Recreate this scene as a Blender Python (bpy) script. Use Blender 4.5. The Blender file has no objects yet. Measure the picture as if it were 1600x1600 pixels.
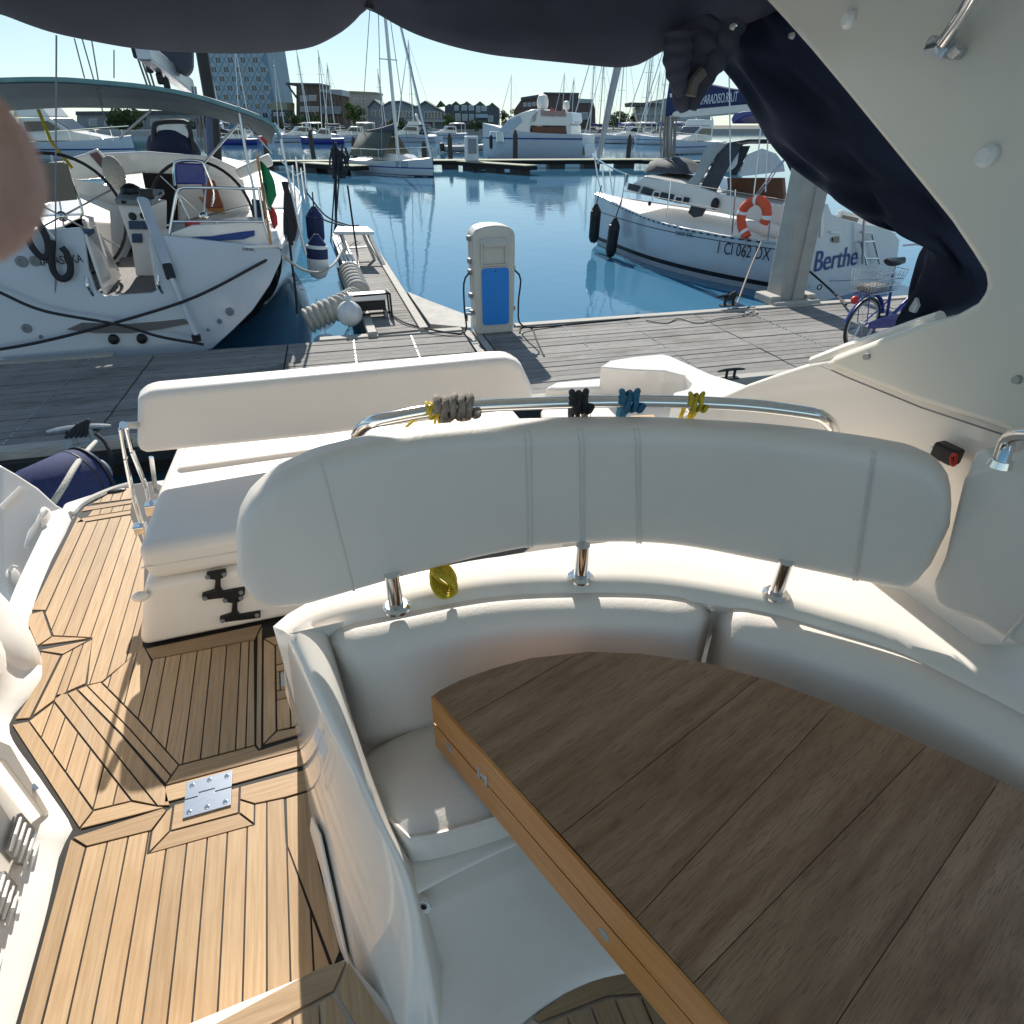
import bpy, bmesh, math, random
import numpy as np
from mathutils import Vector, Matrix
random.seed(7)
R = math.radians
SC = bpy.context.scene
COL = SC.collection
# ------------------------------------------------------------------ camera, world, sun, exposure
F_PX, HOR, YAW, CAMZ = 950.0, 195.0, R(18.8), 1.6        # focal length in photo pixels, horizon row, heading, eye height above the cockpit sole
PITCH = math.atan2(800 - HOR, F_PX)
cam = bpy.data.cameras.new('camera'); camo = bpy.data.objects.new('camera', cam); COL.objects.link(camo)
cam.sensor_width = 36; cam.lens = 36 * F_PX / 1600; cam.clip_start = .01; cam.clip_end = 6000
camo.location = (0, 0, CAMZ); camo.rotation_euler = (math.pi/2 - PITCH, 0, -YAW)
SC.camera = camo
cam.dof.use_dof = True; cam.dof.focus_distance = 3.0; cam.dof.aperture_fstop = 26
SUN_EL, SUN_AZ = R(34.5), R(5.6)
world = bpy.data.worlds.new('World'); SC.world = world; world.use_nodes = True
wn = world.node_tree; bg = wn.nodes['Background']
sky = wn.nodes.new('ShaderNodeTexSky'); sky.sky_type = 'NISHITA'; sky.sun_disc = False
sky.sun_elevation = SUN_EL; sky.sun_rotation = SUN_AZ; sky.air_density = 1.0; sky.dust_density = .0; sky.ozone_density = 1.0
hsv = wn.nodes.new('ShaderNodeHueSaturation'); hsv.inputs['Saturation'].default_value = .85; gam = wn.nodes.new('ShaderNodeGamma'); gam.inputs[1].default_value = .65; wn.links.new(sky.outputs[0], gam.inputs[0]); wn.links.new(gam.outputs[0], hsv.inputs['Color'])
tint = wn.nodes.new('ShaderNodeMix'); tint.data_type = 'RGBA'; tint.blend_type = 'MULTIPLY'; tint.inputs[0].default_value = 1; tint.inputs[7].default_value = (.80, .95, 1.03, 1)
wn.links.new(hsv.outputs[0], tint.inputs[6]); wn.links.new(tint.outputs[2], bg.inputs[0]); bg.inputs[1].default_value = .092
sl = bpy.data.lights.new('sun', 'SUN'); sl.energy = 2.9; sl.angle = R(.53); sl.color = (1, .95, .87)
so = bpy.data.objects.new('sun', sl); COL.objects.link(so)
SUN_DIR = Vector((math.sin(SUN_AZ)*math.cos(SUN_EL), math.cos(SUN_AZ)*math.cos(SUN_EL), math.sin(SUN_EL)))
so.rotation_euler = SUN_DIR.to_track_quat('Z', 'Y').to_euler()
SC.view_settings.view_transform = 'Standard'; SC.view_settings.look = 'None'
SC.view_settings.gamma = 1; SC.view_settings.exposure = 1.3; SC.view_settings.use_curve_mapping = False
SC.render.engine = 'CYCLES'
SC.cycles.max_bounces = 8; SC.cycles.transparent_max_bounces = 12

# ------------------------------------------------------------------ from a spot in the photograph to a point in the boat's axes
def ray(px, py):
    u, v = px - 800, py - 800
    c, s = math.cos(PITCH), math.sin(PITCH)
    fw = F_PX*c - v*s
    return Vector((u*math.cos(YAW) + fw*math.sin(YAW), fw*math.cos(YAW) - u*math.sin(YAW), -(v*c + F_PX*s)))
EYE = Vector((0, 0, CAMZ))
def P(px, py, z=None, X=None, Y=None, d=None, dx=0, dy=0, dz=0):
    r = ray(px, py)
    if z is not None: t = (z - CAMZ)/r.z
    elif X is not None: t = X/r.x
    elif Y is not None: t = Y/r.y
    else: t = d/(r.x*math.sin(YAW) + r.y*math.cos(YAW))
    return EYE + r*t + Vector((dx, dy, dz))
def PL(pts, **k): return [P(a, b, **k) for a, b in pts]
def proj(p):
    q = Vector(p) - EYE
    fw = q.x*math.sin(YAW) + q.y*math.cos(YAW); lat = q.x*math.cos(YAW) - q.y*math.sin(YAW)
    c, s = math.cos(PITCH), math.sin(PITCH)
    d = fw*c - q.z*s
    return 800 + F_PX*lat/d, 800 - F_PX*(q.z*c + fw*s)/d

# ------------------------------------------------------------------ mesh building
V = Vector
def cat(pts, n=None, closed=False):
    """Catmull-Rom through pts, n samples evenly along the length"""
    pts = [V(p) for p in pts]; m = len(pts); out = []
    for i in range(m if closed else m-1):
        if closed: a, b, c, d = pts[i-1], pts[i], pts[(i+1) % m], pts[(i+2) % m]
        else:
            b, c = pts[i], pts[i+1]
            a = pts[i-1] if i else b*2 - c
            d = pts[i+2] if i+2 < m else c*2 - b
        for k in range(12):
            t = k/12
            out.append(.5*((2*b) + (c-a)*t + (2*a-5*b+4*c-d)*t*t + (3*b-a-3*c+d)*t**3))
    if not closed: out.append(pts[-1])
    if n is None: return out
    if closed: out.append(out[0])
    L = [0]
    for i in range(1, len(out)): L.append(L[-1] + (out[i]-out[i-1]).length)
    res, j = [], 0
    for k in range(n):
        s = L[-1]*k/(n if closed else n-1)
        while j < len(L)-2 and L[j+1] < s: j += 1
        f = (s-L[j])/max(L[j+1]-L[j], 1e-9)
        res.append(out[j].lerp(out[j+1], min(max(f, 0), 1)))
    return res
class MB:
    def __init__(s): s.v, s.f = [], []
    def add(s, vs, fs):
        o = len(s.v); s.v += [V(p) for p in vs]; s.f += [tuple(i+o for i in f) for f in fs]; return s
    def hexa(s, a, b):       # two quads, a below b
        return s.add(list(a)+list(b), [(3,2,1,0),(4,5,6,7),(0,1,5,4),(1,2,6,5),(2,3,7,6),(3,0,4,7)])
    def box(s, c, sz, rz=0, rx=0, ry=0):
        m = Matrix.Rotation(rz, 3, 'Z') @ Matrix.Rotation(ry, 3, 'Y') @ Matrix.Rotation(rx, 3, 'X'); c = V(c); x, y, z = sz[0]/2, sz[1]/2, sz[2]/2
        q = lambda k: [c + m @ V((i*x, j*y, k*z)) for i, j in ((-1,-1),(1,-1),(1,1),(-1,1))]
        return s.hexa(q(-1), q(1))
    def beam(s, a, b, w, h, up=(0,0,1)):
        a, b = V(a), V(b); d = (b-a).normalized(); sx = d.cross(V(up))
        sx = sx.normalized() if sx.length > 1e-6 else V((1,0,0)); u = sx.cross(d)
        q = lambda p: [p - sx*w/2 - u*h/2, p + sx*w/2 - u*h/2, p + sx*w/2 + u*h/2, p - sx*w/2 + u*h/2]
        return s.hexa(q(a), q(b))
    def prism(s, pts, vec):
        n = len(pts); vec = V(vec); a = [V(p) for p in pts]
        nn = V((0,0,0))
        for i in range(n): nn += a[i].cross(a[(i+1) % n])
        if nn.dot(vec) < 0: a.reverse()
        return s.add(a + [p+vec for p in a], [tuple(range(n-1, -1, -1)), tuple(range(n, 2*n))] + [(i, (i+1) % n, n+(i+1) % n, n+i) for i in range(n)])
    def loft(s, rings, closed=True, caps=True):
        n = len(rings[0]); vs = [p for r in rings for p in r]; fs = []
        for i in range(len(rings)-1):
            for j in range(n if closed else n-1):
                k = (j+1) % n
                fs.append((i*n+j, i*n+k, (i+1)*n+k, (i+1)*n+j))
        if caps and closed:
            fs.append(tuple(range(n-1, -1, -1))); fs.append(tuple((len(rings)-1)*n + j for j in range(n)))
        return s.add(vs, fs)
    def tube(s, pts, r, n=8, closed=False, sx=1.0):
        pts = [V(p) for p in pts]; m = len(pts); rings = []; u = None
        for i in range(m):
            a = pts[i-1] if (i or closed) else pts[0]; b = pts[(i+1) % m] if (i < m-1 or closed) else pts[-1]
            t = (b-a)
            t = t.normalized() if t.length > 1e-9 else V((0,0,1))
            if u is None: u = t.orthogonal().normalized()
            u = u - t*u.dot(t); u = u.normalized() if u.length > 1e-6 else t.orthogonal().normalized()
            w = t.cross(u); rr = r[i] if isinstance(r, (list, tuple)) else r
            rings.append([pts[i] + (u*math.cos(2*math.pi*k/n)*sx + w*math.sin(2*math.pi*k/n))*rr for k in range(n)])
        if closed: rings.append(rings[0]); return s.loft(rings, True, False)
        return s.loft(rings)
    def lathe(s, c, prof, n=16, axis=(0,0,1)):
        ax = V(axis).normalized(); u = ax.orthogonal().normalized(); w = ax.cross(u); c = V(c)
        return s.loft([[c + ax*h + (u*math.cos(2*math.pi*k/n) + w*math.sin(2*math.pi*k/n))*max(r, 1e-4) for k in range(n)] for r, h in prof])
    def ball(s, c, r, nu=12, nv=8):
        if not isinstance(r, (tuple, list)): r = (r, r, r)
        c = V(c); return s.loft([[c + V((r[0]*math.sin(a)*math.cos(b), r[1]*math.sin(a)*math.sin(b), -r[2]*math.cos(a))) for b in [2*math.pi*k/nu for k in range(nu)]] for a in [max(.02, min(math.pi-.02, math.pi*j/nv)) for j in range(nv+1)]])
    def sheet(s, rails, th=0):   # open surface through rails of equal count
        return s.loft(rails, False, False)
    def build(s, name, m, parent=None, smooth=35, bevel=0, seg=2, sub=0, thick=0, label=None, kind=None, loc=None):
        c = V((sum(p.x for p in s.v)/len(s.v), sum(p.y for p in s.v)/len(s.v), min(p.z for p in s.v))) if loc is None else V(loc)
        me = bpy.data.meshes.new(name); me.from_pydata([p-c for p in s.v], [], s.f)
        bm = bmesh.new(); bm.from_mesh(me); bmesh.ops.recalc_face_normals(bm, faces=bm.faces); bm.to_mesh(me); bm.free()
        if smooth:
            me.shade_smooth()
            if smooth < 180: me.set_sharp_from_angle(angle=R(smooth))
        o = bpy.data.objects.new(name, me); COL.objects.link(o); me.materials.append(m)
        if thick:
            q = o.modifiers.new('thick', 'SOLIDIFY'); q.thickness = thick; q.offset = 0
        if bevel:
            q = o.modifiers.new('bevel', 'BEVEL'); q.width = bevel; q.segments = seg; q.limit_method = 'ANGLE'; q.angle_limit = R(30); q.harden_normals = True
            me.shade_smooth()
        if sub:
            q = o.modifiers.new('sub', 'SUBSURF'); q.levels = sub; q.render_levels = sub
        wpos[o.name] = c
        if parent is not None:
            o.parent = parent; o.location = c - wpos[parent.name]
        else: o.location = c
        if label: o['label'] = label
        if kind: o['kind'] = kind
        return o
wpos = {}
def thing(name, label, category, loc=(0,0,0), group=None):
    o = bpy.data.objects.new(name, None); COL.objects.link(o); o.location = loc; o.empty_display_size = .1
    wpos[o.name] = V(loc); o['label'] = label; o['category'] = category
    if group: o['group'] = group
    return o
def tag(o, label, category, group=None):
    o['label'] = label; o['category'] = category
    if group: o['group'] = group
    return o
def struct(o): o['kind'] = 'structure'; return o
def copy_tree(root, loc, rz=0, sc=1, label=None):
    r = root.copy(); COL.objects.link(r); r.location = loc; r.rotation_euler = (0, 0, rz); r.scale = (sc, sc, sc); wpos[r.name] = V(loc)
    if label: r['label'] = label
    for ch in list(root.children):
        c = ch.copy(); COL.objects.link(c); c.parent = r
        for g in ch.children:
            d = g.copy(); COL.objects.link(d); d.parent = c
    return r
def text(name, s, at, xd, up, h, w, m, parent=None, off=.004, label=None):
    """flat lettering: at = lower left corner, xd = reading direction, h = cap height, w = total width"""
    cu = bpy.data.curves.new(name, 'FONT'); cu.body = s; cu.size = 1; cu.extrude = .004
    o = bpy.data.objects.new(name, cu); COL.objects.link(o); cu.materials.append(m)
    bpy.context.view_layer.update()
    d = o.dimensions; xd = V(xd).normalized(); up = V(up); up = (up - xd*up.dot(xd)).normalized(); n = xd.cross(up)
    sx, sy = w/max(d.x, .01), h/.7
    M = Matrix(((xd.x*sx, up.x*sy, n.x*.5, 0), (xd.y*sx, up.y*sy, n.y*.5, 0), (xd.z*sx, up.z*sy, n.z*.5, 0), (0,0,0,1)))
    p = V(at) + n*off; M.translation = p - (wpos[parent.name] if parent else V((0,0,0)))
    if parent: o.parent = parent
    o.matrix_local = M; bpy.context.view_layer.update()
    me = bpy.data.meshes.new_from_object(o); par = o.parent; bpy.data.objects.remove(o); bpy.data.curves.remove(cu)
    q = bpy.data.objects.new(name, me); COL.objects.link(q)
    if par: q.parent = par
    q.matrix_local = M
    return q
# ------------------------------------------------------------------ polygons on a plane
def inset(poly, g):
    """shrink a polygon given as 2D (x, y) pairs by g"""
    n = len(poly); A = sum(poly[i][0]*poly[(i+1) % n][1] - poly[(i+1) % n][0]*poly[i][1] for i in range(n))
    p = list(poly) if A > 0 else list(reversed(poly)); L = []
    for i in range(n):
        (x0, y0), (x1, y1) = p[i], p[(i+1) % n]; l = math.hypot(x1-x0, y1-y0) or 1e-9
        nx, ny = -(y1-y0)/l, (x1-x0)/l; L.append((nx, ny, nx*x0 + ny*y0 + g))
    out = []
    for i in range(n):
        a, b = L[i-1], L[i]; det = a[0]*b[1] - a[1]*b[0]
        if abs(det) < 1e-4: out.append((p[i][0] + b[0]*g, p[i][1] + b[1]*g)); continue
        out.append(((a[2]*b[1] - a[1]*b[2])/det, (a[0]*b[2] - a[2]*b[0])/det))
    return out
def clip(poly, a, b, c):
    """keep the side a*x + b*y >= c"""
    out = []; n = len(poly)
    for i in range(n):
        p, q = poly[i], poly[(i+1) % n]; dp, dq = a*p[0]+b*p[1]-c, a*q[0]+b*q[1]-c
        if dp >= 0: out.append(p)
        if dp*dq < 0:
            t = dp/(dp-dq); out.append((p[0]+(q[0]-p[0])*t, p[1]+(q[1]-p[1])*t))
    return out
def area(p): return abs(sum(p[i][0]*p[(i+1) % len(p)][1] - p[(i+1) % len(p)][0]*p[i][1] for i in range(len(p))))/2

# ------------------------------------------------------------------ materials
def mat(name, col, rough=.5, metal=0, var=.12, vs=6, bump=0, bs=60, coat=0, spec=.5, stretch=None, col2=None, trans=0, ior=1.45, rand=0, emit=0, detail=4, coord='Object', rotz=0):
    m = bpy.data.materials.new(name); m.use_nodes = True; nt = m.node_tree; b = nt.nodes['Principled BSDF']; ln = nt.links.new
    b.inputs['Roughness'].default_value = rough; b.inputs['Metallic'].default_value = metal
    b.inputs['Coat Weight'].default_value = coat; b.inputs['Specular IOR Level'].default_value = spec; b.inputs['IOR'].default_value = ior
    b.inputs['Transmission Weight'].default_value = trans
    tc = nt.nodes.new('ShaderNodeTexCoord'); mp = nt.nodes.new('ShaderNodeMapping'); ln(tc.outputs[coord], mp.inputs[0])
    if stretch: mp.inputs['Scale'].default_value = stretch
    if rotz:
        m0 = nt.nodes.new('ShaderNodeMapping'); m0.inputs['Rotation'].default_value = (0,0,rotz); ln(tc.outputs[coord], m0.inputs[0]); ln(m0.outputs[0], mp.inputs[0])
    nz = nt.nodes.new('ShaderNodeTexNoise'); nz.inputs['Scale'].default_value = vs; nz.inputs['Detail'].default_value = detail; ln(mp.outputs[0], nz.inputs[0])
    rp = nt.nodes.new('ShaderNodeValToRGB'); ln(nz.outputs[0], rp.inputs[0])
    c2 = col2 or [min(1, c*(1+var)) for c in col]; c1 = [c*(1-var) for c in col] if not col2 else col
    rp.color_ramp.elements[0].position = .32; rp.color_ramp.elements[1].position = .68
    rp.color_ramp.elements[0].color = (*c1, 1); rp.color_ramp.elements[1].color = (*c2, 1)
    out = rp.outputs[0]
    if rand:
        oi = nt.nodes.new('ShaderNodeObjectInfo'); hs = nt.nodes.new('ShaderNodeHueSaturation')
        mr = nt.nodes.new('ShaderNodeMapRange'); ln(oi.outputs['Random'], mr.inputs[0]); mr.inputs[3].default_value = 1-rand; mr.inputs[4].default_value = 1+rand
        ln(mr.outputs[0], hs.inputs['Value']); ln(out, hs.inputs['Color']); out = hs.outputs[0]
        va = nt.nodes.new('ShaderNodeVectorMath'); va.operation = 'ADD'; ml = nt.nodes.new('ShaderNodeVectorMath'); ml.operation = 'SCALE'; ml.inputs[0].default_value = (37, 17, 29)
        ln(oi.outputs['Random'], ml.inputs['Scale']); ln((m0 if rotz else tc).outputs[0 if rotz else coord], va.inputs[0]); ln(ml.outputs[0], va.inputs[1]); ln(va.outputs[0], mp.inputs[0])
    ln(out, b.inputs['Base Color'])
    if bump:
        n2 = nt.nodes.new('ShaderNodeTexNoise'); n2.inputs['Scale'].default_value = bs; n2.inputs['Detail'].default_value = 3; ln(mp.outputs[0], n2.inputs[0])
        bp = nt.nodes.new('ShaderNodeBump'); bp.inputs['Strength'].default_value = bump; bp.inputs['Distance'].default_value = .01
        ln(n2.outputs[0], bp.inputs['Height']); ln(bp.outputs[0], b.inputs['Normal'])
    if emit: b.inputs['Emission Strength'].default_value = emit; ln(out, b.inputs['Emission Color'])
    return m
M = {}
_a, _b = P(881,1300,z=.62), P(1190,1056,z=.62); TABLE_ROT = -math.atan2(_b.y-_a.y, _b.x-_a.x)
M['gel'] = mat('white_gelcoat', (.83,.775,.705), .10, var=.02, vs=3, coat=.3, bump=.015, bs=9)
M['gelm'] = mat('matt_gelcoat', (.82,.775,.715), .4, var=.03, vs=5)
M['cream'] = mat('cream_gelcoat', (.73,.695,.61), .2, var=.03, vs=2, bump=.01, bs=6)
M['vinyl'] = mat('white_vinyl', (.80,.735,.665), .42, var=.025, vs=4, bump=.09, bs=170)
M['teak'] = mat('oiled_teak', (.41,.265,.14), .55, col2=(.52,.36,.21), vs=5, stretch=(28,1.3,28), bump=.08, bs=40, rand=.13, detail=6)
M['teakx'] = mat('oiled_teak_cross', (.38,.245,.13), .55, col2=(.49,.335,.195), vs=5, stretch=(1.3,28,28), bump=.08, bs=40, rand=.13, detail=6)
M['caulk'] = mat('black_caulk', (.018,.016,.014), .6, var=.2)
M['steel'] = mat('polished_steel', (.75,.75,.74), .1, 1, var=.03)
M['steelb'] = mat('brushed_steel', (.55,.58,.62), .3, 1, var=.08, vs=30, stretch=(1,20,1))
M['black'] = mat('black_plastic', (.012,.012,.013), .45, var=.2)
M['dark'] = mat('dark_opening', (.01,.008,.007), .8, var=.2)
M['navy'] = mat('navy_canvas', (.011,.015,.04), .8, var=.25, vs=5, bump=.9, bs=7)
M['navy2'] = mat('faded_navy_canvas', (.022,.026,.036), .85, var=.2, vs=9, bump=.25, bs=420)
M['rope_y'] = mat('yellow_rope', (.62,.46,.03), .7, var=.25, vs=120, bump=.5, bs=300)
M['rope_g'] = mat('taupe_rope', (.25,.22,.185), .8, var=.25, vs=140, bump=.5, bs=300)
M['rope_d'] = mat('charcoal_rope', (.03,.03,.035), .8, var=.3, vs=140, bump=.5, bs=300)
M['rope_b'] = mat('blue_rope', (.035,.16,.27), .75, var=.2, vs=140, bump=.5, bs=300)
M['rope_w'] = mat('pale_rope', (.45,.43,.38), .8, var=.25, vs=90, bump=.5, bs=200)
M['tabletop'] = mat('weathered_teak', (.25,.135,.07), .36, col2=(.41,.255,.15), vs=2.2, stretch=(1.6,18,18), bump=.12, bs=30, rand=.14, detail=10, rotz=TABLE_ROT)
M['tableedge'] = mat('varnished_teak', (.50,.19,.05), .35, col2=(.64,.29,.085), vs=4, stretch=(2,2,40), bump=.04, bs=30)
M['dockwood'] = mat('weathered_dock_wood', (.155,.145,.135), .85, col2=(.30,.285,.265), vs=5, stretch=(1.2,26,26), bump=.3, bs=22, rand=.14, detail=7)
M['dockside'] = mat('dock_beam_wood', (.33,.31,.27), .8, col2=(.47,.44,.39), vs=4, stretch=(1.5,20,20), bump=.2, rand=.08)
M['pile'] = mat('grey_painted_pile', (.36,.345,.31), .7, var=.08, vs=6, bump=.1)
M['galv'] = mat('galvanised_steel', (.42,.43,.42), .5, .6, var=.18, vs=18)
M['concrete'] = mat('pale_concrete', (.40,.385,.35), .85, var=.12, vs=7, bump=.2)
M['white'] = mat('white_paint', (.80,.80,.78), .35, var=.03)
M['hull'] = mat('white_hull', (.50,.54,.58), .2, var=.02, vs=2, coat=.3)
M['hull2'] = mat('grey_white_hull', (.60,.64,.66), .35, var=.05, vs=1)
M['antif'] = mat('dark_antifouling', (.012,.014,.02), .6, var=.2)
M['blue'] = mat('cobalt_plastic', (.012,.20,.60), .4, var=.04)
M['pedestal'] = mat('grey_beige_plastic', (.50,.48,.42), .45, var=.04, vs=4)
M['bluepaint'] = mat('blue_paint', (.02,.03,.22), .3, var=.1, coat=.4)
M['red'] = mat('red_plastic', (.6,.03,.02), .4, var=.1)
M['orange'] = mat('orange_buoy', (.70,.09,.03), .5, var=.08, vs=9)
M['glass'] = mat('dark_glass', (.02,.03,.04), .05, var=.1, spec=.8)
M['clear'] = mat('window_vinyl', (.55,.60,.62), .12, var=.08, vs=8, bump=.2, bs=8)
M['bimini'] = mat('teal_grey_canvas', (.06,.10,.125), .8, var=.1, vs=3, bump=.1, bs=200)
M['fender'] = mat('navy_fender_cover', (.022,.032,.105), .8, var=.15, vs=30, bump=.3, bs=300)
M['letter'] = mat('dark_lettering', (.012,.014,.022), .5, var=.05)
M['letterb'] = mat('blue_lettering', (.012,.05,.22), .5, var=.05)
M['letterw'] = mat('white_lettering', (.70,.72,.74), .6, var=.05)
M['pine'] = mat('green_algae_wood', (.23,.24,.15), .85, col2=(.36,.36,.26), vs=3, stretch=(1,12,12))
M['brick'] = mat('brown_brick', (.13,.09,.075), .9, var=.2, vs=2)
M['greyclad'] = mat('grey_cladding', (.24,.27,.29), .85, var=.1, vs=.6)  # lightened, like the brick and dark roof, to stand in for distance haze
M['roofd'] = mat('dark_roof', (.085,.10,.11), .8, var=.15, vs=1)
def patches(m, col, scale, stretch, lo, hi, rot=0):
    nt = m.node_tree; ln = nt.links.new; b = nt.nodes['Principled BSDF']; src = b.inputs['Base Color'].links[0].from_socket
    tc = nt.nodes.new('ShaderNodeTexCoord'); m0 = nt.nodes.new('ShaderNodeMapping'); m0.inputs['Rotation'].default_value = (0,0,rot); m1 = nt.nodes.new('ShaderNodeMapping'); m1.inputs['Scale'].default_value = stretch
    g = nt.nodes.new('ShaderNodeNewGeometry'); ln(g.outputs['Position'], m0.inputs[0]); ln(m0.outputs[0], m1.inputs[0])
    n = nt.nodes.new('ShaderNodeTexNoise'); n.inputs['Scale'].default_value = scale; n.inputs['Detail'].default_value = 6; n.inputs['Roughness'].default_value = .65; ln(m1.outputs[0], n.inputs[0])
    r = nt.nodes.new('ShaderNodeMapRange'); r.inputs[1].default_value = lo; r.inputs[2].default_value = hi; ln(n.outputs[0], r.inputs[0])
    mx = nt.nodes.new('ShaderNodeMix'); mx.data_type = 'RGBA'; ln(r.outputs[0], mx.inputs[0]); ln(src, mx.inputs[6]); mx.inputs[7].default_value = (*col, 1); ln(mx.outputs[2], b.inputs['Base Color'])
patches(M['tabletop'], (.13,.05,.022), 2.6, (1,3.2,1), .52, .78, TABLE_ROT)
patches(M['tabletop'], (.05,.035,.028), 9, (1,14,1), .64, .80, TABLE_ROT)
patches(M['tabletop'], (.12,.07,.042), 26, (1,20,1), .50, .72, TABLE_ROT)
patches(M['dockwood'], (.10,.085,.07), 1.1, (1,3,1), .52, .75)
patches(M['teak'], (.33,.185,.08), 1.7, (1,.5,1), .54, .82)
patches(M['teak'], (.36,.31,.25), 3.1, (2,.35,1), .58, .85)
patches(M['gel'], (.66,.60,.50), 2.3, (1,1,2), .60, .95)
M['leaf'] = mat('tree_leaves', (.055,.09,.018), .8, col2=(.12,.17,.04), vs=.9)
M['leafd'] = mat('dark_tree_leaves', (.04,.06,.02), .8, col2=(.085,.12,.045), vs=.7)  # tone raised to paint in the haze of the far shore
M['bark'] = mat('bark', (.08,.06,.045), .9, var=.2)
M['skin'] = mat('skin', (.60,.30,.22), .5, var=.10, vs=160, bump=.3, bs=900)
M['tan'] = mat('tan_board', (.20,.16,.12), .7, var=.05)
M['mahog'] = mat('mahogany', (.16,.06,.03), .45, var=.2, vs=4, stretch=(1,14,1))
M['grayteak'] = mat('grey_teak', (.13,.12,.115), .8, col2=(.2,.19,.18), vs=4, stretch=(20,1,20))
M['flagg'] = mat('green_flag', (.01,.2,.07), .8, var=.1); M['flagr'] = mat('red_flag', (.5,.035,.03), .8, var=.1); M['flagw'] = mat('white_flag', (.6,.6,.55), .8, var=.1)
M['bag'] = mat('white_bin_bag', (.62,.64,.64), .3, var=.12, vs=8, bump=.6, bs=22)
M['alu'] = mat('aluminium_spar', (.50,.51,.52), .35, .7, var=.06)
M['seam'] = mat('vinyl_piping', (.68,.63,.58), .5, var=.05)
M['slot'] = mat('shaded_louvre_grey', (.30,.30,.29), .6)
M['grey'] = mat('grey_plastic', (.22,.23,.24), .5, var=.1)
M['cushblue'] = mat('slate_cushion', (.05,.08,.14), .8, var=.1)
M['towergl'] = mat('tower_cladding', (.15,.27,.37), .5, var=.08, vs=.2)
M['towerl'] = mat('tower_pale_cladding', (.30,.42,.50), .5, var=.08, vs=.2)
# ================================================================== OUR OWN BOAT
yacht = thing('motor_yacht', 'white motor yacht with teak cockpit sole, seen from inside its cockpit', 'motor yacht', (0, 1.2, 0))
def plank(poly, parent, m, z=0.0, th=.008, gap=.0022, name='plank'):
    q = inset(poly, gap) if gap else poly
    if area(q) < 2e-5: return
    MB().prism([V((x, y, z-th)) for x, y in q], (0, 0, th)).build(name, m, parent, smooth=0)
def field(poly, seams, parent, m, z=0.0, axis=0, gap=.0022):
    s = sorted(seams)
    for a, b in zip(s[:-1], s[1:]):
        k = (1, 0) if axis == 0 else (0, 1)
        q = clip(clip(poly, k[0], k[1], a), -k[0], -k[1], -b)
        if len(q) > 2 and area(q) > 1e-4: plank(q, parent, m, z, gap=gap)
def zq(zx, zy): p = P(zx*.375, 1000+zy*.375, z=0); return (p.x, p.y)
def zpoly(*pts): return [zq(*p) for p in pts]
# --- dark caulked bed under all of the teak, then the planks
bed = MB().prism([V(p) for p in ((-1.21,3.1,-.06),(-1.1,3.25,-.06),(-1.02,3.285,-.06),(-.9,3.285,-.06),(-.05,2.2,-.06),(.3,1.2,-.06),(.3,-.3,-.06),(-1.2,-.3,-.06),(-1.24,1.6,-.06))], (0,0,.056))
sole = bed.build('teak_sole', M['caulk'], yacht, smooth=0, loc=(-.5, 1.2, -.06))
T, TX = M['teak'], M['teakx']
# lower cockpit field
sx = [-.777+.0499*k for k in range(11)]
A = [(-.777,.05),(-.777,1.188),(-.622,1.182),(-.622,1.117),(-.36,1.110),(-.36,1.172),(-.281,1.165),(-.279,1.03),(-.19,.70),(-.19,.05)]
field(A, sx + [-.777-.06, -.228, -.17], sole, T)
plank([(-.822,.05),(-.778,.05),(-.778,1.188),(-.822,1.228)], sole, T)
plank([(-.277,1.163),(-.15,1.165),(-.15,1.0),(-.203,.956),(-.168,.73),(-.187,.70),(-.277,1.02)], sole, T)
plank([(-.82,1.23),(-.777,1.19),(-.622,1.183),(-.59,1.232),(-.6,1.243)], sole, TX)
plank([(-.62,1.18),(-.62,1.118),(-.575,1.165),(-.575,1.24),(-.59,1.23)], sole, T)
plank([(-.62,1.116),(-.36,1.11),(-.40,1.158),(-.575,1.163)], sole, TX)
plank([(-.36,1.112),(-.36,1.172),(-.40,1.20),(-.40,1.16)], sole, T)
plank([(-.573,1.165),(-.402,1.16),(-.402,1.243),(-.573,1.243)], sole, TX)
plank([(-.40,1.202),(-.36,1.174),(-.28,1.167),(-.20,1.168),(-.20,1.24),(-.40,1.243)], sole, TX)
# hatch in front of the bench (shaded)
Bf = [(-.711,1.868),(-.372,1.855),(-.362,1.376),(-.575,1.376),(-.717,1.60)]
field(Bf, [-.73,-.669,-.618,-.565,-.516,-.466,-.418,-.389,-.36], sole, T)
plank([(-.575,1.374),(-.362,1.374),(-.35,1.352),(-.22,1.362),(-.20,1.314),(-.604,1.316)], sole, TX)
plank([(-.604,1.314),(-.20,1.312),(-.20,1.256),(-.60,1.258)], sole, TX)
plank([(-.715,1.87),(-.37,1.857),(-.345,1.935),(-.745,1.935)], sole, TX)
plank([(-.36,1.376),(-.35,1.354),(-.343,1.36),(-.343,1.93),(-.362,1.875)], sole, T)
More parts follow.
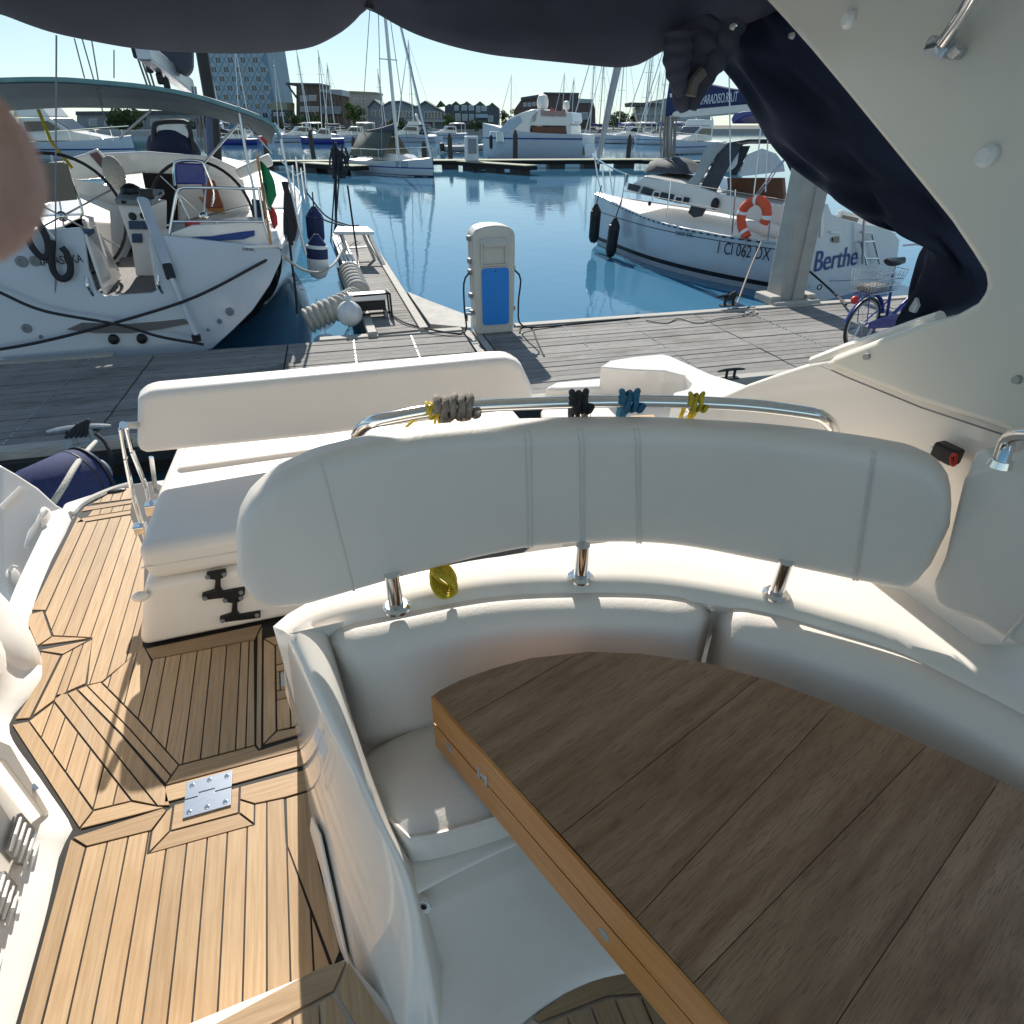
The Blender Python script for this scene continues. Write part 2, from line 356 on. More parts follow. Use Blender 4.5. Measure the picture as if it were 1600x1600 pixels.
# small hatch panel with the flush latch
plank([(-.34,1.37),(-.30,1.41),(-.30,1.80),(-.34,1.85)], sole, T)
plank([(-.34,1.368),(-.22,1.372),(-.22,1.40),(-.298,1.408)], sole, TX)
plank([(-.34,1.852),(-.30,1.802),(-.12,1.80),(-.12,1.85)], sole, TX)
field([(-.298,1.41),(-.12,1.405),(-.12,1.53),(-.298,1.535)], [-.298,-.256,-.214,-.172,-.12], sole, T)
field([(-.298,1.70),(-.12,1.70),(-.12,1.80),(-.298,1.80)], [-.298,-.235,-.172,-.12], sole, T)
plank([(-.298,1.537),(-.12,1.535),(-.12,1.572),(-.298,1.575)], sole, TX)
plank([(-.298,1.665),(-.12,1.665),(-.12,1.698),(-.298,1.698)], sole, TX)
field([(-.298,1.577),(-.12,1.577),(-.12,1.663),(-.298,1.663)], [-.298,-.285,-.20,-.12], sole, TX)
# diagonal band of long boards
plank(zpoly((640,90),(745,520),(575,330)) if 0 else zpoly((420,175),(575,330),(745,520),(712,565),(540,370),(362,190)), sole, T)
plank(zpoly((362,190),(540,370),(712,565),(690,600),(505,390),(322,205)), sole, T)
plank(zpoly((318,205),(505,395),(690,612),(710,690),(655,690),(280,222)), sole, T)
plank(zpoly((280,222),(655,690),(548,668),(225,255),(235,225)), sole, T)
Df = zpoly((120,338),(225,258),(548,670),(388,708))
field(Df, [-1.06,-.989,-.939,-.886,-.835,-.784,-.734,-.66], sole, T)
plank(zpoly((120,338),(388,710),(330,785),(48,352)), sole, T)
plank(zpoly((390,711),(548,672),(655,692),(700,694),(330,788)), sole, TX)
field(zpoly((426,178),(575,328),(632,88),(600,24)), [-.93,-.835,-.77,-.6], sole, T)
# side walkway running aft
def eq(zx, zy): p = P(zx*.225, 650+zy*.225, z=0); return (p.x, p.y)
W = [(-1.165,2.30),(-1.19,2.95),(-.952,2.955),(-.84,2.60),(-.752,1.96),(-.905,1.815),(-.94,2.06),(-.972,2.07),(-1.085,2.115)]
Wf = [(-1.143,2.27),(-1.143,2.945),(-.955,2.95),(-.84,2.60),(-.79,2.22),(-.752,1.94),(-.86,1.81),(-.905,1.81),(-.94,2.06),(-.972,2.075),(-1.08,2.12)]
field(Wf, [-1.143,-1.093,-1.043,-.994,-.945,-.897,-.848,-.80,-.74], sole, T)
plank([(-1.20,2.31),(-1.145,2.29),(-1.145,2.95),(-1.195,3.02)], sole, T)
plank([(-1.215,2.28),(-1.155,2.29),(-1.083,2.118),(-1.12,2.075)], sole, T)
plank([(-1.11,2.078),(-1.08,2.116),(-.972,2.072),(-.943,2.058)], sole, TX)
plank([(-1.11,2.05),(-1.02,2.00),(-.955,2.045),(-.945,2.05)], sole, TX)
field([(-1.02,1.995),(-.955,2.04),(-.935,2.05),(-.91,1.82),(-.96,1.80),(-.99,1.775),(-1.04,1.72)], [-1.06,-.991,-.962,-.9], sole, T)
plank([(-1.10,2.04),(-1.025,1.995),(-1.045,1.715),(-1.09,1.725),(-1.06,1.9)], sole, T)
plank([(-1.19,2.955),(-.955,2.962),(-.96,3.0),(-1.17,2.995)], sole, TX)
field([(-1.15,3.0),(-.962,3.005),(-.965,3.06),(-1.14,3.06)], [-1.16,-1.1,-1.05,-1.0,-.95], sole, T)
plank([(-1.19,3.065),(-.967,3.07),(-.97,3.105),(-1.185,3.11)], sole, TX)
field([(-1.16,3.13),(-.97,3.12),(-1.0,3.26),(-1.05,3.27)], [-1.17,-1.12,-1.075,-1.03,-.95], sole, T)
# hinge plate with six screws across the seam
hg = MB().prism([V((x,y,.001)) for x,y in ((-.545,1.303),(-.422,1.303),(-.422,1.247),(-.468,1.247),(-.468,1.258),(-.51,1.258),(-.51,1.247),(-.545,1.247))], (0,0,.004))
hinge = hg.build('hinge_plate', M['steelb'], yacht, smooth=0, bevel=.001)
MB().prism([V((x,y,.001)) for x,y in ((-.545,1.188),(-.422,1.188),(-.422,1.244),(-.466,1.244),(-.466,1.255),(-.512,1.255),(-.512,1.244),(-.545,1.244))], (0,0,.004)).build('hinge_plate', M['steelb'], yacht, smooth=0, bevel=.001)
for x, y in ((-.53,1.287),(-.484,1.29),(-.437,1.287),(-.53,1.203),(-.484,1.203),(-.437,1.203)):
    MB().lathe((x,y,.005), [(.0001,0),(.007,0),(.006,.002),(.0001,.0025)], 10).build('screw', M['steel'], yacht)
lt = MB(); lt.box((-.245,1.62,.002), (.075,.062,.004))
latch = lt.build('flush_latch', M['steelb'], yacht, smooth=0, bevel=.003)
MB().tube(cat([(-.262,1.60,.005),(-.245,1.615,.006),(-.228,1.60,.005),(-.235,1.635,.006),(-.255,1.64,.006)], 14, True), .0035, 6, True).build('latch_ring', M['steel'], latch)
# --- raised step with teak top, nearest to the viewer
ST = .15
step = MB().prism([V(p) for p in ((-.62,.628,ST-.2),(-.142,.648,ST-.2),(-.02,.46,ST-.2),(1.2,.62,ST-.2),(1.2,-.5,ST-.2),(-.62,-.5,ST-.2))], (0,0,.192)).build('raised_step', M['gel'], yacht, smooth=0, bevel=.006)
sp = lambda *a: [(P(x,y,z=ST+.004).x, P(x,y,z=ST+.004).y) for x,y in a]
stz = ST+.004
plank(sp((240,1650),(500,1510),(543,1498),(522,1548),(300,1668)), step, TX, stz, .012)
plank(sp((545,1500),(640,1645),(600,1680),(524,1550)), step, T, stz, .012)
field(sp((310,1670),(520,1553),(596,1680),(480,1800)), [-.6+.05*k for k in range(14)], step, T, stz)
# teak under the table, on the same level
fx = sp((800,1620),(850,1570),(900,1540),(960,1522),(1010,1520),(1100,1520),(1150,1660),(1140,1760),(800,1760))
plank(sp((830,1590),(880,1552),(930,1528),(975,1520),(1040,1520),(1040,1550),(950,1556),(842,1598)), step, TX, stz, .012)
field(sp((842,1602),(950,1559),(1040,1553),(1120,1560),(1120,1760),(800,1760),(790,1640)), [-.1+.05*k for k in range(14)], step, T, stz)
# --- starboard coaming: wall that climbs from the walkway to the gunwale
base = [P(x,y,z=-.01) for x,y in ((20,1640),(75,1440),(100,1330),(118,1297),(72,1225),(18,1140),(55,1085),(72,1048),(55,1012),(48,985),(62,930),(95,850),(116,802))]
def out(p, dx, z): return V((p.x+dx, p.y, z))
b2 = cat(base, 60)
r0, r1, r2, r3, r4 = [], [], [], [], []
for i, p in enumerate(b2):
    t = i/59; k = max(0, min(1, (t-.60)/.08)); ht = .55*(1-k)+.025*k
    r0.append(V((p.x, p.y, -.012))); r1.append(V((p.x-.016, p.y+.003, .012))); r2.append(V((p.x-.045, p.y+.008, .02)))
    r3.append(V((p.x-.065-.02*(1-k), p.y+.01, .06-.038*k))); r4.append(V((p.x-.10+.02*k, p.y+.02, ht)))
lipk = [1-max(0, min(1, (i/59-.5)/.12)) for i in range(60)]  # added overhanging lip, out of view, meant to shade the wall below
r5 = [V((p.x+.14*k-.02*(1-k), p.y+.005, p.z+.012)) for p, k in zip(r4, lipk)]; tk = [max(0, min(1, (i/59-.60)/.05)) for i in range(60)]
r6 = [V((p.x-.30*(1-q)-.02*q, p.y, p.z+.03*(1-q)-.1*q)) for p, q in zip(r4, tk)]; r7 = [V((p.x-.34*(1-q)-.03*q, p.y, -.9)) for p, q in zip(r4, tk)]
r5 = [a.lerp(b, q) for a, b, q in zip(r5, r4, tk)]
MB().sheet([r0, r1, r2, r3, r4, r5, r6, r7]).build('side_coaming', M['gel'], yacht, smooth=60)
# rounded pillar at the coaming's elbow
pil = []
for px, py, z, r in ((70,1070,-.10,.055),(68,1056,-.03,.062),(58,1032,.02,.070),(40,1000,.05,.078),(5,955,.13,.08),(-40,905,.22,.08),(-90,860,.3,.08)):
    pil.append((P(px,py,z=z), r))
MB().tube([p + V((-.06,0,0)) for p,_ in pil], [r for _,r in pil], 20).build('coaming_pillar', M['gel'], yacht, smooth=60)
# aft end of the gunwale moulding with its latches and caps
q = [(0,724),(28,740),(62,762),(90,788),(112,800),(92,852),(66,915),(42,955),(0,905)]
plate = [P(x, y, X=-1.235 - .002*(116-x)) for x, y in q]
MB().prism(plate, (-.08,.03,-.02)).build('gunwale_moulding', M['gel'], yacht, smooth=0, bevel=.015, seg=3)
ex = lambda x, y, o=0: P(x, y, X=-1.225 - .002*(116-x) + o)
for a, b in (((0,795),(34,762)), ):
    MB().tube([ex(*a), ex(*b)], .012, 8).build('moulding_rib', M['gel'], yacht)
for x, y, r in ((80,818,.075),(28,912,.07)):
    c = ex(x, y); MB().ball(c + V((-.01,0,0)), (.014,r,r*1.15), 16, 10).build('round_cap', M['gelm'], yacht)
latchbar = [ex(x, y, .02) for x, y in ((40,855),(50,832),(58,818),(66,806),(72,798))]
MB().tube(latchbar, [.008,.016,.009,.016,.012], 8).build('latch_bar', M['gel'], yacht)
MB().tube([ex(12,895,.02), ex(20,884,.025), ex(26,886,.02)], .008, 8).build('latch_bar', M['gel'], yacht)
for x, y in ((58,870),(68,874),(66,845),(56,858)):
    MB().ball(ex(x,y,.012), .006, 8, 6).build('screw', M['grey'], yacht)
# vent grilles low on the wall
for vi, (cx0, cy0, n) in enumerate(((36,1312,6),(10,1402,6),(-14,1495,6))):
    g = MB()
    vent = MB().prism([P(a, b, X=-.893) for a, b in ((cx0-20,cy0+15),(cx0-2,cy0-42),(cx0+40,cy0+8),(cx0+20,cy0+60))], (-.012,0,0)).build('vent', M['slot'], yacht, smooth=0)
    for k in range(n):
        f = k/(n-1); a = (cx0-4+36*f, cy0-34+44*f); b = (cx0-20+36*f, cy0+18+42*f)
        MB().tube([P(*a, X=-.886), P((a[0]+b[0])/2, (a[1]+b[1])/2, X=-.878), P(*b, X=-.886)], [.0035,.0045,.003], 6).build('slat', M['white'], vent)
MB().prism([P(a,b,X=-.895) for a,b in ((-30,1150),(8,1166),(70,1272),(64,1278),(0,1192),(-30,1180))], (.012,0,0)).build('rubbing_trim', M['gelm'], yacht, smooth=0, bevel=.003)
MB().tube([P(48,1228,X=-.89), P(56,1236,X=-.88)], .010, 8).build('trim_bolt', M['steelb'], yacht)
# --- port side: coaming wall, arch leg, quarter mouldings
XW = 1.22
wall = [(1600,640),(1420,590),(1320,556),(1267,566),(1215,583),(1167,600),(1110,626),(1050,655),(930,720),(1000,800),(1150,880),(1250,980),(1420,1010),(1600,1010)]
wp = [P(x, y, X=XW) for x, y in wall]
MB().prism(wp, (.14,0,0)).build('port_coaming_wall', M['gel'], yacht, smooth=0, bevel=.012, seg=3)
arch = [(1700,40),(1700,700),(1600,684),(1440,632),(1283,571),(1300,556),(1378,526),(1440,504),(1490,491),(1522,473),(1537,452),(1533,428),(1515,398),(1480,346),(1440,296),(1380,222),(1320,148),(1262,78),(1225,36),(1192,0),(1160,-40),(1140,-75),(1300,-160),(1560,-110),(1640,-40)]
ap = [P(x, y, X=1.19) for x, y in arch]
MB().prism(ap, (.16,0,0)).build('arch_panel', M['cream'], yacht, smooth=0, bevel=.03, seg=4)
MB().tube([P(x,y,X=1.205) for x,y in ((1283,571),(1320,588),(1440,637),(1600,690),(1660,708))], .002, 6).build('panel_seam', M['grey'], yacht)
MB().tube([P(x,y,X=1.24) for x,y in ((1272,566),(1330,544),(1378,529),(1440,507),(1470,498))], .017, 10).build('coaming_edge', M['gel'], yacht)
for x, y, r in ((1329,31,.016),(1545,243,.019)):
    MB().lathe(P(x,y,X=1.19), [(.001,.016),(r*.6,.016),(r,.008),(r,-.004)], 18, (-1,0,0)).build('screw_cap', M['white'], yacht)
for x, y in ((1356,557),(1591,593)):
    MB().lathe(P(x,y,X=1.19), [(.001,.008),(.007,.008),(.009,-.002)], 10, (-1,0,0)).build('snap_stud', M['galv'], yacht)
for x, y in ((1238,56),(1145,42)):
    MB().lathe(P(x,y,X=1.19), [(.001,.008),(.005,.008),(.007,-.002)], 10, (-1,0,0)).build('snap_stud', M['galv'], yacht)
# top-corner stainless strut and its foot
strut = MB().tube([P(1473,66,X=1.14), P(1495,35,X=1.13), P(1530,-20,X=1.1), P(1600,-130,X=1.0)], .011, 12).build('canopy_strut', M['steel'], yacht)
MB().box(P(1478,74,X=1.165), (.05,.05,.018), rx=.5).build('strut_foot', M['steelb'], strut, smooth=0, bevel=.004)
MB().tube([P(1454,76,X=1.15), P(1472,72,X=1.14)], .012, 10).build('strut_pin', M['steelb'], strut)
MB().tube([P(1486,84,X=1.15), P(1500,72,X=1.15)], .010, 10).build('strut_pin', M['steelb'], strut)
# grab rail end at the far side of the seat
hr = MB().tube(cat([P(1561,727,X=1.08), P(1570,702,X=1.08), P(1578,684,X=1.075), P(1600,678,X=1.05), P(1660,682,X=1.0)], 14), .013, 12).build('grab_rail', M['steel'], yacht)
MB().lathe(P(1561,728,X=1.08), [(.001,.012),(.016,.012),(.019,0),(.001,0)], 14, (0,0,1)).build('rail_foot', M['steel'], hr)
# kill-cord hook with red clip on the wall
MB().box(P(1480,708,X=1.19), (.03,.05,.035)).build('switch_housing', M['black'], yacht, smooth=0, bevel=.006)
MB().box(P(1466,704,X=1.20), (.03,.02,.02)).build('switch_flap', M['white'], yacht, smooth=0, bevel=.004)
MB().tube(cat([P(x,y,X=1.165) for x,y in ((1487,712),(1494,710),(1492,725),(1488,727),(1486,718))], 16, True), .003, 6, True).build('red_clip', M['red'], yacht)
# quarter mouldings astern on the port side
zt = .62
def mould(name, pts, z, h, bev=.02):
    MB().prism([P(x,y,z=z) for x,y in pts], (0,0,-h)).build(name, M['gel'], yacht, smooth=0, bevel=bev, seg=4)
mould('quarter_moulding', [(938,573),(953,563),(990,557),(1034,553),(1048,556),(1112,585),(1172,603),(1122,634),(1078,644),(1050,626),(1053,613),(1076,607),(1082,598),(1071,587),(1040,579),(986,577)], .60, .17, .008)
mould('quarter_step', [(850,606),(868,596),(962,588),(975,602),(950,604),(870,607)], .50, .35)
MB().prism([P(x,y,z=.44) for x,y in ((975,600),(1075,604),(1060,650),(1000,690),(850,690),(845,640),(870,612))], (0,0,-.5)).build('transom_locker', M['gel'], yacht, smooth=0, bevel=.02, seg=4)
MB().prism([P(x,y,z=.445) for x,y in ((985,652),(1020,650),(1030,660),(980,660))], (0,0,.008)).build('locker_lid', T, yacht, smooth=0)
# hull skirt below the deck, so that the boat floats
hs = [(-1.62,5.0),(-1.0,5.25),(.9,5.1),(1.75,4.6),(1.9,2),(1.9,-3),(.2,-6),(-1.5,-3),(-1.75,1.5)]
MB().prism([V((x,y,-.22)) for x,y in [(-1.45,2.2),(-.9,2.5),(-.2,3.0),(1.0,3.9),(1.75,3.4),(1.9,1),(1.9,-3),(.2,-6),(-1.5,-3),(-1.75,1.5)]], (0,0,-1.2)).build('hull', M['hull'], yacht, smooth=0, bevel=.05)
MB().prism([V((x,y,-.03)) for x,y in [(-1.32,3.25),(-1.1,3.36),(-.95,3.36),(.5,3.3),(1.75,3.0),(1.75,2.0),(-1.3,2.0)]], (0,0,-.20)).build('swim_platform', M['gel'], yacht, smooth=0, bevel=.02)
MB().tube(cat([P(x,y,z=.0) for x,y in ((112,803),(128,788),(150,776),(180,764),(205,757))], 14), .018, 8).build('platform_rim', M['gel'], yacht)
MB().ball(P(181,767,z=.002), (.05,.022,.01), 12, 6).build('deck_plate', M['black'], yacht)

# unseen roof forward of the arch, put in to block the sun
MB().prism([V((x,y,2.02)) for x,y in ((-1.25,2.08),(.6,2.08),(1.3,1.85),(1.5,.5),(1.5,-2.2),(-1.35,-2.2),(-1.3,.5))], (0,0,.06)).build('sun_block_roof', M['cream'], yacht, smooth=0, bevel=.02)

# ------------------------------------------------------------------ bench with the flip-over backrest
bench = thing('aft_bench', 'white upholstered bench with swing backrest beside the teak walkway', 'bench', (-.1, 2.3, 0))
bb = MB(); bl = [(-.765,1.945),(.35,1.93),(.9,2.2),(.9,2.8),(-.72,2.8),(-.80,2.3)]
bb.hexa([V(p) for p in ((-.765,1.935,.002),(.9,1.92,.002),(.9,2.8,.002),(-.77,2.8,.002))], [V(p) for p in ((-.672,1.945,.272),(.9,1.93,.272),(.9,2.8,.272),(-.66,2.8,.272))]).build('base', M['gel'], bench, smooth=0, bevel=.035, seg=4)
MB().prism([V((x,y,.275)) for x,y in [(-.655,1.935),(.35,1.92),(.9,1.95),(.9,2.82),(-.62,2.82),(-.645,2.4)]], (0,0,.145)).build('seat_cushion', M['vinyl'], bench, smooth=0, bevel=.045, seg=6)
MB().prism([V((x,y,.272)) for x,y in [(-.59,2.46),(.9,2.46),(.9,2.85),(-.58,2.85)]], (0,0,.165)).build('rear_cushion', M['vinyl'], bench, smooth=0, bevel=.03, seg=5)
MB().tube([V((-.655,1.936,.345)), V((-.3,1.927,.345)), V((.35,1.915,.345))], .003, 6).build('piping', M['vinyl'], bench)
BY = 2.42
bk = [P(x, y, Y=BY) for x, y in ((213,707),(214,628),(222,617),(245,612),(500,588),(770,562),(800,561),(817,572),(836,612),(830,640),(500,684),(230,711))]
MB().prism(bk, (0,.11,.012)).build('backrest', M['vinyl'], bench, smooth=0, bevel=.03, seg=5)
# swing frame of flat steel
for a, b in (((190,672),(222,842)), ):
    pts = [P(x, y, Y=2.36) for x, y in ((188,668),(196,715),(208,775),(222,820),(232,858))]
    arm = MB()
    for i in range(4): arm.beam(pts[i], pts[i+1], .012, .035, up=(0,1,.2))
    arm.build('swing_arm', M['steel'], bench, smooth=0, bevel=.004)
    pts = [P(x, y, Y=2.47) for x, y in ((196,664),(206,705),(228,760),(236,800))]
    arm = MB()
    for i in range(3): arm.beam(pts[i], pts[i+1], .012, .03, up=(0,1,.2))
    arm.build('swing_arm', M['steel'], bench, smooth=0, bevel=.004)
MB().tube([P(192,664,Y=2.36), P(216,664,Y=2.45)], .014, 10).build('pivot', M['steel'], bench)
MB().tube([P(236,714,Y=2.5), P(244,772,Y=2.5)], .009, 8).build('support_rod', M['steel'], bench)
MB().box(P(239,794,Y=2.38), (.05,.05,.05)).build('hinge_block', M['steel'], bench, smooth=0, bevel=.006)
MB().box(P(219,825,Y=2.35), (.045,.05,.035)).build('hinge_block', M['steel'], bench, smooth=0, bevel=.006)
MB().ball(P(220,932,Y=1.94), (.03,.02,.018), 10, 6).build('turn_button', M['gel'], bench)
# two black line holders screwed to the front
def holder(cx, cy, s):
    m = MB(); Yq = 1.942; pp = lambda x, y: P(cx+x*s, cy+y*s, Y=Yq)
    m.prism([pp(*q) for q in ((-26,-17),(4,-22),(6,-14),(-4,-9),(-4,6),(0,12),(34,6),(34,16),(-32,24),(-33,16),(-14,10),(-12,-8),(-26,-10))], (0,-.022,0))
    h = m.build('line_holder', M['black'], bench, smooth=0, bevel=.004)
    for x, y in ((-24,-13),(2,-17),(-28,20),(28,11)): MB().ball(pp(x,y)+V((0,-.022,0)), .009, 8, 6).build('screw', M['grey'], h)
holder(349, 909, 1.0); holder(375, 945, .95)

# ------------------------------------------------------------------ dinette: moulded settee, cushions, curved backrest, table
din = thing('dinette_settee', 'curved white moulded settee around the teak table', 'settee', (.5, .8, 0))
ZL = .68
inner = [(452,992),(500,962),(620,936),(760,911),(900,904),(1040,908),(1200,934),(1300,961),(1410,994),(1500,1036),(1600,1085),(1700,1140)]
N = 48
I = cat([P(x,y,z=ZL) for x,y in inner], N)
def off(c, d, z=None, fr=None):
    outp = []
    for i in range(len(c)):
        a, b = c[max(0,i-1)], c[min(len(c)-1,i+1)]; t = (b-a); nrm = V((-t.y, t.x, 0)).normalized()
        p = c[i] + nrm*d
        outp.append(V((p.x, p.y, p.z if z is None else z)))
    return outp
def offv(c, f, z):
    o1 = off(c, 1.0, z); return [p.lerp(q, f(i/(len(c)-1))) if 0 else V((p.x+(q.x-p.x)*f(i/(len(c)-1)), p.y+(q.y-p.y)*f(i/(len(c)-1)), z)) for i,(p,q) in enumerate(zip(c, o1))]
LW = lambda t: float(np.interp(t, [0,.1,.3,.45,.6,1], [.05,.07,.10,.15,.30,.34]))
led = [offv(I,LW,.05), offv(I,LW,ZL), off(I,.02,ZL+.004), off(I,-.012,ZL-.004), off(I,-.026,ZL-.03), off(I,-.016,ZL-.055), off(I,0,ZL-.07), off(I,.05,.2)]
MB().loft([[r[k] for r in led] for k in range(N)]).build('ledge', M['gel'], din, smooth=50)
# end wall of the settee towards the walkway
baser = cat([P(*p[:2], z=p[2]) for p in ((464,1140,0),(488,1285,0),(530,1480,.0),(640,1660,.15))], 30)
topr = cat([P(*p[:2], z=p[2]) for p in ((450,990,.68),(516,1125,.60),(590,1275,.47),(646,1400,.36),(668,1600,.17))], 30)
topi = cat([P(*p[:2], z=p[2]) for p in ((497,962,.68),(548,1140,.575),(604,1280,.45),(660,1400,.33),(694,1640,.16))], 30)
mid = [a.lerp(b, .5) + V((-.02,0,.0)) for a, b in zip(baser, topr)]
midt = [a.lerp(b, .92) + V((-.012,0,.0)) for a, b in zip(baser, topr)]
topm = [a.lerp(b, .35) + V((0,0,.006)) for a, b in zip(topr, topi)]
topd = [p + V((.012,.0,-.05)) for p in topi]
MB().sheet([baser, mid, midt, topr, topm, topi, topd]).build('end_wall', M['gel'], din, smooth=180, sub=2)
aft = [baser[0], mid[0], midt[0], topr[0]]
MB().sheet([aft, [p + V((.12,.0,0)) for p in aft]]).build('aft_wall', M['gel'], din, smooth=60)
# inset oval light panel
wl = lambda s, t: baser[int(s*29)].lerp(mid[int(s*29)], t) + V((-.006,0,0))
pan = [wl(.36,.08), wl(.36,.5), wl(.42,.75), wl(.72,.30), wl(.80,.04)]
MB().prism(pan, (-.006,0,0)).build('side_panel', M['gelm'], din, smooth=0, bevel=.004)
c = wl(.52,.42); ax = (wl(.60,.40)-wl(.46,.44)).normalized()
MB().tube(cat([c+ax*.035, c+V((0,0,.016)), c-ax*.035, c-V((0,0,.016))], 18, True), .005, 6, True).build('oval_ring', M['white'], din)
MB().beam(c-ax*.02, c+ax*.02, .006, .012).build('oval_slot', M['grey'], din, smooth=0)
# seat plinth under the cushion: rounded front with concave toe
fr_px = [(640,1392),(700,1360),(800,1312),(900,1270),(960,1240),(1050,1210),(1150,1220)]
f0 = cat([P(x,y,z=.36) for x,y in fr_px], 24)
f1 = cat([P(*p, z=.30) for p in ((652,1432),(720,1400),(830,1350),(930,1306),(1000,1280),(1100,1260),(1200,1280))], 24)
f2 = cat([P(*p, z=.20) for p in ((663,1520),(745,1490),(850,1440),(950,1420),(1040,1400),(1120,1400),(1220,1420))], 24)
f3 = cat([P(*p, z=.175) for p in ((700,1640),(790,1570),(870,1525),(950,1506),(1020,1500),(1100,1505),(1220,1540))], 24)
f4 = cat([P(*p, z=.152) for p in ((730,1680),(815,1600),(880,1556),(950,1528),(1020,1520),(1100,1520),(1220,1560))], 24)
fin = [p + V((.02,.22,.01)) for p in f0]
fa_ = [p + V((-.004,-.008,-.012)) for p in f0]; fb_ = [a.lerp(b,.45) + V((.008,.035,.0)) for a,b in zip(f0,f1)]; fc_ = [p + V((.004,.012,.006)) for p in f1]
MB().sheet([fin, f0, fa_, fb_, fc_, f1, f2, f3, f4]).build('plinth', M['gel'], din, smooth=80)
MB().lathe(P(663,1412,z=.325), [(.001,.006),(.006,.006),(.014,.010),(.016,0)], 16, (-.3,-.8,.3)).build('drain_fitting', M['white'], din)
MB().lathe(P(663,1412,z=.327), [(.001,.009),(.006,.0085)], 12, (-.3,-.8,.3)).build('drain_hole', M['dark'], din)
# seat cushion
def ribbon_cushion(name, rails, m, parent, smooth=70):
    return MB().sheet(rails).build(name, m, parent, smooth=smooth)
seat = thing('seat_cushion', 'white piped seat cushion under the table overhang', 'cushion', (.3, .8, .36))
s_in = cat([P(*p, z=.42) for p in ((596,1255),(640,1215),(720,1175),(800,1150),(900,1120),(1000,1110),(1150,1140),(1300,1180))], 24)
s_fr = cat([P(*p, z=.43) for p in ((600,1268),(640,1310),(662,1308),(740,1288),(830,1256),(950,1215),(1100,1220),(1280,1260))], 24)
s_e0 = [p + V((0,-.008,-.012)) for p in s_fr]; s_e1 = [p + V((.0,-.014,-.06)) for p in s_fr]; s_b = [p + V((0,.1,-.06)) for p in s_fr]
s_in = [p + V((-.03,.10,0)) for p in s_in]
s_mid = [a.lerp(b,.5)+V((0,0,.022)) for a,b in zip(s_in, s_fr)]
MB().sheet([[p+V((-.01,.05,-.05)) for p in s_in], s_in, s_mid, s_fr, s_e0, s_e1, s_b]).build('cushion_body', M['vinyl'], seat, smooth=80)
MB().tube(s_fr, .0045, 6).build('piping', M['vinyl'], seat)
# seat-back cushions: two curved pads under the ledge
Ib = off(I, -.02)
def pad(name, label, i0, i1, endl, endr):
    idx = np.linspace(i0, i1, 26); prof = [(.02,-.05,0),(-.012,-.026,.5),(-.05,-.024,1),(-.080,-.038,1),(-.102,-.08,1),(-.128,-.17,1),(-.165,-.235,1),(-.16,-.275,1)]
    rails = [[] for _ in prof]
    for k, f in enumerate(idx):
        j = int(min(f, N-1.001)); p = I[j].lerp(I[min(j+1,N-1)], f-j); t = (I[min(j+1,N-1)]-I[max(j-1,0)]); nr = V((-t.y,t.x,0)).normalized(); tt = t.normalized()
        e = k/25; near = min(e/.06 if endl else 9, (1-e)/.10 if endr else 9); sh = math.sqrt(max(0, 1-(1-min(near,1))**2))
        for q, (d, h, w) in enumerate(prof):
            rails[q].append(p + nr*(.01 + (d-.01)*sh if w else d) + V((0,0,h*1.0 - (1-sh)*.06*(1 if q < 5 else 0))))
    th = thing(name, label, 'cushion', (I[int(i0)].x, I[int(i0)].y, .42))
    MB().sheet(rails).build('cushion_body', M['vinyl'], th, smooth=80)
    return th
jl = min(range(N), key=lambda i: abs(proj(I[i])[0]-1127))
pad('seat_back_cushion', 'long curved white seat-back pad below the ledge, from the end wall to the dividing gap', 2, jl-.12, True, True)
pad('seat_back_cushion', 'white seat-back pad below the ledge, next to the port coaming wall', jl+.15, N-1, True, False)
# curved backrest: find spots on its leaning face from the picture
KP = .85/.86
PC = cat([V((p[0]*KP, p[1]*KP, .75)) for p in ((-.34,1.045,.74),(-.2,1.068,.74),(0,1.078,.74),(.2,1.085,.74),(.43,1.07,.74),(.67,1.02,.74),(.85,.915,.74),(1.04,.75,.74),(1.14,.64,.74),(1.2,.54,.74))], 161)
def face(i, h):
    j = max(0, min(159, int(i))); p = PC[j].lerp(PC[j+1], i-j); t = PC[min(j+2,160)] - PC[max(j-1,0)]; nr = V((-t.y,t.x,0)).normalized()
    return p - nr*(.038*h/.35) + V((0,0,h)), nr
def locate(px, py):
    r = ray(px, py); best = None
    for i in range(0, 160):
        for h in (0,):
            p0, nr = face(i+.5, 0); t = PC[i+1]-PC[i]; nn = t.cross(V((-nr.x*.038/.35, -nr.y*.038/.35, 1))).normalized()
            k = (p0-EYE).dot(nn)/r.dot(nn)
            if k <= 0: continue
            x = EYE + r*k; s = (x-PC[i]).dot(t)/t.length_squared - .0
            e = abs(s-.5)
            if best is None or e < best[0]: best = (e, i+s, x.z-.75)
    return best[1], best[2]
topx = [(366,855),(372,810),(390,775),(430,738),(500,706),(580,687),(660,673),(740,666),(820,662),(910,659),(1000,659),(1100,663),(1200,669),(1290,679),(1370,691),(1425,702),(1458,716),(1476,738),(1484,768)]
botx = [(366,855),(370,895),(382,935),(405,957),(435,966),(480,961),(557,938),(650,912),(740,888),(830,870),(910,864),(1000,863),(1090,872),(1160,886),(1250,905),(1330,922),(1390,938),(1425,942),(1440,930),(1456,898),(1471,848),(1484,795)]
tl = [(12.3,.12),(13.3,.188),(15.2,.25),(17.9,.293),(22.7,.333),(30.2,.358),(38.7,.367)] + [locate(*p) for p in topx[6:15]] + [(131.2,.355),(137.1,.353),(141.4,.338),(144.4,.306),(146.4,.258),(147.4,.20)]
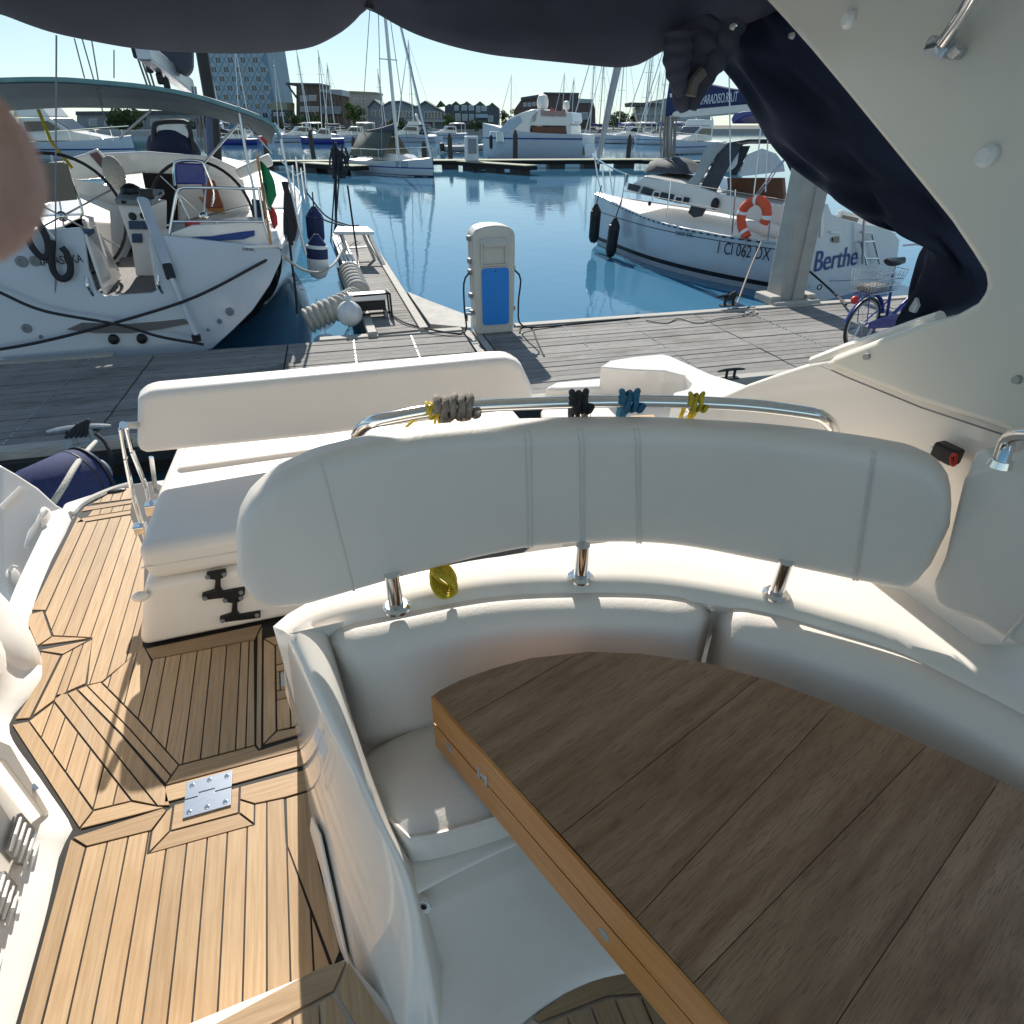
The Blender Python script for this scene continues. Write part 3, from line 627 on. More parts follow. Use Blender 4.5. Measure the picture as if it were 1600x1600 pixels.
bl_ = [(12.3,.10),(12.5,.056),(14,.008),(16.95,-.022)] + [locate(*p) for p in botx[5:15]] + [(136.4,-.009),(144.5,-.002),(146.4,.02),(147.4,.08)]
s0, s1 = 12.35, 147.4
sg = np.linspace(s0-3, s1+3, 400)
def soften(l):
    y = np.interp(sg, [a for a,_ in l], [b for _,b in l]); k = np.hanning(7); k /= k.sum(); return list(zip(sg, np.convolve(np.pad(y, 3, 'edge'), k, 'valid')))
tl, bl_ = soften(tl), soften(bl_)
rings = []
K = 72; TH = .095
for k in range(K+1):
    e = .5-.5*math.cos(math.pi*k/K); s = s0 + (s1-s0)*(.5*e + .5*k/K)
    ht = np.interp(s, [a for a,_ in tl], [b for _,b in tl]); hb = np.interp(s, [a for a,_ in bl_], [b for _,b in bl_])
    ht -= .020; hb += .010
    if ht-hb < .004: ht, hb = (ht+hb)/2+.002, (ht+hb)/2-.002
    p0, nr = face(s, hb); p1, _ = face(s, ht); u = (p1-p0); H = u.length; u = u.normalized(); r = min(.036, H/2.02); wd = TH*min(1, math.sqrt(max(H-.0,0)/.16)); et = math.sqrt(max(.02, 1-max(0, 1-min(s-s0, s1-s)/2.6)**2)); p0 = p0 + nr*(wd*.5*(1-et)); wd = wd*et + .002
    r2 = min(r, wd/2.02); ring = []
    for cx, cy, a0 in ((r2, r, 1.5*math.pi), (r2, H-r, math.pi), (wd-r2, H-r, math.pi/2), (wd-r2, r, 0)):
        for q in range(6):
            a = a0 - q/5*math.pi/2
            xx, yy = cx + math.cos(a)*r2, cy + math.sin(a)*r
            if yy < .09 and H > .2: yy += .035*(xx/wd)*(1-yy/.09)
            ring.append(p0 + nr*xx + u*yy)
    A6 = []
    for c4 in range(4):
        A6 += ring[c4*6:c4*6+6]; a, b = ring[c4*6+5], ring[(c4*6+6) % 24]
        A6 += [a.lerp(b, f) for f in (.06,.35,.65,.94)]
    ring = A6
    rings.append(ring)
back = thing('curved_backrest', 'long curved white vinyl backrest on short steel posts', 'backrest', (.5, 1.0, ZL))
MB().loft(rings).build('backrest_pad', M['vinyl'], back, smooth=60)
def seam(pa, pb, r=.0032):
    (sa, ha), (sb, hb) = locate(*pa), locate(*pb); pts = []; ha -= .022; hb += .012
    for k in range(21):
        f = k/20; s = sa + (sb-sa)*f; h = ha + (hb-ha)*f
        p, nr = face(s, h); e = .036; d = 0
        tpv = np.interp(s, [a for a,_ in tl], [b for _,b in tl]) - .020; bt = np.interp(s, [a for a,_ in bl_], [b for _,b in bl_]) + .010
        for q in (tpv-h, h-bt):
            if q < e: d = max(d, e - math.sqrt(max(0, e*e-(e-max(q,0))**2)))
        pts.append(p + nr*(d + .0012))
    MB().tube(pts, r, 6).build('seam', M['seam'], back)
for a, b in (((500,712),(557,940)), ((822,664),(826,872)), ((831,664),(832,870)), ((907,661),(908,866)), ((914,661),(913,866)), ((996,661),(996,865)), ((1003,661),(1001,866)), ((1370,694),(1330,924)), ((1375,695),(1336,924))): seam(a, b)
for x, y in ((620,950),(907,903),(1212,930)):
    p = P(x, y, z=ZL+.004)
    MB().tube([p, p+V((-.002,-.004,.10))], .0165, 14).build('post', M['steel'], back)
    MB().lathe(p, [(.001,0),(.031,0),(.031,.006),(.024,.012),(.001,.012)], 18).build('post_flange', M['steel'], back)
rail = cat([P(*p[:2], z=p[2]) for p in ((557,692,.99),(558,680,1.03),(572,664,1.07),(600,655,1.09),(700,638,1.10),(850,630,1.10),(1000,627,1.10),(1150,632,1.10),(1262,645,1.095),(1292,657,1.075),(1301,672,1.045),(1302,690,1.0))], 80)
MB().tube(rail, .0135, 14).build('grab_rail', M['steel'], back)
for x in (937, 918): 
    pass
j = min(range(80), key=lambda i: abs(proj(rail[i])[0]-922)); MB().tube([rail[j], rail[j]+V((.012,.05,-.2))], .012, 10).build('rail_post', M['steel'], back)
def on_rail(px, dz=0): i = min(range(80), key=lambda i: abs(proj(rail[i])[0]-px)); return rail[i] + V((0,0,dz)), (rail[min(i+1,79)]-rail[max(i-1,0)]).normalized()
def lashing(name, label, px, m, r, turns, w, tails, knot=0):
    p, t = on_rail(px); mb = MB(); s = t.cross(V((0,0,1))).normalized(); pts = []
    for k in range(turns*10+1):
        a = 2*math.pi*k/10; f = k/(turns*10)-.5
        pts.append(p + t*(f*w + .002*math.sin(k*1.7)) + (s*math.cos(a) + V((0,0,1))*math.sin(a))*(.0135+r*.9 + .002*math.sin(k*.9)))
    mb.tube(pts, r, 7)
    for tl_ in tails: mb.tube(cat([p + t*a + s*b + V((0,0,c)) for a,b,c in tl_], 14), r, 7)
    for k in range(knot):
        a = k*2.1; mb.tube(cat([p + t*(.012*math.cos(a+q) - .0) + s*(-.026-.006*k%2) + V((0,0,-.012-.018*math.sin(a+q*1.3) - .004*k)) for q in (0,1.3,2.6,3.9,5.2)], 20, True), r*1.05, 7, True)
    o = mb.build(name, m, None, smooth=70); return tag(o, label, 'rope')
lashing('rope_lashing', 'thin yellow cord tied round the steel rail beside the taupe rope', 678, M['rope_y'], .0035, 4, .03, [[(0,-.02,.0),(.005,-.03,-.03),(.002,-.03,-.06),(.01,-.035,-.1)],[(-.01,-.02,-.01),(-.04,-.03,-.03),(-.07,-.02,-.05),(-.09,-.02,-.09)],[(.012,-.02,0),(.012,-.03,-.04),(.018,-.03,-.085)]])
lashing('rope_lashing', 'thick taupe rope knotted round the steel rail', 716, M['rope_g'], .0085, 5, .085, [[(.0,-.02,.01),(-.02,-.035,-.02),(-.012,-.04,-.06),(.012,-.04,-.062),(.022,-.035,-.02),(.01,-.02,.012)],[(-.022,-.02,.012),(-.032,-.03,-.03),(-.025,-.03,-.05)]], 2)
lashing('strap_lashing', 'black strap tied round the steel rail over the middle seam', 909, M['rope_d'], .0075, 3, .04, [[(-.01,-.02,.0),(-.014,-.026,-.03),(-.008,-.02,-.10)],[(.008,-.02,0),(.004,-.03,-.03),(.002,-.02,-.10)]], 1)
lashing('rope_lashing', 'teal blue tape tied round the steel rail', 982, M['rope_b'], .007, 3, .045, [[(-.016,-.02,.0),(-.018,-.024,-.04),(-.02,-.01,-.10)],[(-.006,-.02,.0),(-.008,-.024,-.04),(-.012,-.01,-.10)]])
lashing('rope_lashing', 'yellow cord tied round the steel rail nearest the coaming wall', 1087, M['rope_y'], .0048, 3, .035, [[(-.008,-.02,.0),(-.02,-.03,-.03),(-.03,-.02,-.085)],[(.006,-.02,0),(-.004,-.03,-.04),(-.008,-.02,-.085)],[(.012,-.02,0),(.0,-.03,-.05),(-.03,-.02,-.07)]])
# yellow coil and dark clutter lying behind the backrest
yc = MB(); c = P(693,908,z=.72)
for k in range(7):
    yc.tube(cat([c + V((.028*math.cos(a+k*.7)*(1-.05*k), .018*math.sin(a)*(1+.1*math.sin(k)), .035*math.sin(a+k*.5))) for a in (0,1.05,2.1,3.14,4.2,5.2)], 22, True), .004, 6, True)
tag(yc.build('rope_coil', M['rope_y'], None, smooth=70), 'yellow rope coil lying on the ledge under the backrest', 'rope')
bagm = MB(); 
for x, y, sx_ in ((600,935,.2),(730,905,.26),(790,890,.12)):
    bagm.ball(P(x,y,z=.60)+V((0,.16,0)), (sx_,.12,.07), 14, 8)
tag(bagm.build('canvas_bag', M['navy2'], None), 'dark folded canvas bag stowed behind the ledge', 'bag')

# ------------------------------------------------------------------ folding table
tab = thing('folding_table', 'half-round weathered teak table with folded leaf', 'table', (.6, .5, ST))
ZT = .62
outl = [(677,1086),(688,1078),(720,1062),(770,1044),(830,1028),(920,1018),(1000,1021),(1100,1035),(1200,1062),(1300,1099),(1400,1142),(1500,1189),(1600,1236),(1800,1330),(1800,1900),(1300,1778),(1140,1600),(900,1330),(770,1190)]
tp = [(P(x,y,z=ZT).x, P(x,y,z=ZT).y) for x, y in outl]
e0, e1 = P(677,1086,z=ZT), P(1140,1600,z=ZT); ed = (e1-e0).normalized(); en = V((-ed.y, ed.x, 0))
if en.x > 0: en = -en
# planks of the top leaf
seams = [((650,1165),(905,1020)), ((881,1300),(1190,1056)), ((1000,1365+64),(1307,1100)), ((1090,1530),(1454,1159)), ((1300,1610),(1562,1219))]
lines = []
for a, b in seams:
    A_, B_ = P(*a, z=ZT), P(*b, z=ZT); d_ = (B_-A_).normalized(); n_ = (-d_.y, d_.x); lines.append((n_[0], n_[1], n_[0]*A_.x+n_[1]*A_.y))
prev = tp
pieces = []
for nx, ny, c_ in lines:
    pieces.append(clip(prev, nx, ny, c_)); prev = clip(prev, -nx, -ny, -c_)
pieces.append(prev)
if area(pieces[0]) > area(pieces[-1])*3:
    pass
for q in pieces:
    if len(q) > 2: plank(q, tab, M['tabletop'], ZT, .016, .0006, 'plank')
q = inset(tp, .001)
MB().prism([V((x,y,ZT-.078)) for x,y in q], (0,0,.0615)).build('upper_leaf', M['tabletop'], tab, smooth=0)
MB().prism([V((x,y,ZT-.160)) for x,y in inset(tp, .002)], (0,0,.078)).build('lower_leaf', M['tabletop'], tab, smooth=0)
MB().beam(e0+V((0,0,-.0386))+en*.003, e1+ed*.4+V((0,0,-.0386))+en*.003, .006, .0765).build('edge_board', M['tableedge'], tab, smooth=0)
MB().beam(e0+V((0,0,-.121))+en*.003, e1+ed*.4+V((0,0,-.121))+en*.003, .006, .0765).build('edge_board', M['tableedge'], tab, smooth=0)
def edgept(px, py): r = ray(px,py); k = (e0-EYE).dot(en)/r.dot(en); return EYE + r*k + en*.004
for x, y in ((706,1166),(948,1456)): MB().lathe(edgept(x,y), [(.001,.004),(.012,.003),(.0125,-.004)], 18, en).build('steel_plug', M['galv'], tab)
hp = edgept(758,1211); th_ = MB().box(hp, (.006,.034,.012), rz=math.atan2(ed.y,ed.x)-math.pi/2)
for k in (-.012,.012): th_.box(hp+ed*k, (.008,.008,.034), rz=math.atan2(ed.y,ed.x)-math.pi/2)
th_.build('table_hinge', M['steelb'], tab, smooth=0, bevel=.001)
for x, y in ((868,1370),(884,1391),(908,1404),(746,1215),(805,1302),(893,1340)): MB().lathe(edgept(x,y)-en*.0025, [(.001,.002),(.0028,.002)], 8, en).build('screw_hole', M['dark'], tab)
pc = V((.72,.42,0)); MB().tube([pc+V((0,0,ST)), pc+V((0,0,ZT-.162))], .05, 20).build('pedestal', M['steelb'], tab)
# second settee back along the port side
ps = thing('port_seat_back', 'pale grey upholstered side backrest against the port coaming', 'cushion', (1.15,.5,.6))
pb = [P(x,y,X=1.12) for x,y in ((1500,740),(1580,706),(1720,700),(1720,1180),(1600,1020),(1530,975),(1480,960),(1455,945),(1450,915),(1470,870))]
MB().prism(pb, (.09,0,.0)).build('backrest_pad', M['vinyl'], ps, smooth=0, bevel=.028, seg=5)
MB().tube([P(x,y,X=1.117) for x,y in ((1700,905),(1600,962),(1565,1005))], .003, 6).build('seam', M['vinyl'], ps)
bx = MB().prism([P(x,y,X=1.13) for x,y in ((1500,760),(1520,706),(1538,700),(1556,728),(1520,778),(1497,815))], (.07,0,0)).build('rail_block', M['gel'], yacht, smooth=0, bevel=.012, seg=3)
# ================================================================== ROLLED CANVAS UNDER THE ARCH
can = thing('canvas_curtain', 'rolled charcoal canvas curtain sagging in two swags under the roof', 'curtain', (0, 2.15, 1.8))
def swag(name, pts, m, Yc, ztop, folds, depth=.085):
    bot = cat([V((x, y, 0)) for x, y in pts], 60); rings = []
    for i, b in enumerate(bot):
        pb = P(b.x, b.y, Y=Yc - .30*max(0, min(1, (b.x-830)/350))); H = ztop - pb.z; ring = []
        for k in range(20):
            a = 2*math.pi*k/20
            w = depth*(.55+.45*min(1, H/.3)); wob = 1 + .12*math.sin(3*a + i*.11) + .05*math.sin(5*a - i*.23)
            x = pb.x + .0; y = pb.y + .015 - math.cos(a)*w*wob; z = pb.z + H/2 - math.sin(a)*H/2*(1 if math.sin(a) > 0 else 1)
            z0 = math.sin(a)
            y += folds*.012*math.sin(9*z0 + i*.16 + 1.5*math.sin(i*.07)) * abs(math.cos(a))
            ring.append(V((x, y, z)))
        rings.append(ring)
    MB().loft(rings).build(name, m, can, smooth=180)
    for kk in (17, 16): MB().tube([r[kk] for r in rings[2:-2]], .0016, 5).build('stitched_hem', M['black'], can)
M['swagl'] = mat('lit_grey_canvas', (.062,.068,.088), .85, var=.15, vs=5, bump=.7, bs=6)  # paler grey paints backlight into one swag; plain grey on sail covers
M['swagr'] = mat('charcoal_canvas', (.028,.032,.052), .8, var=.2, vs=5, bump=.9, bs=7)
swag('swag', [(-160,-30),(-60,5),(0,22),(40,37),(80,50),(140,63),(210,75),(290,81),(380,83),(440,80),(490,72),(530,52),(552,35),(566,20),(574,14)], M['swagl'], 2.07, 2.05, .5)
swag('swag', [(576,14),(590,20),(625,40),(660,56),(710,72),(770,85),(830,92),(880,97),(930,102),(970,105),(1000,101),(1025,88),(1050,74),(1085,60),(1130,45),(1190,30),(1260,-10)], M['swagr'], 2.06, 2.05, 1.3)
MB().tube([P(577,14,Y=2.06), P(578,-30,Y=2.06)], .012, 8).build('tie_strap', M['black'], can)
# bunched end hanging by the arch
for k, pts in enumerate((((1100,30,.06),(1080,80,.075),(1072,120,.055),(1068,150,.040),(1072,172,.020)), ((1140,30,.05),(1122,75,.05),(1104,110,.04),(1090,145,.025),(1082,172,.012)), ((1062,50,.04),(1058,90,.04),(1060,125,.03),(1064,150,.012)))):
    MB().tube(cat([P(x,y,Y=1.85-.03*k) for x,y,_ in pts], 24), [float(np.interp(i, np.linspace(0,23,len(pts)), [p[2] for p in pts]))*(1+.07*math.sin(i*1.3+k)) for i in range(24)], 12).build('hanging_fold', M['swagr'], can, smooth=180)
MB().tube([P(1079,150,Y=1.78), P(1084,128,Y=1.78), P(1098,112,Y=1.78)], .016, 8).build('leather_strap', mat('grey_webbing', (.10,.095,.09), .7), can)
MB().ball(P(1146,41,Y=1.78), .012, 10, 6).build('snap_stud', M['steel'], can)
# side roll lashed along the aft edge of the arch
side = thing('side_curtain', 'rolled dark navy side curtain running down the aft edge of the cream arch', 'curtain', (1.28,1.4,1.5))
lp = [(1150,48),(1128,68),(1118,84),(1124,98),(1138,114),(1160,140),(1176,168),(1188,192),(1204,222),(1232,254),(1275,288),(1320,320),(1362,344),(1400,358),(1440,366),(1452,376),(1442,396),(1435,425),(1430,460),(1430,503)]
rp_ = [(1196,-20),(1215,10),(1228,30),(1240,45),(1262,70),(1300,112),(1340,160),(1376,206),(1412,250),(1446,292),(1478,336),(1502,374),(1522,402),(1537,425),(1545,440),(1549,452),(1547,463),(1536,478),(1505,492),(1450,506)]
rings = []
a_, b_ = cat([V((x,y,0)) for x,y in lp], 110), cat([V((x,y,0)) for x,y in rp_], 110)
for ii in range(110):
    i = ii*64/110
    l, r = P(a_[ii].x, a_[ii].y, X=1.34), P(b_[ii].x+14*min(1,(63.5-i)/12), b_[ii].y-8*min(1,(63.5-i)/12), X=1.40); c = (l+r)/2; h = (r-l)/2; ring = []
    for k in range(44):
        a = 2*math.pi*k/44; wob = 1 + .06*math.sin(i*.21+2*a) ; fold = .020*math.sin(i*.16 + 6.5*math.cos(a) + 1.2*math.sin(i*.17)) + .010*math.sin(i*.42 - 9*math.cos(a)) + .006*math.sin(i*.33-3*math.cos(a))
        ring.append(c + h*math.cos(a)*(1 if math.cos(a) < 0 else 1) + V((-math.sin(a)*(.055*wob) - abs(math.sin(a))*fold, 0, 0)))
    rings.append(ring)
MB().loft(rings).build('curtain_roll', M['navy'], side, smooth=180)
MB().prism([P(x,y,X=1.29) for x,y in ((1420,470),(1431,465),(1434,478),(1428,489),(1420,486))], (.008,0,0)).build('clear_tab', M['clear'], side, smooth=0)
# ================================================================== WATER
def wmat():
    m = bpy.data.materials.new('harbour_water'); m.use_nodes = True; nt = m.node_tree; b = nt.nodes['Principled BSDF']; ln = nt.links.new
    b.inputs['Base Color'].default_value = (.05,.165,.27,1); b.inputs['Roughness'].default_value = .03; b.inputs['IOR'].default_value = 1.333
    tc = nt.nodes.new('ShaderNodeTexCoord'); 
    n1 = nt.nodes.new('ShaderNodeTexNoise'); n1.inputs['Scale'].default_value = 1.6; n1.inputs['Detail'].default_value = 5; ln(tc.outputs['Object'], n1.inputs[0])
    n2 = nt.nodes.new('ShaderNodeTexNoise'); n2.inputs['Scale'].default_value = .12; n2.inputs['Detail'].default_value = 2; ln(tc.outputs['Object'], n2.inputs[0])
    ad = nt.nodes.new('ShaderNodeMath'); ad.operation = 'MULTIPLY_ADD'; ln(n2.outputs[0], ad.inputs[0]); ad.inputs[1].default_value = 2.5; ln(n1.outputs[0], ad.inputs[2])
    bp = nt.nodes.new('ShaderNodeBump'); bp.inputs['Strength'].default_value = .045; bp.inputs['Distance'].default_value = .12; ln(ad.outputs[0], bp.inputs['Height']); ln(bp.outputs[0], b.inputs['Normal'])
    return m
WZ = -1.1
wt = MB().add([(-3000,-60,WZ),(3000,-60,WZ),(3000,235,WZ),(-3000,235,WZ)], [(0,1,2,3)]).build('water', wmat(), None, smooth=0, loc=(0,0,WZ)); struct(wt)
# ================================================================== DOCK
DZ = -.6; DA = math.atan(-.075); DE = V((math.cos(DA), math.sin(DA), 0)); DN = V((math.sin(DA), -math.cos(DA), 0)); DO = V((2.3, 7.5, DZ))
def D(a, b, z=0): return DO + DE*a + DN*b + V((0,0,z))
def Da(px, py): p = P(px,py,z=DZ) - DO; return p.dot(DE), p.dot(DN)
dock = MB().prism([D(-9,.02,-.03), D(14,.02,-.03), D(14,2.3,-.03), D(-9,2.3,-.03)], (0,0,-.35)).build('dock', M['dark'], None, smooth=0); struct(dock)
cuts = [-9, -6.6, Da(200,610)[0], Da(446,560)[0], Da(748,535)[0]-.10, Da(1150,525)[0], Da(1150,525)[0]+2.9, 14]
NB = 16; wb = 2.26/NB
for i in range(len(cuts)-1):
    for j in range(NB):
        a0, a1 = cuts[i]+.008, cuts[i+1]-.008
        if cuts[i+1] == cuts[5]: a0 += .22 if i == 4 else 0
        b0, b1 = .04+j*wb+.005, .04+(j+1)*wb-.005; dz = random.uniform(-.004,.004)
        MB().prism([D(a0,b0,dz), D(a1,b0,dz), D(a1,b1,dz), D(a0,b1,dz)], (0,0,-.032)).build('plank', M['dockwood'], dock, smooth=0, bevel=.004, seg=1)
sa = Da(748,535)[0]
for k in (0, .115): MB().prism([D(sa-.09+k,.03,.006), D(sa-.01+k,.03,.006), D(sa-.01+k,2.28,.006), D(sa-.09+k,2.28,.006)], (0,0,-.03)).build('pale_strip', M['dockside'], dock, smooth=0)
for a0, a1 in ((-9,-4.4),(-2.15,sa-.1),(sa+.6,14)):
    MB().prism([D(a0,-.10,.02), D(a1,-.10,.02), D(a1,.035,.02), D(a0,.035,.02)], (0,0,-.16)).build('edge_beam', M['dockside'], dock, smooth=0, bevel=.008)
MB().prism([D(-9,2.29,.0), D(14,2.29,.0), D(14,2.41,.0), D(-9,2.41,.0)], (0,0,-.14)).build('edge_beam', M['dockside'], dock, smooth=0, bevel=.008)
MB().prism([D(-9,2.415,-.08), D(14,2.415,-.08), D(14,2.50,-.08), D(-9,2.50,-.08)], (0,0,-.10)).build('rubbing_strake', M['black'], dock, smooth=0)
sc_ = MB()
for px0, py0 in ((556,560),(652,548),(385,600),(905,530),(1240,520),(1005,520),(60,640)):
    a0 = Da(px0,py0)[0]
    for j in range(NB):
        for e in (.3,.7):
            p = D(a0, .04+(j+e)*wb, .004); sc_.lathe(p, [(.0001,.003),(.011,.002),(.011,-.006)], 8)
sco = sc_.build('screw_heads', M['steelb'], dock); sco['kind'] = 'stuff'
# ---- finger pier
fing = MB()
fp = [P(x,y,z=-.56) for x,y in ((520,368),(572,362),(662,501),(575,508),(560,480))]
FW0, FW1 = P(520,368,z=-.56), P(572,362,z=-.56)
fl = [(.62,16.2),(1.56,16.2),(1.56,7.62),(.62,7.62)]
x0, x1 = P(520,368,z=-.56).x, P(572,362,z=-.56).x; xn0, xn1 = P(560,480,z=-.56).x, P(660,500,z=-.56).x
Yf, Yn = P(548,365,z=-.56).y, 7.60
fx0 = lambda y: x0 + (xn0-x0)*(Yf-y)/(Yf-9.0); fx1 = lambda y: x1 + (xn1-x1)*(Yf-y)/(Yf-7.9)
finger = MB().prism([V((fx0(Yn),Yn,-.62)), V((fx1(Yn),Yn,-.62)), V((fx1(Yf),Yf,-.62)), V((fx0(Yf),Yf,-.62))], (0,0,-.3)).build('finger_pier', M['dark'], None, smooth=0); struct(finger)
y = Yn; k = 0
while y < Yf-.1:
    w = .145; e = .006
    MB().prism([V((fx0(y+w/2)+.12,y+e,-.56+random.uniform(-.004,.004))), V((fx1(y+w/2)-.12,y+e,-.56)), V((fx1(y+w/2)-.12,y+w-e,-.56)), V((fx0(y+w/2)+.12,y+w-e,-.56))], (0,0,-.03)).build('plank', M['dockwood'], finger, smooth=0)
    y += w
for f in (lambda y: (fx0(y), fx0(y)+.11), lambda y: (fx1(y)-.11, fx1(y))):
    MB().prism([V((f(Yn)[0],Yn,-.535)), V((f(Yn)[1],Yn,-.535)), V((f(Yf)[1],Yf,-.535)), V((f(Yf)[0],Yf,-.535))], (0,0,-.18)).build('edge_beam', M['dockside'], finger, smooth=0, bevel=.008)
MB().prism([P(x,y,z=-.575) for x,y in ((636,455),(672,470),(736,494),(736,512),(672,506))], (0,0,-.1)).build('gusset_plate', M['concrete'], finger, smooth=0, bevel=.006)
# ---- service pedestal
ped = thing('service_pedestal', 'grey shore-power pedestal with a blue front panel on the dock', 'pedestal', D(Da(772,519)[0], .12))
pa, pbx = Da(772,519)[0], .10; hz = P(770,349,Y=D(pa,pbx).y).z - DZ; hw = .245
sec = [(-hw,0),(hw,0),(hw,-.01)]
fr = [D(pa-hw*.92,pbx+.17), D(pa+hw*.92,pbx+.17)]
ol = [(-hw*.93,.0),(hw*.93,.0),(hw,hz*.25),(hw*1.04,hz*.8),(hw*1.03,hz*.93),(hw*.8,hz*.975),(hw*.4,hz*.995),(0,hz),(-hw*.4,hz*.995),(-hw*.8,hz*.975),(-hw*1.03,hz*.93),(-hw*1.04,hz*.8),(-hw,hz*.25)]
MB().prism([D(pa+x, pbx+.15, z) for x, z in ol], DN*-.32).build('body', M['pedestal'], ped, smooth=0, bevel=.03, seg=4)
def rrect(x0,x1,z0,z1,r=.04):
    o = []
    for cx, cz, a0 in ((x1-r,z1-r,0),(x0+r,z1-r,90),(x0+r,z0+r,180),(x1-r,z0+r,270)):
        for q in range(5): a = R(a0+q*22.5); o.append((cx+r*math.cos(a), cz+r*math.sin(a)))
    return o
MB().prism([D(pa+x, pbx+.149, z) for x, z in rrect(-.175,.185,hz*.085,hz*.64,.05)], DN*.012).build('panel_rim', M['pedestal'], ped, smooth=0, bevel=.004)
MB().prism([D(pa+x, pbx+.158, z) for x, z in rrect(-.163,.173,hz*.095,hz*.63,.042)], DN*.010).build('blue_panel', M['blue'], ped, smooth=0, bevel=.004)
MB().lathe(D(pa+.01, pbx+.168, hz*.60), [(.001,.006),(.008,.006),(.010,0)], 12, DN).build('lock', M['black'], ped)
for x, z in ((-.215,.06),(.215,.06),(-.23,.92),(.23,.92)): MB().lathe(D(pa+x*.9, pbx+.15, hz*z), [(.001,.005),(.006,.004),(.008,0)], 10, DN).build('screw', M['galv'], ped)
nich = MB()
nx0, nx1, nz0, nz1 = -.14, .125, hz*.665, hz*.88
for q in ([(nx0-.025,nz0-.015),(nx1+.025,nz0-.015),(nx1,nz0),(nx0,nz0)], [(nx1+.025,nz0-.015),(nx1+.025,nz1+.01),(nx1,nz1),(nx1,nz0)], [(nx0-.025,nz1+.01),(nx0-.025,nz0-.015),(nx0,nz0),(nx0,nz1)]):
    nich.prism([D(pa+x, pbx+.15, z) for x, z in q], DN*.03)
nich.build('niche_frame', M['pedestal'], ped, smooth=0, bevel=.006)
MB().prism([D(pa+nx0-.02, pbx+.15, nz1), D(pa+nx1+.02, pbx+.15, nz1), D(pa+nx1, pbx+.20, nz1-.075), D(pa+nx0+.01, pbx+.20, nz1-.075)], DN*.008+V((0,0,.02))).build('niche_hood', M['pedestal'], ped, smooth=0, bevel=.004)
for z in (.88,.68,.58,.36,.2):
    MB().box(D(pa-hw-.02, pbx, hz*z), (.045,.10,.06)).build('socket', M['grey'], ped, smooth=0, bevel=.01)
for z in (.6,.22): MB().box(D(pa+hw+.02, pbx, hz*z), (.035,.09,.06)).build('socket', M['grey'], ped, smooth=0, bevel=.01)
tapm = MB(); tapm.tube([D(pa-hw,pbx+.05,hz*.19), D(pa-hw-.09,pbx+.06,hz*.2), D(pa-hw-.10,pbx+.06,hz*.13)], .018, 8); tapm.box(D(pa-hw-.07,pbx+.06,hz*.25), (.07,.02,.012)); tapm.build('tap', M['steelb'], ped, smooth=40)
def cable(name, label, pts, r, m, n=30, catg='cable'):
    return tag(MB().tube(cat(pts, n), r, 7).build(name, m, None, smooth=80), label, catg)
cable('power_cable', 'dark power cable curving from the pedestal down towards the finger pier', [D(pa-hw-.04,pbx+.05,hz*.58), D(pa-hw-.11,pbx+.06,hz*.50), D(pa-hw-.12,pbx+.07,hz*.25), D(pa-hw-.12,pbx+.1,.05), D(pa-hw-.3,pbx+.08,.03), P(640,507,z=-.54), P(612,492,z=-.54)], .011, M['rope_d'])
cable('power_cable', 'black power cable looping from the pedestal out along the dock edge', [D(pa+hw+.03,pbx+.05,hz*.58), D(pa+hw+.10,pbx+.06,hz*.5), D(pa+hw+.07,pbx+.07,hz*.25), D(pa+hw+.12,pbx+.1,.06), P(870,509,z=-.59), P(905,505,z=-.59), P(960,500,z=-.59), P(1020,494,z=-.59), P(1100,488,z=-.59), P(1180,480,z=-.58)], .011, M['rope_d'], 60)
cable('water_hose', 'thin dark hose lying in a curve across the planks beside the pedestal', [P(812,520,z=-.59), P(814,512,z=-.59), P(830,512,z=-.59), P(838,530,z=-.59), P(846,548,z=-.59), P(850,556,z=-.59)], .010, M['rope_d'])
cable('mooring_rope', 'pale rope lying loosely along the dock edge near the black cleat', [P(1010,500,z=-.585), P(1040,505,z=-.59), P(1060,497,z=-.585), P(1090,505,z=-.59), P(1120,498,z=-.585), P(1160,492,z=-.585), P(1175,486,z=-.585)], .010, M['rope_w'])
# ---- steel pile
pl = thing('dock_pile', 'tall grey steel mooring pile standing at the dock edge', 'pile', P(1226,472,z=DZ))
b0 = P(1226,470,z=DZ); hp_ = P(1268,270,Y=b0.y+.05)
up = (hp_-b0).normalized()*3.6
def pring(c, w, dpt): return [c + DE*x*w + DN*yy*dpt for x, yy in ((-1,1),(1,1),(1,-1),(-1,-1))]
MB().hexa(pring(b0+V((0,0,-.8)), .20, .17), pring(b0+up, .20, .17)).build('shaft', M['pile'], pl, smooth=0, bevel=.02)
MB().hexa(pring(b0+DE*.08+DN*.175+V((0,0,-.3)), .09, .02), pring(b0+up+DE*.08+DN*.175, .09, .02)).build('guide_rail', M['pile'], pl, smooth=0, bevel=.006)
cl = MB()
for x, w in ((-.30,.09),(.30,.07)): cl.prism([b0+DE*(x-w)+DN*.2+V((0,0,.01)), b0+DE*(x+w)+DN*.2+V((0,0,.01)), b0+DE*(x+w)-DN*.2+V((0,0,.01)), b0+DE*(x-w)-DN*.2+V((0,0,.01))], (0,0,.11))
cl.prism([b0+DE*-.38+DN*.30, b0+DE*.38+DN*.30, b0+DE*.38+DN*.2, b0+DE*-.38+DN*.2], (0,0,.06))
cl.build('pile_guide', M['dockside'], pl, smooth=0, bevel=.02)
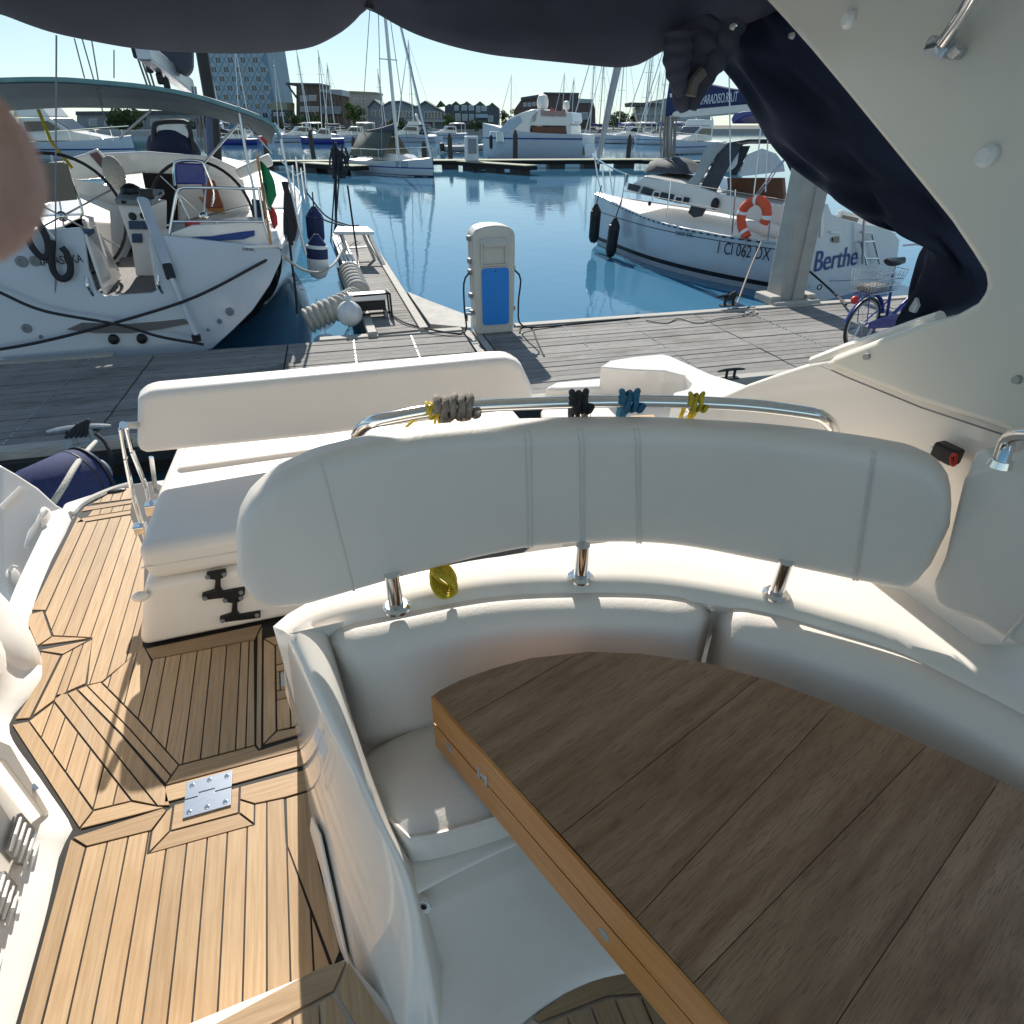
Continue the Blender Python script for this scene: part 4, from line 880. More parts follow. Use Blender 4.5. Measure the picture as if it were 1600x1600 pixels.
# ---- bag, cart, rope-wrapped fenders, trestle, boat hook on the finger pier
bp_ = P(549,512,z=DZ)
bgb = thing('bin_bag', 'round white translucent bin bag tied at the top on the dock', 'bag', bp_)
rg = []
for j in range(14):
    t = j/13; a = t*math.pi*.93; rr = .165*math.sin(a)*(1.0-.12*t); z = .02+.158*(1-math.cos(a)); ring = []
    for k in range(28):
        th_ = 2*math.pi*k/28; w = 1 + (.02+.10*t*t)*math.sin(7*th_+2*math.sin(3*t)) + .03*math.sin(3*th_+5*t)
        ring.append(bp_ + V((math.cos(th_)*rr*w, math.sin(th_)*rr*w, z)))
    rg.append(ring)
MB().loft(rg).build('bag_body', M['bag'], bgb, smooth=180)
kn = MB(); 
for a in (-.7,.2,1.0): kn.tube([bp_+V((0,0,.31)), bp_+V((.03*math.sin(a),0,.35)), bp_+V((.07*math.sin(a),.02,.39))], [.02,.012,.025], 7)
kn.build('bag_knot', M['bag'], bgb, smooth=180)
ct = thing('folded_cart', 'black folded dock cart with a pale lid behind the bin bag', 'cart', P(588,505,z=DZ))
cc = P(584,500,z=DZ)
MB().box(cc+V((-.05,.05,.30)), (.50,.26,.07), rz=DA).build('lid', M['gelm'], ct, smooth=0, bevel=.015)
MB().box(cc+V((-.05,.05,.20)), (.46,.24,.12), rz=DA).build('crate', M['black'], ct, smooth=0, bevel=.012)
fm = MB()
for dx in (-.28,.24):
    fm.tube([cc+V((dx,-.06,.02)), cc+V((dx,-.06,.34)), cc+V((dx,.18,.34)), cc+V((dx,.18,.02))], .014, 6)
for z in (.1,.34): fm.tube([cc+V((-.28,-.07,z)), cc+V((.24,-.07,z))], .014, 6)
fm.build('frame', M['black'], ct, smooth=40)
for dx in (-.2,.16): MB().lathe(cc+V((dx,-.05,.07)), [(.001,-.02),(.07,-.02),(.07,.02),(.001,.02)], 16, (1,.05,0)).build('wheel', M['grey'], ct)
def wrapped(label, pts, r, turns):
    c = cat(pts, turns*6+1)
    return tag(MB().tube(c, [r*(.80+.20*abs(math.sin(math.pi*i/6))) for i in range(len(c))], 14).build('rope_wrapped_fender', M['rope_w'], None, smooth=60), label, 'fender')
wrapped('short thick rope-wrapped bumper standing on the edge of the finger pier', [P(546,424,z=-.30), P(553,440,z=-.36), P(561,458,z=-.42)], .17, 7)
wrapped('long rope-wrapped bumper lying down into the gap beside the stern of the sailboat', [P(556,466,z=-.42), P(530,480,z=-.45), P(505,490,z=-.5), P(478,503,z=-.58)], .165, 12)
tr = thing('trestle', 'white-topped trestle with dark legs at the end of the finger pier', 'trestle', P(552,364,z=-.56))
MB().prism([P(x,y,z=.0) for x,y in ((527,354),(574,354),(584,362),(522,362))], (0,0,-.05)).build('top_board', M['white'], tr, smooth=0)
for a, b in (((530,358),(545,402)),((572,358),(600,415)),((565,360),(585,405))): MB().beam(P(*a,z=-.04), P(*b,z=-.55), .06, .05).build('leg', M['galv'], tr, smooth=0)
MB().beam(P(545,388,z=-.35), P(575,386,z=-.35), .08, .03).build('stretcher', M['white'], tr, smooth=0)
gp = thing('folded_gangway', 'pale aluminium gangway lying folded along the finger pier', 'gangway', P(545,410,z=-.5))
for k in range(4): MB().beam(P(521+k*5,372,z=-.42), P(551+k*6.5,446,z=-.42), .035, .05).build('rail', M['white'], gp, smooth=0)
for f in (.1,.5,.9): MB().beam(P(521+30*f,372+74*f,z=-.44), P(538+34*f,372+74*f,z=-.44), .04, .03).build('rung', M['alu'], gp, smooth=0)
cable('boat_hook', 'thin dark boat hook leaning upright beside the finger pier', [P(570,474,z=-.55), V(P(556,382,Y=11.2)), V(P(543,290,Y=11.6))], .016, M['black'], 10, 'boat hook')
mp = thing('mooring_pole', 'slim dark pole hung with a tangle of black ropes at the finger pier end', 'pole', P(520,372,z=WZ))
pb_ = P(521,374,z=WZ); Yp = pb_.y
MB().tube([pb_+V((0,0,-.5)), P(524,222,Y=Yp)], .035, 8).build('pole_shaft', M['black'], mp)
tg = MB()
for k in range(12):
    px = 516+random.uniform(0,20); y0 = random.uniform(222,236); y1 = random.uniform(252,285)
    tg.tube(cat([P(px,y0,Y=Yp-.1), P(px+random.uniform(-5,5),(y0+y1)/2,Y=Yp-.15), P(px+random.uniform(-4,6),y1,Y=Yp-.1), P(px+8+random.uniform(-2,6),(y0+y1)/2,Y=Yp-.1), P(px+4,y0+3,Y=Yp-.1)], 16), .025, 6)
for k, x in enumerate((524,530)): tg.tube(cat([P(x,270,Y=Yp-.1), P(x-4,330,Y=Yp-.2), P(x-8-3*k,400,Y=Yp-.5), P(x-4,432,Y=Yp-.8)], 14), .02, 6)
tg.build('rope_tangle', M['rope_d'], mp, smooth=70)
# ---- cleats
def cleat(label, a, ropes=True, name='mooring_cleat', s=1.0, m=None):
    t = thing(name, label, 'cleat', a); c = V(a)
    MB().tube(cat([c+DE*-.17*s+V((0,0,.10*s)), c+DE*-.08*s+V((0,0,.11*s)), c+DE*.08*s+V((0,0,.11*s)), c+DE*.17*s+V((0,0,.10*s))], 10), [.010*s,.014*s,.016*s,.018*s,.018*s,.018*s,.018*s,.016*s,.014*s,.010*s], 8).build('horn_bar', m or M['galv'], t)
    for dx in (-.05,.05): MB().tube([c+DE*dx*s, c+DE*dx*s+V((0,0,.11*s))], .016*s, 8).build('stem', m or M['galv'], t)
    MB().box(c+V((0,0,.008)), (.2*s,.07*s,.016), rz=DA).build('foot', m or M['galv'], t, smooth=0)
    if ropes:
        mb = MB()
        for k in range(5):
            mb.tube(cat([c+DE*(-.07+.025*k)*s+DN*.035*s+V((0,0,.07*s)), c+DE*(.02+.01*k)*s+DN*.0+V((0,0,(.135+.006*k)*s)), c+DE*(.07-.01*k)*s-DN*.035*s+V((0,0,.075*s)), c+DE*(-.03)*s-DN*.03*s+V((0,0,.12*s))], 16, True), .011*s, 6, True)
        mb.build('rope_turns', M['rope_d'], t, smooth=70)
cleat('galvanised dock cleat wound with black rope above the blue fender', P(134,694,z=DZ), s=1.35)
cleat('black cleat on the dock edge under the bow line of the sailboat with the lifebuoy', P(1138,478,z=DZ+.02), s=1.3, m=M['black'])
cleat('bare black cleat on the near side of the dock behind the coaming', P(1140,592,z=DZ+.0), False, s=.9, m=M['black'])
cable('mooring_line', 'grey line from the black dock cleat up to the sailboat with the lifebuoy', [P(1152,474,z=-.48), P(1172,420,Y=8.2), P(1190,378,Y=8.9)], .014, M['rope_g'], 10, 'rope')
cable('rope_ring', 'small rope loop lying on the planks by the steel pile', [P(1165,488,z=-.585), P(1176,485,z=-.585), P(1183,488,z=-.585), P(1172,491,z=-.585), P(1165,488,z=-.585)], .010, M['rope_w'], 18, 'rope')
# ---- blue fender hung between our stern and the dock
fa, fb = P(158,735,z=-.34), P(62,782,z=-.34)
fe = thing('boat_fender', 'fat navy blue covered fender hanging at the stern beside the dock', 'fender', (fa+fb)/2); ax = (fb-fa); Lf = ax.length
MB().lathe(fa, [(.001,0),(.10,.005),(.18,.05),(.205,.12),(.205,Lf),(.15,Lf+.08),(.001,Lf+.1)], 24, ax).build('fender_body', M['fender'], fe)
MB().lathe(fa, [(.001,-.03),(.07,-.025),(.085,-.002),(.085,.02)], 16, ax).build('fender_cap', M['grey'], fe)
for f in (.18,.34): MB().lathe(fa+ax*f, [(.2055,0),(.208,.006),(.2055,.012)], 24, ax).build('fender_seam', M['black'], fe)
cable('fender_line', 'pale braided line from the dock cleat down over the blue fender', [P(150,690,z=-.48), P(136,705,z=-.35), P(118,728,z=-.12), P(98,762,z=-.11), P(76,796,z=-.2)], .017, M['rope_w'], 20, 'rope')
cable('mooring_rope', 'black rope dropping from the dock cleat to the water beside the blue fender', [P(150,678,z=-.44), P(165,692,z=-.5), P(174,715,z=-.6), P(176,735,z=-.8)], .016, M['rope_d'], 20, 'rope')
# ---- bicycle
bk = thing('bicycle', 'blue city bicycle with rear basket parked at the dock edge', 'bicycle', P(1345,545,z=DZ))
rc = P(1347,506,Y=5.45); wr = abs(P(1347,544,Y=5.45).z-rc.z); bd = V((.985,.17,0)).normalized()
bside = V((-bd.y, bd.x, 0))
B = lambda x, z, o=0: rc + bd*x + V((0,0,z)) + bside*o
fc = B(1.02, 0)
for nm, c in (('rear_wheel', rc), ('front_wheel', fc)):
    cir = lambda r: [c + bd*math.cos(a)*r + V((0,0,math.sin(a)*r)) for a in [2*math.pi*k/36 for k in range(36)]]
    w = MB().tube(cir(wr-.016), .017, 8, True).build(nm, M['black'], bk)
    MB().tube(cir(wr-.045), .012, 6, True).build('rim', M['alu'], w)
    s_ = MB()
    for k in range(18):
        a = 2*math.pi*k/18; s_.tube([c + bside*(.02 if k % 2 else -.02), c + bd*math.cos(a)*(wr-.05) + V((0,0,math.sin(a)*(wr-.05)))], .0016, 3)
    s_.build('spokes', M['steelb'], w)
    MB().tube([c-bside*.04, c+bside*.04], .022, 10).build('hub', M['alu'], w)
    mud = [c + bd*math.cos(a)*(wr+.03) + V((0,0,math.sin(a)*(wr+.03))) for a in [R(15+155*k/16) for k in range(17)]]
    MB().tube(mud, .024, 8, sx=.5).build('mudguard', M['bluepaint'], bk)
bb_ = B(.46,-.03); seat_t = B(.30,.52); head = B(.86,.42)
fmb = MB()
for a, b, r in ((bb_, seat_t, .018),(bb_, B(.80,.22), .022),(B(.36,.2),head,.0),(bb_,rc,.010),(B(.37,.22),rc,.010),(B(.80,.20),B(.84,.55),.02),(B(.82,.2),fc,.014)):
    if r: fmb.tube([a,b], r, 10)
fmb.build('frame', M['bluepaint'], bk, smooth=50)
MB().tube([B(.32,.40), B(.285,.62)], .013, 8).build('seat_post', M['steelb'], bk)
MB().loft([[B(x, .66+.015*math.cos(k*.785), w*math.cos(k*.785)) + V((0,0,.03*math.sin(k*.785))) for k in range(8)] for x, w in ((.13,.06),(.18,.09),(.26,.085),(.34,.045),(.43,.02))]).build('saddle', M['black'], bk)
MB().tube(cat([B(.78,.75,.28), B(.82,.78,.12), B(.85,.75,0), B(.82,.78,-.12), B(.78,.75,-.28)], 16), .012, 8).build('handlebar', M['steelb'], bk)
MB().loft([[B(.30+.5*f, -.03+(.075-.02*f)*math.sin(k*math.pi/5), .03*s2) for k in range(10) for s2 in (1,)] for f in (0,.35,.7)]).build('chain_guard', M['bluepaint'], bk)
MB().prism([B(x,z,-.05) for x,z in ((.04,-.05),(.55,-.10),(.60,-.02),(.55,.06),(.42,.07),(.04,.03))], bside*-.02).build('chain_cover', M['bluepaint'], bk, smooth=0, bevel=.008)
rk = MB()
for o in (-.06,.06):
    rk.tube([B(-.22,.36,o), B(.30,.36,o)], .007, 6); rk.tube([B(-.12,.36,o), B(-.0,.0,o)], .006, 6)
for x in (-.22,-.1,.02,.14,.26): rk.tube([B(x,.36,-.06), B(x,.36,.06)], .006, 6)
rk.build('carrier', M['bluepaint'], bk, smooth=50)
bs = MB()
for z, e in ((.37,.0),(.45,.02),(.53,.035),(.60,.045)):
    q = [B(-.18-e,z,-.13-e), B(.24+e,z,-.13-e), B(.24+e,z,.13+e), B(-.18-e,z,.13+e)]; bs.tube(q, .004, 5, True)
for k in range(13):
    x = -.18+.42*k/12
    for sgn in (-1,1): bs.tube([B(x,.37,.13*sgn), B(x+(.03*(k-6)/6),.60,.175*sgn)], .0028, 4)
for k in range(9):
    o = -.13+.26*k/8
    for x in (-.18,.24): bs.tube([B(x,.37,o), B(x+(.045 if x > 0 else -.045),.60,o*1.3)], .0028, 4)
bs.build('wire_basket', M['steelb'], bk, smooth=50)
MB().box(B(-.02,.41), (.3,.2,.07), rz=.17).build('basket_cloth', M['rope_g'], bk, smooth=0, bevel=.03)
MB().ball(B(-.27,.30), (.045,.04,.045), 12, 8).build('tail_light', M['red'], bk)
MB().tube([B(.05,-.04,.05), B(.0,-.18,.06), B(-.1,-.30,.09)], .008, 6).build('kickstand', M['steelb'], bk)
# ================================================================== HULL TOOLS
def hull_rings(st, n=24, e1=.55, e2=.85):
    """st: (centre point on plan, half beam, sheer z, keel z, athwart unit vector)"""
    out = []
    for c, hb, zs, zk, ath in st:
        ring = []
        for k in range(n+1):
            a = math.pi*k/n; cs, sn = math.cos(a), math.sin(a)
            ring.append(V((c[0], c[1], 0)) + V(ath)*(hb*math.copysign(abs(cs)**e1, cs)) + V((0,0, zs - (zs-zk)*abs(sn)**e2)))
        out.append(ring)
    return out
def densify(rings, m=5):
    out = []
    cols = [cat([r[k] for r in rings], len(rings)*m) for k in range(len(rings[0]))]
    return [[c[i] for c in cols] for i in range(len(cols[0]))]
def band(rings, z0, z1, o=.006, sides=(0,1)):
    """strip that follows the hull between two heights, standing proud by o"""
    mb = MB(); n = len(rings[0])
    for sd in sides:
        ra, rb = [], []
        for r in rings:
            half = r[:n//2+1] if sd == 0 else list(reversed(r[n//2:]))
            c = (r[0]+r[-1])/2; ath = (half[0]-c); ath = ath.normalized() if ath.length > 1e-4 else V((0,0,0))
            def at(z):
                for a, b in zip(half[:-1], half[1:]):
                    if a.z >= z >= b.z and a.z > b.z: return a.lerp(b, (a.z-z)/(a.z-b.z))
                return half[-1].copy()
            ra.append(at(z0)+ath*o); rb.append(at(z1)+ath*o)
        mb.sheet([ra, rb])
    return mb
def line(name, pts, r, m, parent, n=6): return MB().tube(pts, r, n).build(name, m, parent, smooth=60)

class Multi:
    def __init__(s, name, m): s.name, s.m, s.k = name, m, []
    def tube(s, *a, **k): s.k.append(MB().tube(*a, **k))
    def build(s, name, m, parent, smooth=60):
        for q in s.k: q.build(name, m, parent, smooth=smooth)

# ================================================================== SAILBOAT MOORED STERN-TO (twin wheels, bimini)
nb = thing('sailing_yacht', 'large white sailboat moored stern-to with twin wheels, blue-grey bimini and Italian flag', 'sailboat', (-1.95, 12, WZ))
ns = lambda x, y, Y: P(x, y, Y=Y)
yw = R(-3.0); na = (math.cos(yw), math.sin(yw), 0); nf = V((-math.sin(yw)*-1, math.cos(yw), 0))
nf = V((math.sin(-yw), math.cos(yw), 0)); nc = lambda t: V((-1.95,8.45,0)) + nf*t
NS = [(nc(0),1.86,.36,-.80,na),(nc(1.2),1.93,.37,-1.0,na),(nc(3),2.03,.40,-1.25,na),(nc(5.5),2.03,.46,-1.8,na),(nc(8),1.72,.55,-1.8,na),(nc(10),1.18,.66,-1.7,na),(nc(11.5),.55,.76,-1.5,na),(nc(12.4),.05,.82,-.9,na)]
NR = densify(hull_rings(NS, 26, .95, .98), 4)
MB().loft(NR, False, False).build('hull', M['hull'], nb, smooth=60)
band(NR, WZ+.14, -3, .004).build('antifouling', M['antif'], nb, smooth=60)
MB().tube([r[0]+V((0,0,.01)) for r in NR], .03, 8).build('rubbing_strake', M['steelb'], nb); MB().tube([r[-1]+V((0,0,.01)) for r in NR], .03, 8).build('rubbing_strake', M['steelb'], nb)
# side decks and foredeck round the cockpit well
def deckstrip(i0, i1, fa, fb, z=.012):
    ra = [NR[i][0].lerp(NR[i][-1], fa)+V((0,0,z)) for i in range(i0, i1)]; rb = [NR[i][0].lerp(NR[i][-1], fb)+V((0,0,z)) for i in range(i0, i1)]
    return MB().sheet([ra, rb])
nst = len(NR); cw = next(i for i,r in enumerate(NR) if (r[0]+r[-1]).y/2 > 11.6)
for a, b in ((0,.22),(.78,1)): deckstrip(0, cw+1, a, b).build('side_deck', M['gelm'], nb, thick=.03)
deckstrip(cw, nst, 0, 1).build('foredeck', M['gelm'], nb, thick=.03)
# transom with its walk-through notch
tq = [(-190,372),(-60,366),(20,362),(125,356),(131,366),(138,420),(150,455),(164,463),(238,458),(246,452),(240,400),(232,372),(236,366),(330,376),(405,384),(437,388),(441,396),(438,410),(422,445),(395,485),(365,515),(332,545),(290,560),(200,575),(80,575),(0,560),(-90,520),(-170,450)]
def tY(y): return 8.38 - .0011*(y-380)
tpz = [P(x, y, Y=tY(y)) for x, y in tq]
MB().prism(tpz, (0,.06,0)).build('transom', M['hull'], nb, smooth=0, bevel=.012, seg=2)
# passage: sole, cheeks and cockpit well
MB().prism([P(166,462,Y=8.42), P(240,457,Y=8.42), P(262,400,Y=10.4), P(190,402,Y=10.4)], (0,0,-.05)).build('passage_sole', M['grayteak'], nb, smooth=0)
cwz = P(166,462,Y=8.42).z
MB().prism([V((-3.4,8.5,cwz-.02)), V((-.45,8.5,cwz-.02)), V((-.45,11.7,cwz-.02)), V((-3.4,11.7,cwz-.02))], (0,0,-.04)).build('cockpit_sole', M['grayteak'], nb, smooth=0)
for q in ([(130,366),(162,462),(186,430),(146,352)], [(232,372),(244,455),(252,430),(246,365)]):
    MB().prism([P(q[0][0],q[0][1],Y=8.42), P(q[1][0],q[1][1],Y=8.42), P(q[2][0],q[2][1],Y=9.2), P(q[3][0],q[3][1],Y=9.2)], (.03,0,.0)).build('passage_cheek', M['gel'], nb, smooth=0)
# cockpit seats and inner coaming
MB().prism([P(128,346,Y=9.0), P(176,350,Y=10.6), P(190,325,Y=11.4), P(120,300,Y=11.4)], (0,0,-.5)).build('seat', M['gelm'], nb, smooth=0, bevel=.02)
MB().prism([P(110,280,Y=11.5), P(225,300,Y=11.5), P(228,372,Y=11.5), P(150,385,Y=11.5)], (0,.05,0)).build('bulkhead', M['gelm'], nb, smooth=0)
MB().prism([P(230,265,Y=11.5), P(380,280,Y=11.5), P(398,372,Y=11.5), P(232,380,Y=11.5)], (0,.05,0)).build('bulkhead', M['gelm'], nb, smooth=0)
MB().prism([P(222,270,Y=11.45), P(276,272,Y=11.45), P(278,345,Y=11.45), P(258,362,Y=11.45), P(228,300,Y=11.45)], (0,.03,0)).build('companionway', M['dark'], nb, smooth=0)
MB().prism([P(310,308,Y=11.42), P(345,312,Y=11.42), P(352,335,Y=11.42), P(326,330,Y=11.42)], (0,.04,0)).build('wooden_panel', M['tableedge'], nb, smooth=0)
MB().prism([P(312,272,Y=11.2), P(335,282,Y=11.2), P(350,325,Y=11.2), P(322,326,Y=11.2)], (0,.05,0)).build('folding_leaf', mat('russet_cloth', (.28,.09,.05), .8), nb, smooth=0, bevel=.02)
# coachroof with hatch garage, spray hood and windscreen
cr = [[P(x,y,Y=11.6) for x,y in ((95,250),(130,240),(230,236),(330,244),(372,262),(378,284),(228,270),(110,282))]]
cr.append([p*1 + V(((-1.95-p.x)*.25+.1,2.2,-.10)) for p in cr[0]]); MB().loft(cr).build('coachroof', M['gel'], nb, smooth=0, bevel=.04, seg=3)
MB().ball(P(272,237,Y=12.6), (.40,.35,.36), 18, 10).build('sprayhood', M['navy'], nb)
MB().tube(cat([P(x,y,Y=12.4) for x,y in ((241,238),(240,205),(246,192),(288,190),(296,200),(302,236))], 24), .035, 8).build('windscreen_frame', M['black'], nb)
MB().prism([P(x,y,Y=12.42) for x,y in ((244,208),(248,195),(286,193),(293,206),(294,215),(244,216))], (0,.02,0)).build('windscreen', M['clear'], nb, smooth=0)
# steering console
q0 = [P(x,y,Y=9.25) for x,y in ((182,318),(236,322),(236,380),(246,432),(212,432),(205,385))]
MB().prism(q0, (.14,.42,.03)).build('console', M['gelm'], nb, smooth=0, bevel=.02, seg=3)
MB().prism([P(181,320,Y=9.2), P(238,322,Y=9.2), P(258,304,Y=9.7), P(197,300,Y=9.7)], (0,0,.06)).build('console_top', M['grey'], nb, smooth=0, bevel=.01)
for x, y, w, h in ((207,338,9,9),(223,337,7,7)): MB().lathe(P(x,y,Y=9.22), [(.001,.02),(.035*w/9,.02),(.045*w/9,0)], 14, (0,-1,0)).build('dial', M['black'], nb)
for x0,y0,x1,y1 in ((201,345,218,358),(219,345,236,358),(206,365,222,379)):
    MB().prism([P(x0,y0,Y=9.23), P(x1,y0,Y=9.23), P(x1+1,y1,Y=9.23), P(x0+1,y1,Y=9.23)], (0,-.02,0)).build('instrument', M['cushblue'], nb, smooth=0, bevel=.005)
cmp_ = MB(); cmp_.lathe(P(205,300,Y=9.5), [(.12,0),(.11,.05),(.05,.09),(.001,.10)], 14); cmp_.tube([P(190,316,Y=9.2), P(236,312,Y=9.3), P(252,302,Y=9.6)], .02, 6); cmp_.build('compass', M['black'], nb)
# wheels
def wheel(cx, cy, Y, rr, a0, tilt):
    c = P(cx, cy, Y=Y); u = V((math.cos(tilt), math.sin(tilt), 0)); w = V((0,.18,1)).normalized()
    k = 40; ring = [c + u*math.cos(2*math.pi*i/k)*rr + w*math.sin(2*math.pi*i/k)*rr for i in range(k)]
    o = MB().tube(ring, .019, 8, True).build('steering_wheel', M['black'], nb)
    s = MB()
    for i in range(6):
        a = 2*math.pi*i/6+a0; s.tube([c, c + u*math.cos(a)*rr + w*math.sin(a)*rr], .011, 6)
    s.build('spokes', M['steelb'], o); MB().ball(c, .06, 12, 8).build('hub', M['steel'], o)
wheel(97, 338, 9.35, .66, .4, .35); wheel(318, 338, 9.9, .66, .2, -.25)
# pushpit rails
rl = Multi('',0)
rl.tube(cat([P(263,377,Y=8.5), P(269,340,Y=8.5), P(276,302,Y=8.5), P(284,294,Y=8.5), P(300,293,Y=8.5), P(408,295,Y=8.5)], 26), .016, 8)
rl.tube([P(268,346,Y=8.5), P(340,346,Y=8.5), P(422,346,Y=8.5)], .012, 8)
rl.tube(cat([P(300,362,Y=8.9), P(296,345,Y=8.9), P(280,310,Y=8.9), P(278,296,Y=8.9)], 10), .013, 6)
rl.tube([P(404,292,Y=8.5), P(412,345,Y=8.5), P(424,386,Y=8.5)], .016, 8)
rl.tube(cat([P(100,252,Y=8.8), P(120,300,Y=8.8), P(129,330,Y=8.8), P(126,340,Y=8.8)], 12), .014, 6)
for x0 in (38,):
    rl.tube(cat([P(38,322,Y=8.4), P(60,345,Y=8.4), P(85,372,Y=8.4), P(92,385,Y=8.4)], 12), .016, 8)
rl.build('pushpit_rail', M['steel'], nb, smooth=60)
# tan board lashed to the rail
MB().prism([P(x,y,Y=8.75) for x,y in ((0,252),(104,256),(120,312),(60,318),(0,318))], (0,.04,0)).build('tan_board', M['tan'], nb, smooth=0)
# aft coaming with the dark blue inlay and cushions
MB().prism([P(x,y,Y=8.5) for x,y in ((236,368),(262,366),(300,352),(340,350),(380,346),(412,348),(424,362),(430,388),(330,378))], (0,.5,.0)).build('aft_coaming', M['gel'], nb, smooth=0, bevel=.03, seg=3)
MB().prism([P(x,y,Y=8.49) for x,y in ((298,370),(330,369),(378,362),(398,360),(398,368),(380,374),(340,376))], (0,-.012,0)).build('blue_inlay', M['letterb'], nb, smooth=0)
MB().box(P(303,353,Y=8.7), (.17,.2,.13)).build('red_box', M['red'], nb, smooth=0, bevel=.03)
MB().box(P(279,358,Y=8.6), (.17,.12,.13)).build('grey_box', M['grey'], nb, smooth=0, bevel=.01)
MB().box(P(30,368,Y=8.6), (1.4,.3,.05)).build('seat_strip', M['cushblue'], nb, smooth=0, bevel=.01)
# navy cockpit cover on its arched frame
MB().prism([P(x,y,Y=9.6) for x,y in ((273,254),(318,256),(322,288),(274,288))], (0,.06,0)).build('chart_table', M['bluepaint'], nb, smooth=0, bevel=.02)
MB().tube(cat([P(x,y,Y=9.58) for x,y in ((273,290),(272,262),(278,252),(312,252),(320,262),(334,300),(330,322))], 22), .016, 8).build('guard_rail', M['steel'], nb)
# chart plotter plate, white lifebelt bag
MB().prism([P(x,y,Y=10.4) for x,y in ((134,240),(152,233),(172,256),(160,268))], (0,.04,.01)).build('plotter', M['white'], nb, smooth=0, bevel=.01)
MB().prism([P(x,y,Y=10.39) for x,y in ((140,241),(152,237),(168,255),(160,264))], (0,-.01,0)).build('plotter_screen', mat('dull_pink_screen', (.16,.09,.10), .3), nb, smooth=0)
MB().ball(P(178,270,Y=10.3), (.13,.10,.20), 14, 10).build('lifebelt_bag', M['rope_w'], nb)
MB().prism([P(x,y,Y=10.9) for x,y in ((366,265),(420,240),(428,258),(376,280))], (0,.3,0)).build('locker', M['gelm'], nb, smooth=0, bevel=.03)
MB().prism([P(x,y,Y=9.4) for x,y in ((392,310),(415,315),(418,345),(398,345))], (0,.06,0)).build('outboard_cover', M['navy2'], nb, smooth=0, bevel=.03)
# bimini
aft = cat([P(x,y,Y=8.95) for x,y in ((-260,140),(-120,128),(0,122),(90,121),(160,126),(230,133),(300,146),(350,161),(400,178),(424,190),(434,200),(438,214))], 30)
fw = cat([P(x,y,Y=10.9) for x,y in ((-180,182),(-100,178),(0,173),(90,168),(160,168),(230,170),(290,176),(335,184),(375,196),(400,206),(415,216),(424,226))], 30)
mid_ = [a.lerp(b,.5)+V((0,0,.09)) for a,b in zip(aft,fw)]
bi = MB().sheet([[p+V((0,.0,-.05)) for p in aft], aft, [a.lerp(b,.25)+V((0,0,.06)) for a,b in zip(aft,fw)], mid_, [a.lerp(b,.75)+V((0,0,.06)) for a,b in zip(aft,fw)], fw]).build('bimini_canvas', M['bimini'], nb, smooth=80, thick=.012)
MB().tube([p+V((0,-.01,-.02)) for p in aft], .02, 6).build('bimini_bow', mat('pale_teal_hem', (.16,.30,.30), .7), nb)
fr_ = Multi('',0)
fr_.tube(cat([P(x,y,Y=8.95) for x,y in ((428,192),(437,206),(443,240),(458,310),(470,365),(478,398))], 20), .016, 8)
fr_.tube(cat([P(x,y,Y=9.0) for x,y in ((373,165),(378,200),(388,260),(396,295),(400,340))], 12), .016, 8)
fr_.tube([P(374,192,Y=9.0), P(340,230,Y=9.6), P(290,288,Y=9.8)], .014, 8)
fr_.tube([P(236,172,Y=10.8), P(185,217,Y=10.9)], .014, 8); fr_.tube([P(386,195,Y=9.1), P(425,240,Y=9.3)], .010, 6)
fr_.build('bimini_leg', M['steelb'], nb, smooth=60)
MB().tube([P(60,172,Y=10.0), P(80,222,Y=9.8), P(112,262,Y=9.6)], .02, 6).build('pale_strut', M['rope_y'], nb)
# mast, boom, lazy bag
MB().tube([P(330,185,Y=13.6), P(333,246,Y=13.6)], .10, 12).build('mast_foot', M['cushblue'], nb)
MB().tube([P(338,250,Y=13.6), P(333,185,Y=13.6), P(322,120,Y=13.6), P(312,60,Y=13.6), V(P(305,-10,Y=13.6)), V(P(290,-200,Y=13.6))], .10, 12).build('mast', M['black'], nb)
MB().beam(P(222,78,Y=10.2), P(296,136,Y=12.9), .16, .22).build('boom', M['alu'], nb, smooth=0, bevel=.03)
bg_ = [P(x,y,Y=11.6) for x,y in ((228,70),(262,60),(300,70),(300,108),(290,120),(276,112))]
MB().prism(bg_, (0,.35,0)).build('sail_bag', M['swagl'], nb, smooth=0, bevel=.05, seg=3)
st_ = Multi('', 0)
for a, b, Y in (((88,55),(86,528),8.3),((116,60),(132,122),10),((128,60),(165,190),10),((143,62),(160,165),10),((178,78),(178,122),11)): st_.tube([P(*a,Y=Y), P(*b,Y=Y)], .008, 5)
for a, b in (((212,82),(232,140)),((218,84),(238,142)),((234,112),(244,145)),((250,110),(262,148)),((258,118),(268,150)),((300,135),(310,215)),((305,135),(316,215)),((310,180),(316,235)),((316,180),(322,240))): st_.tube([P(*a,Y=11), P(*b,Y=11)], .014, 5)
st_.build('rigging_line', M['grey'], nb, smooth=60)
for x, y in ((212,82),(233,105),(250,123),(260,130)): MB().box(P(x,y,Y=10.95), (.08,.08,.13)).build('block', M['black'], nb, smooth=0, bevel=.02)
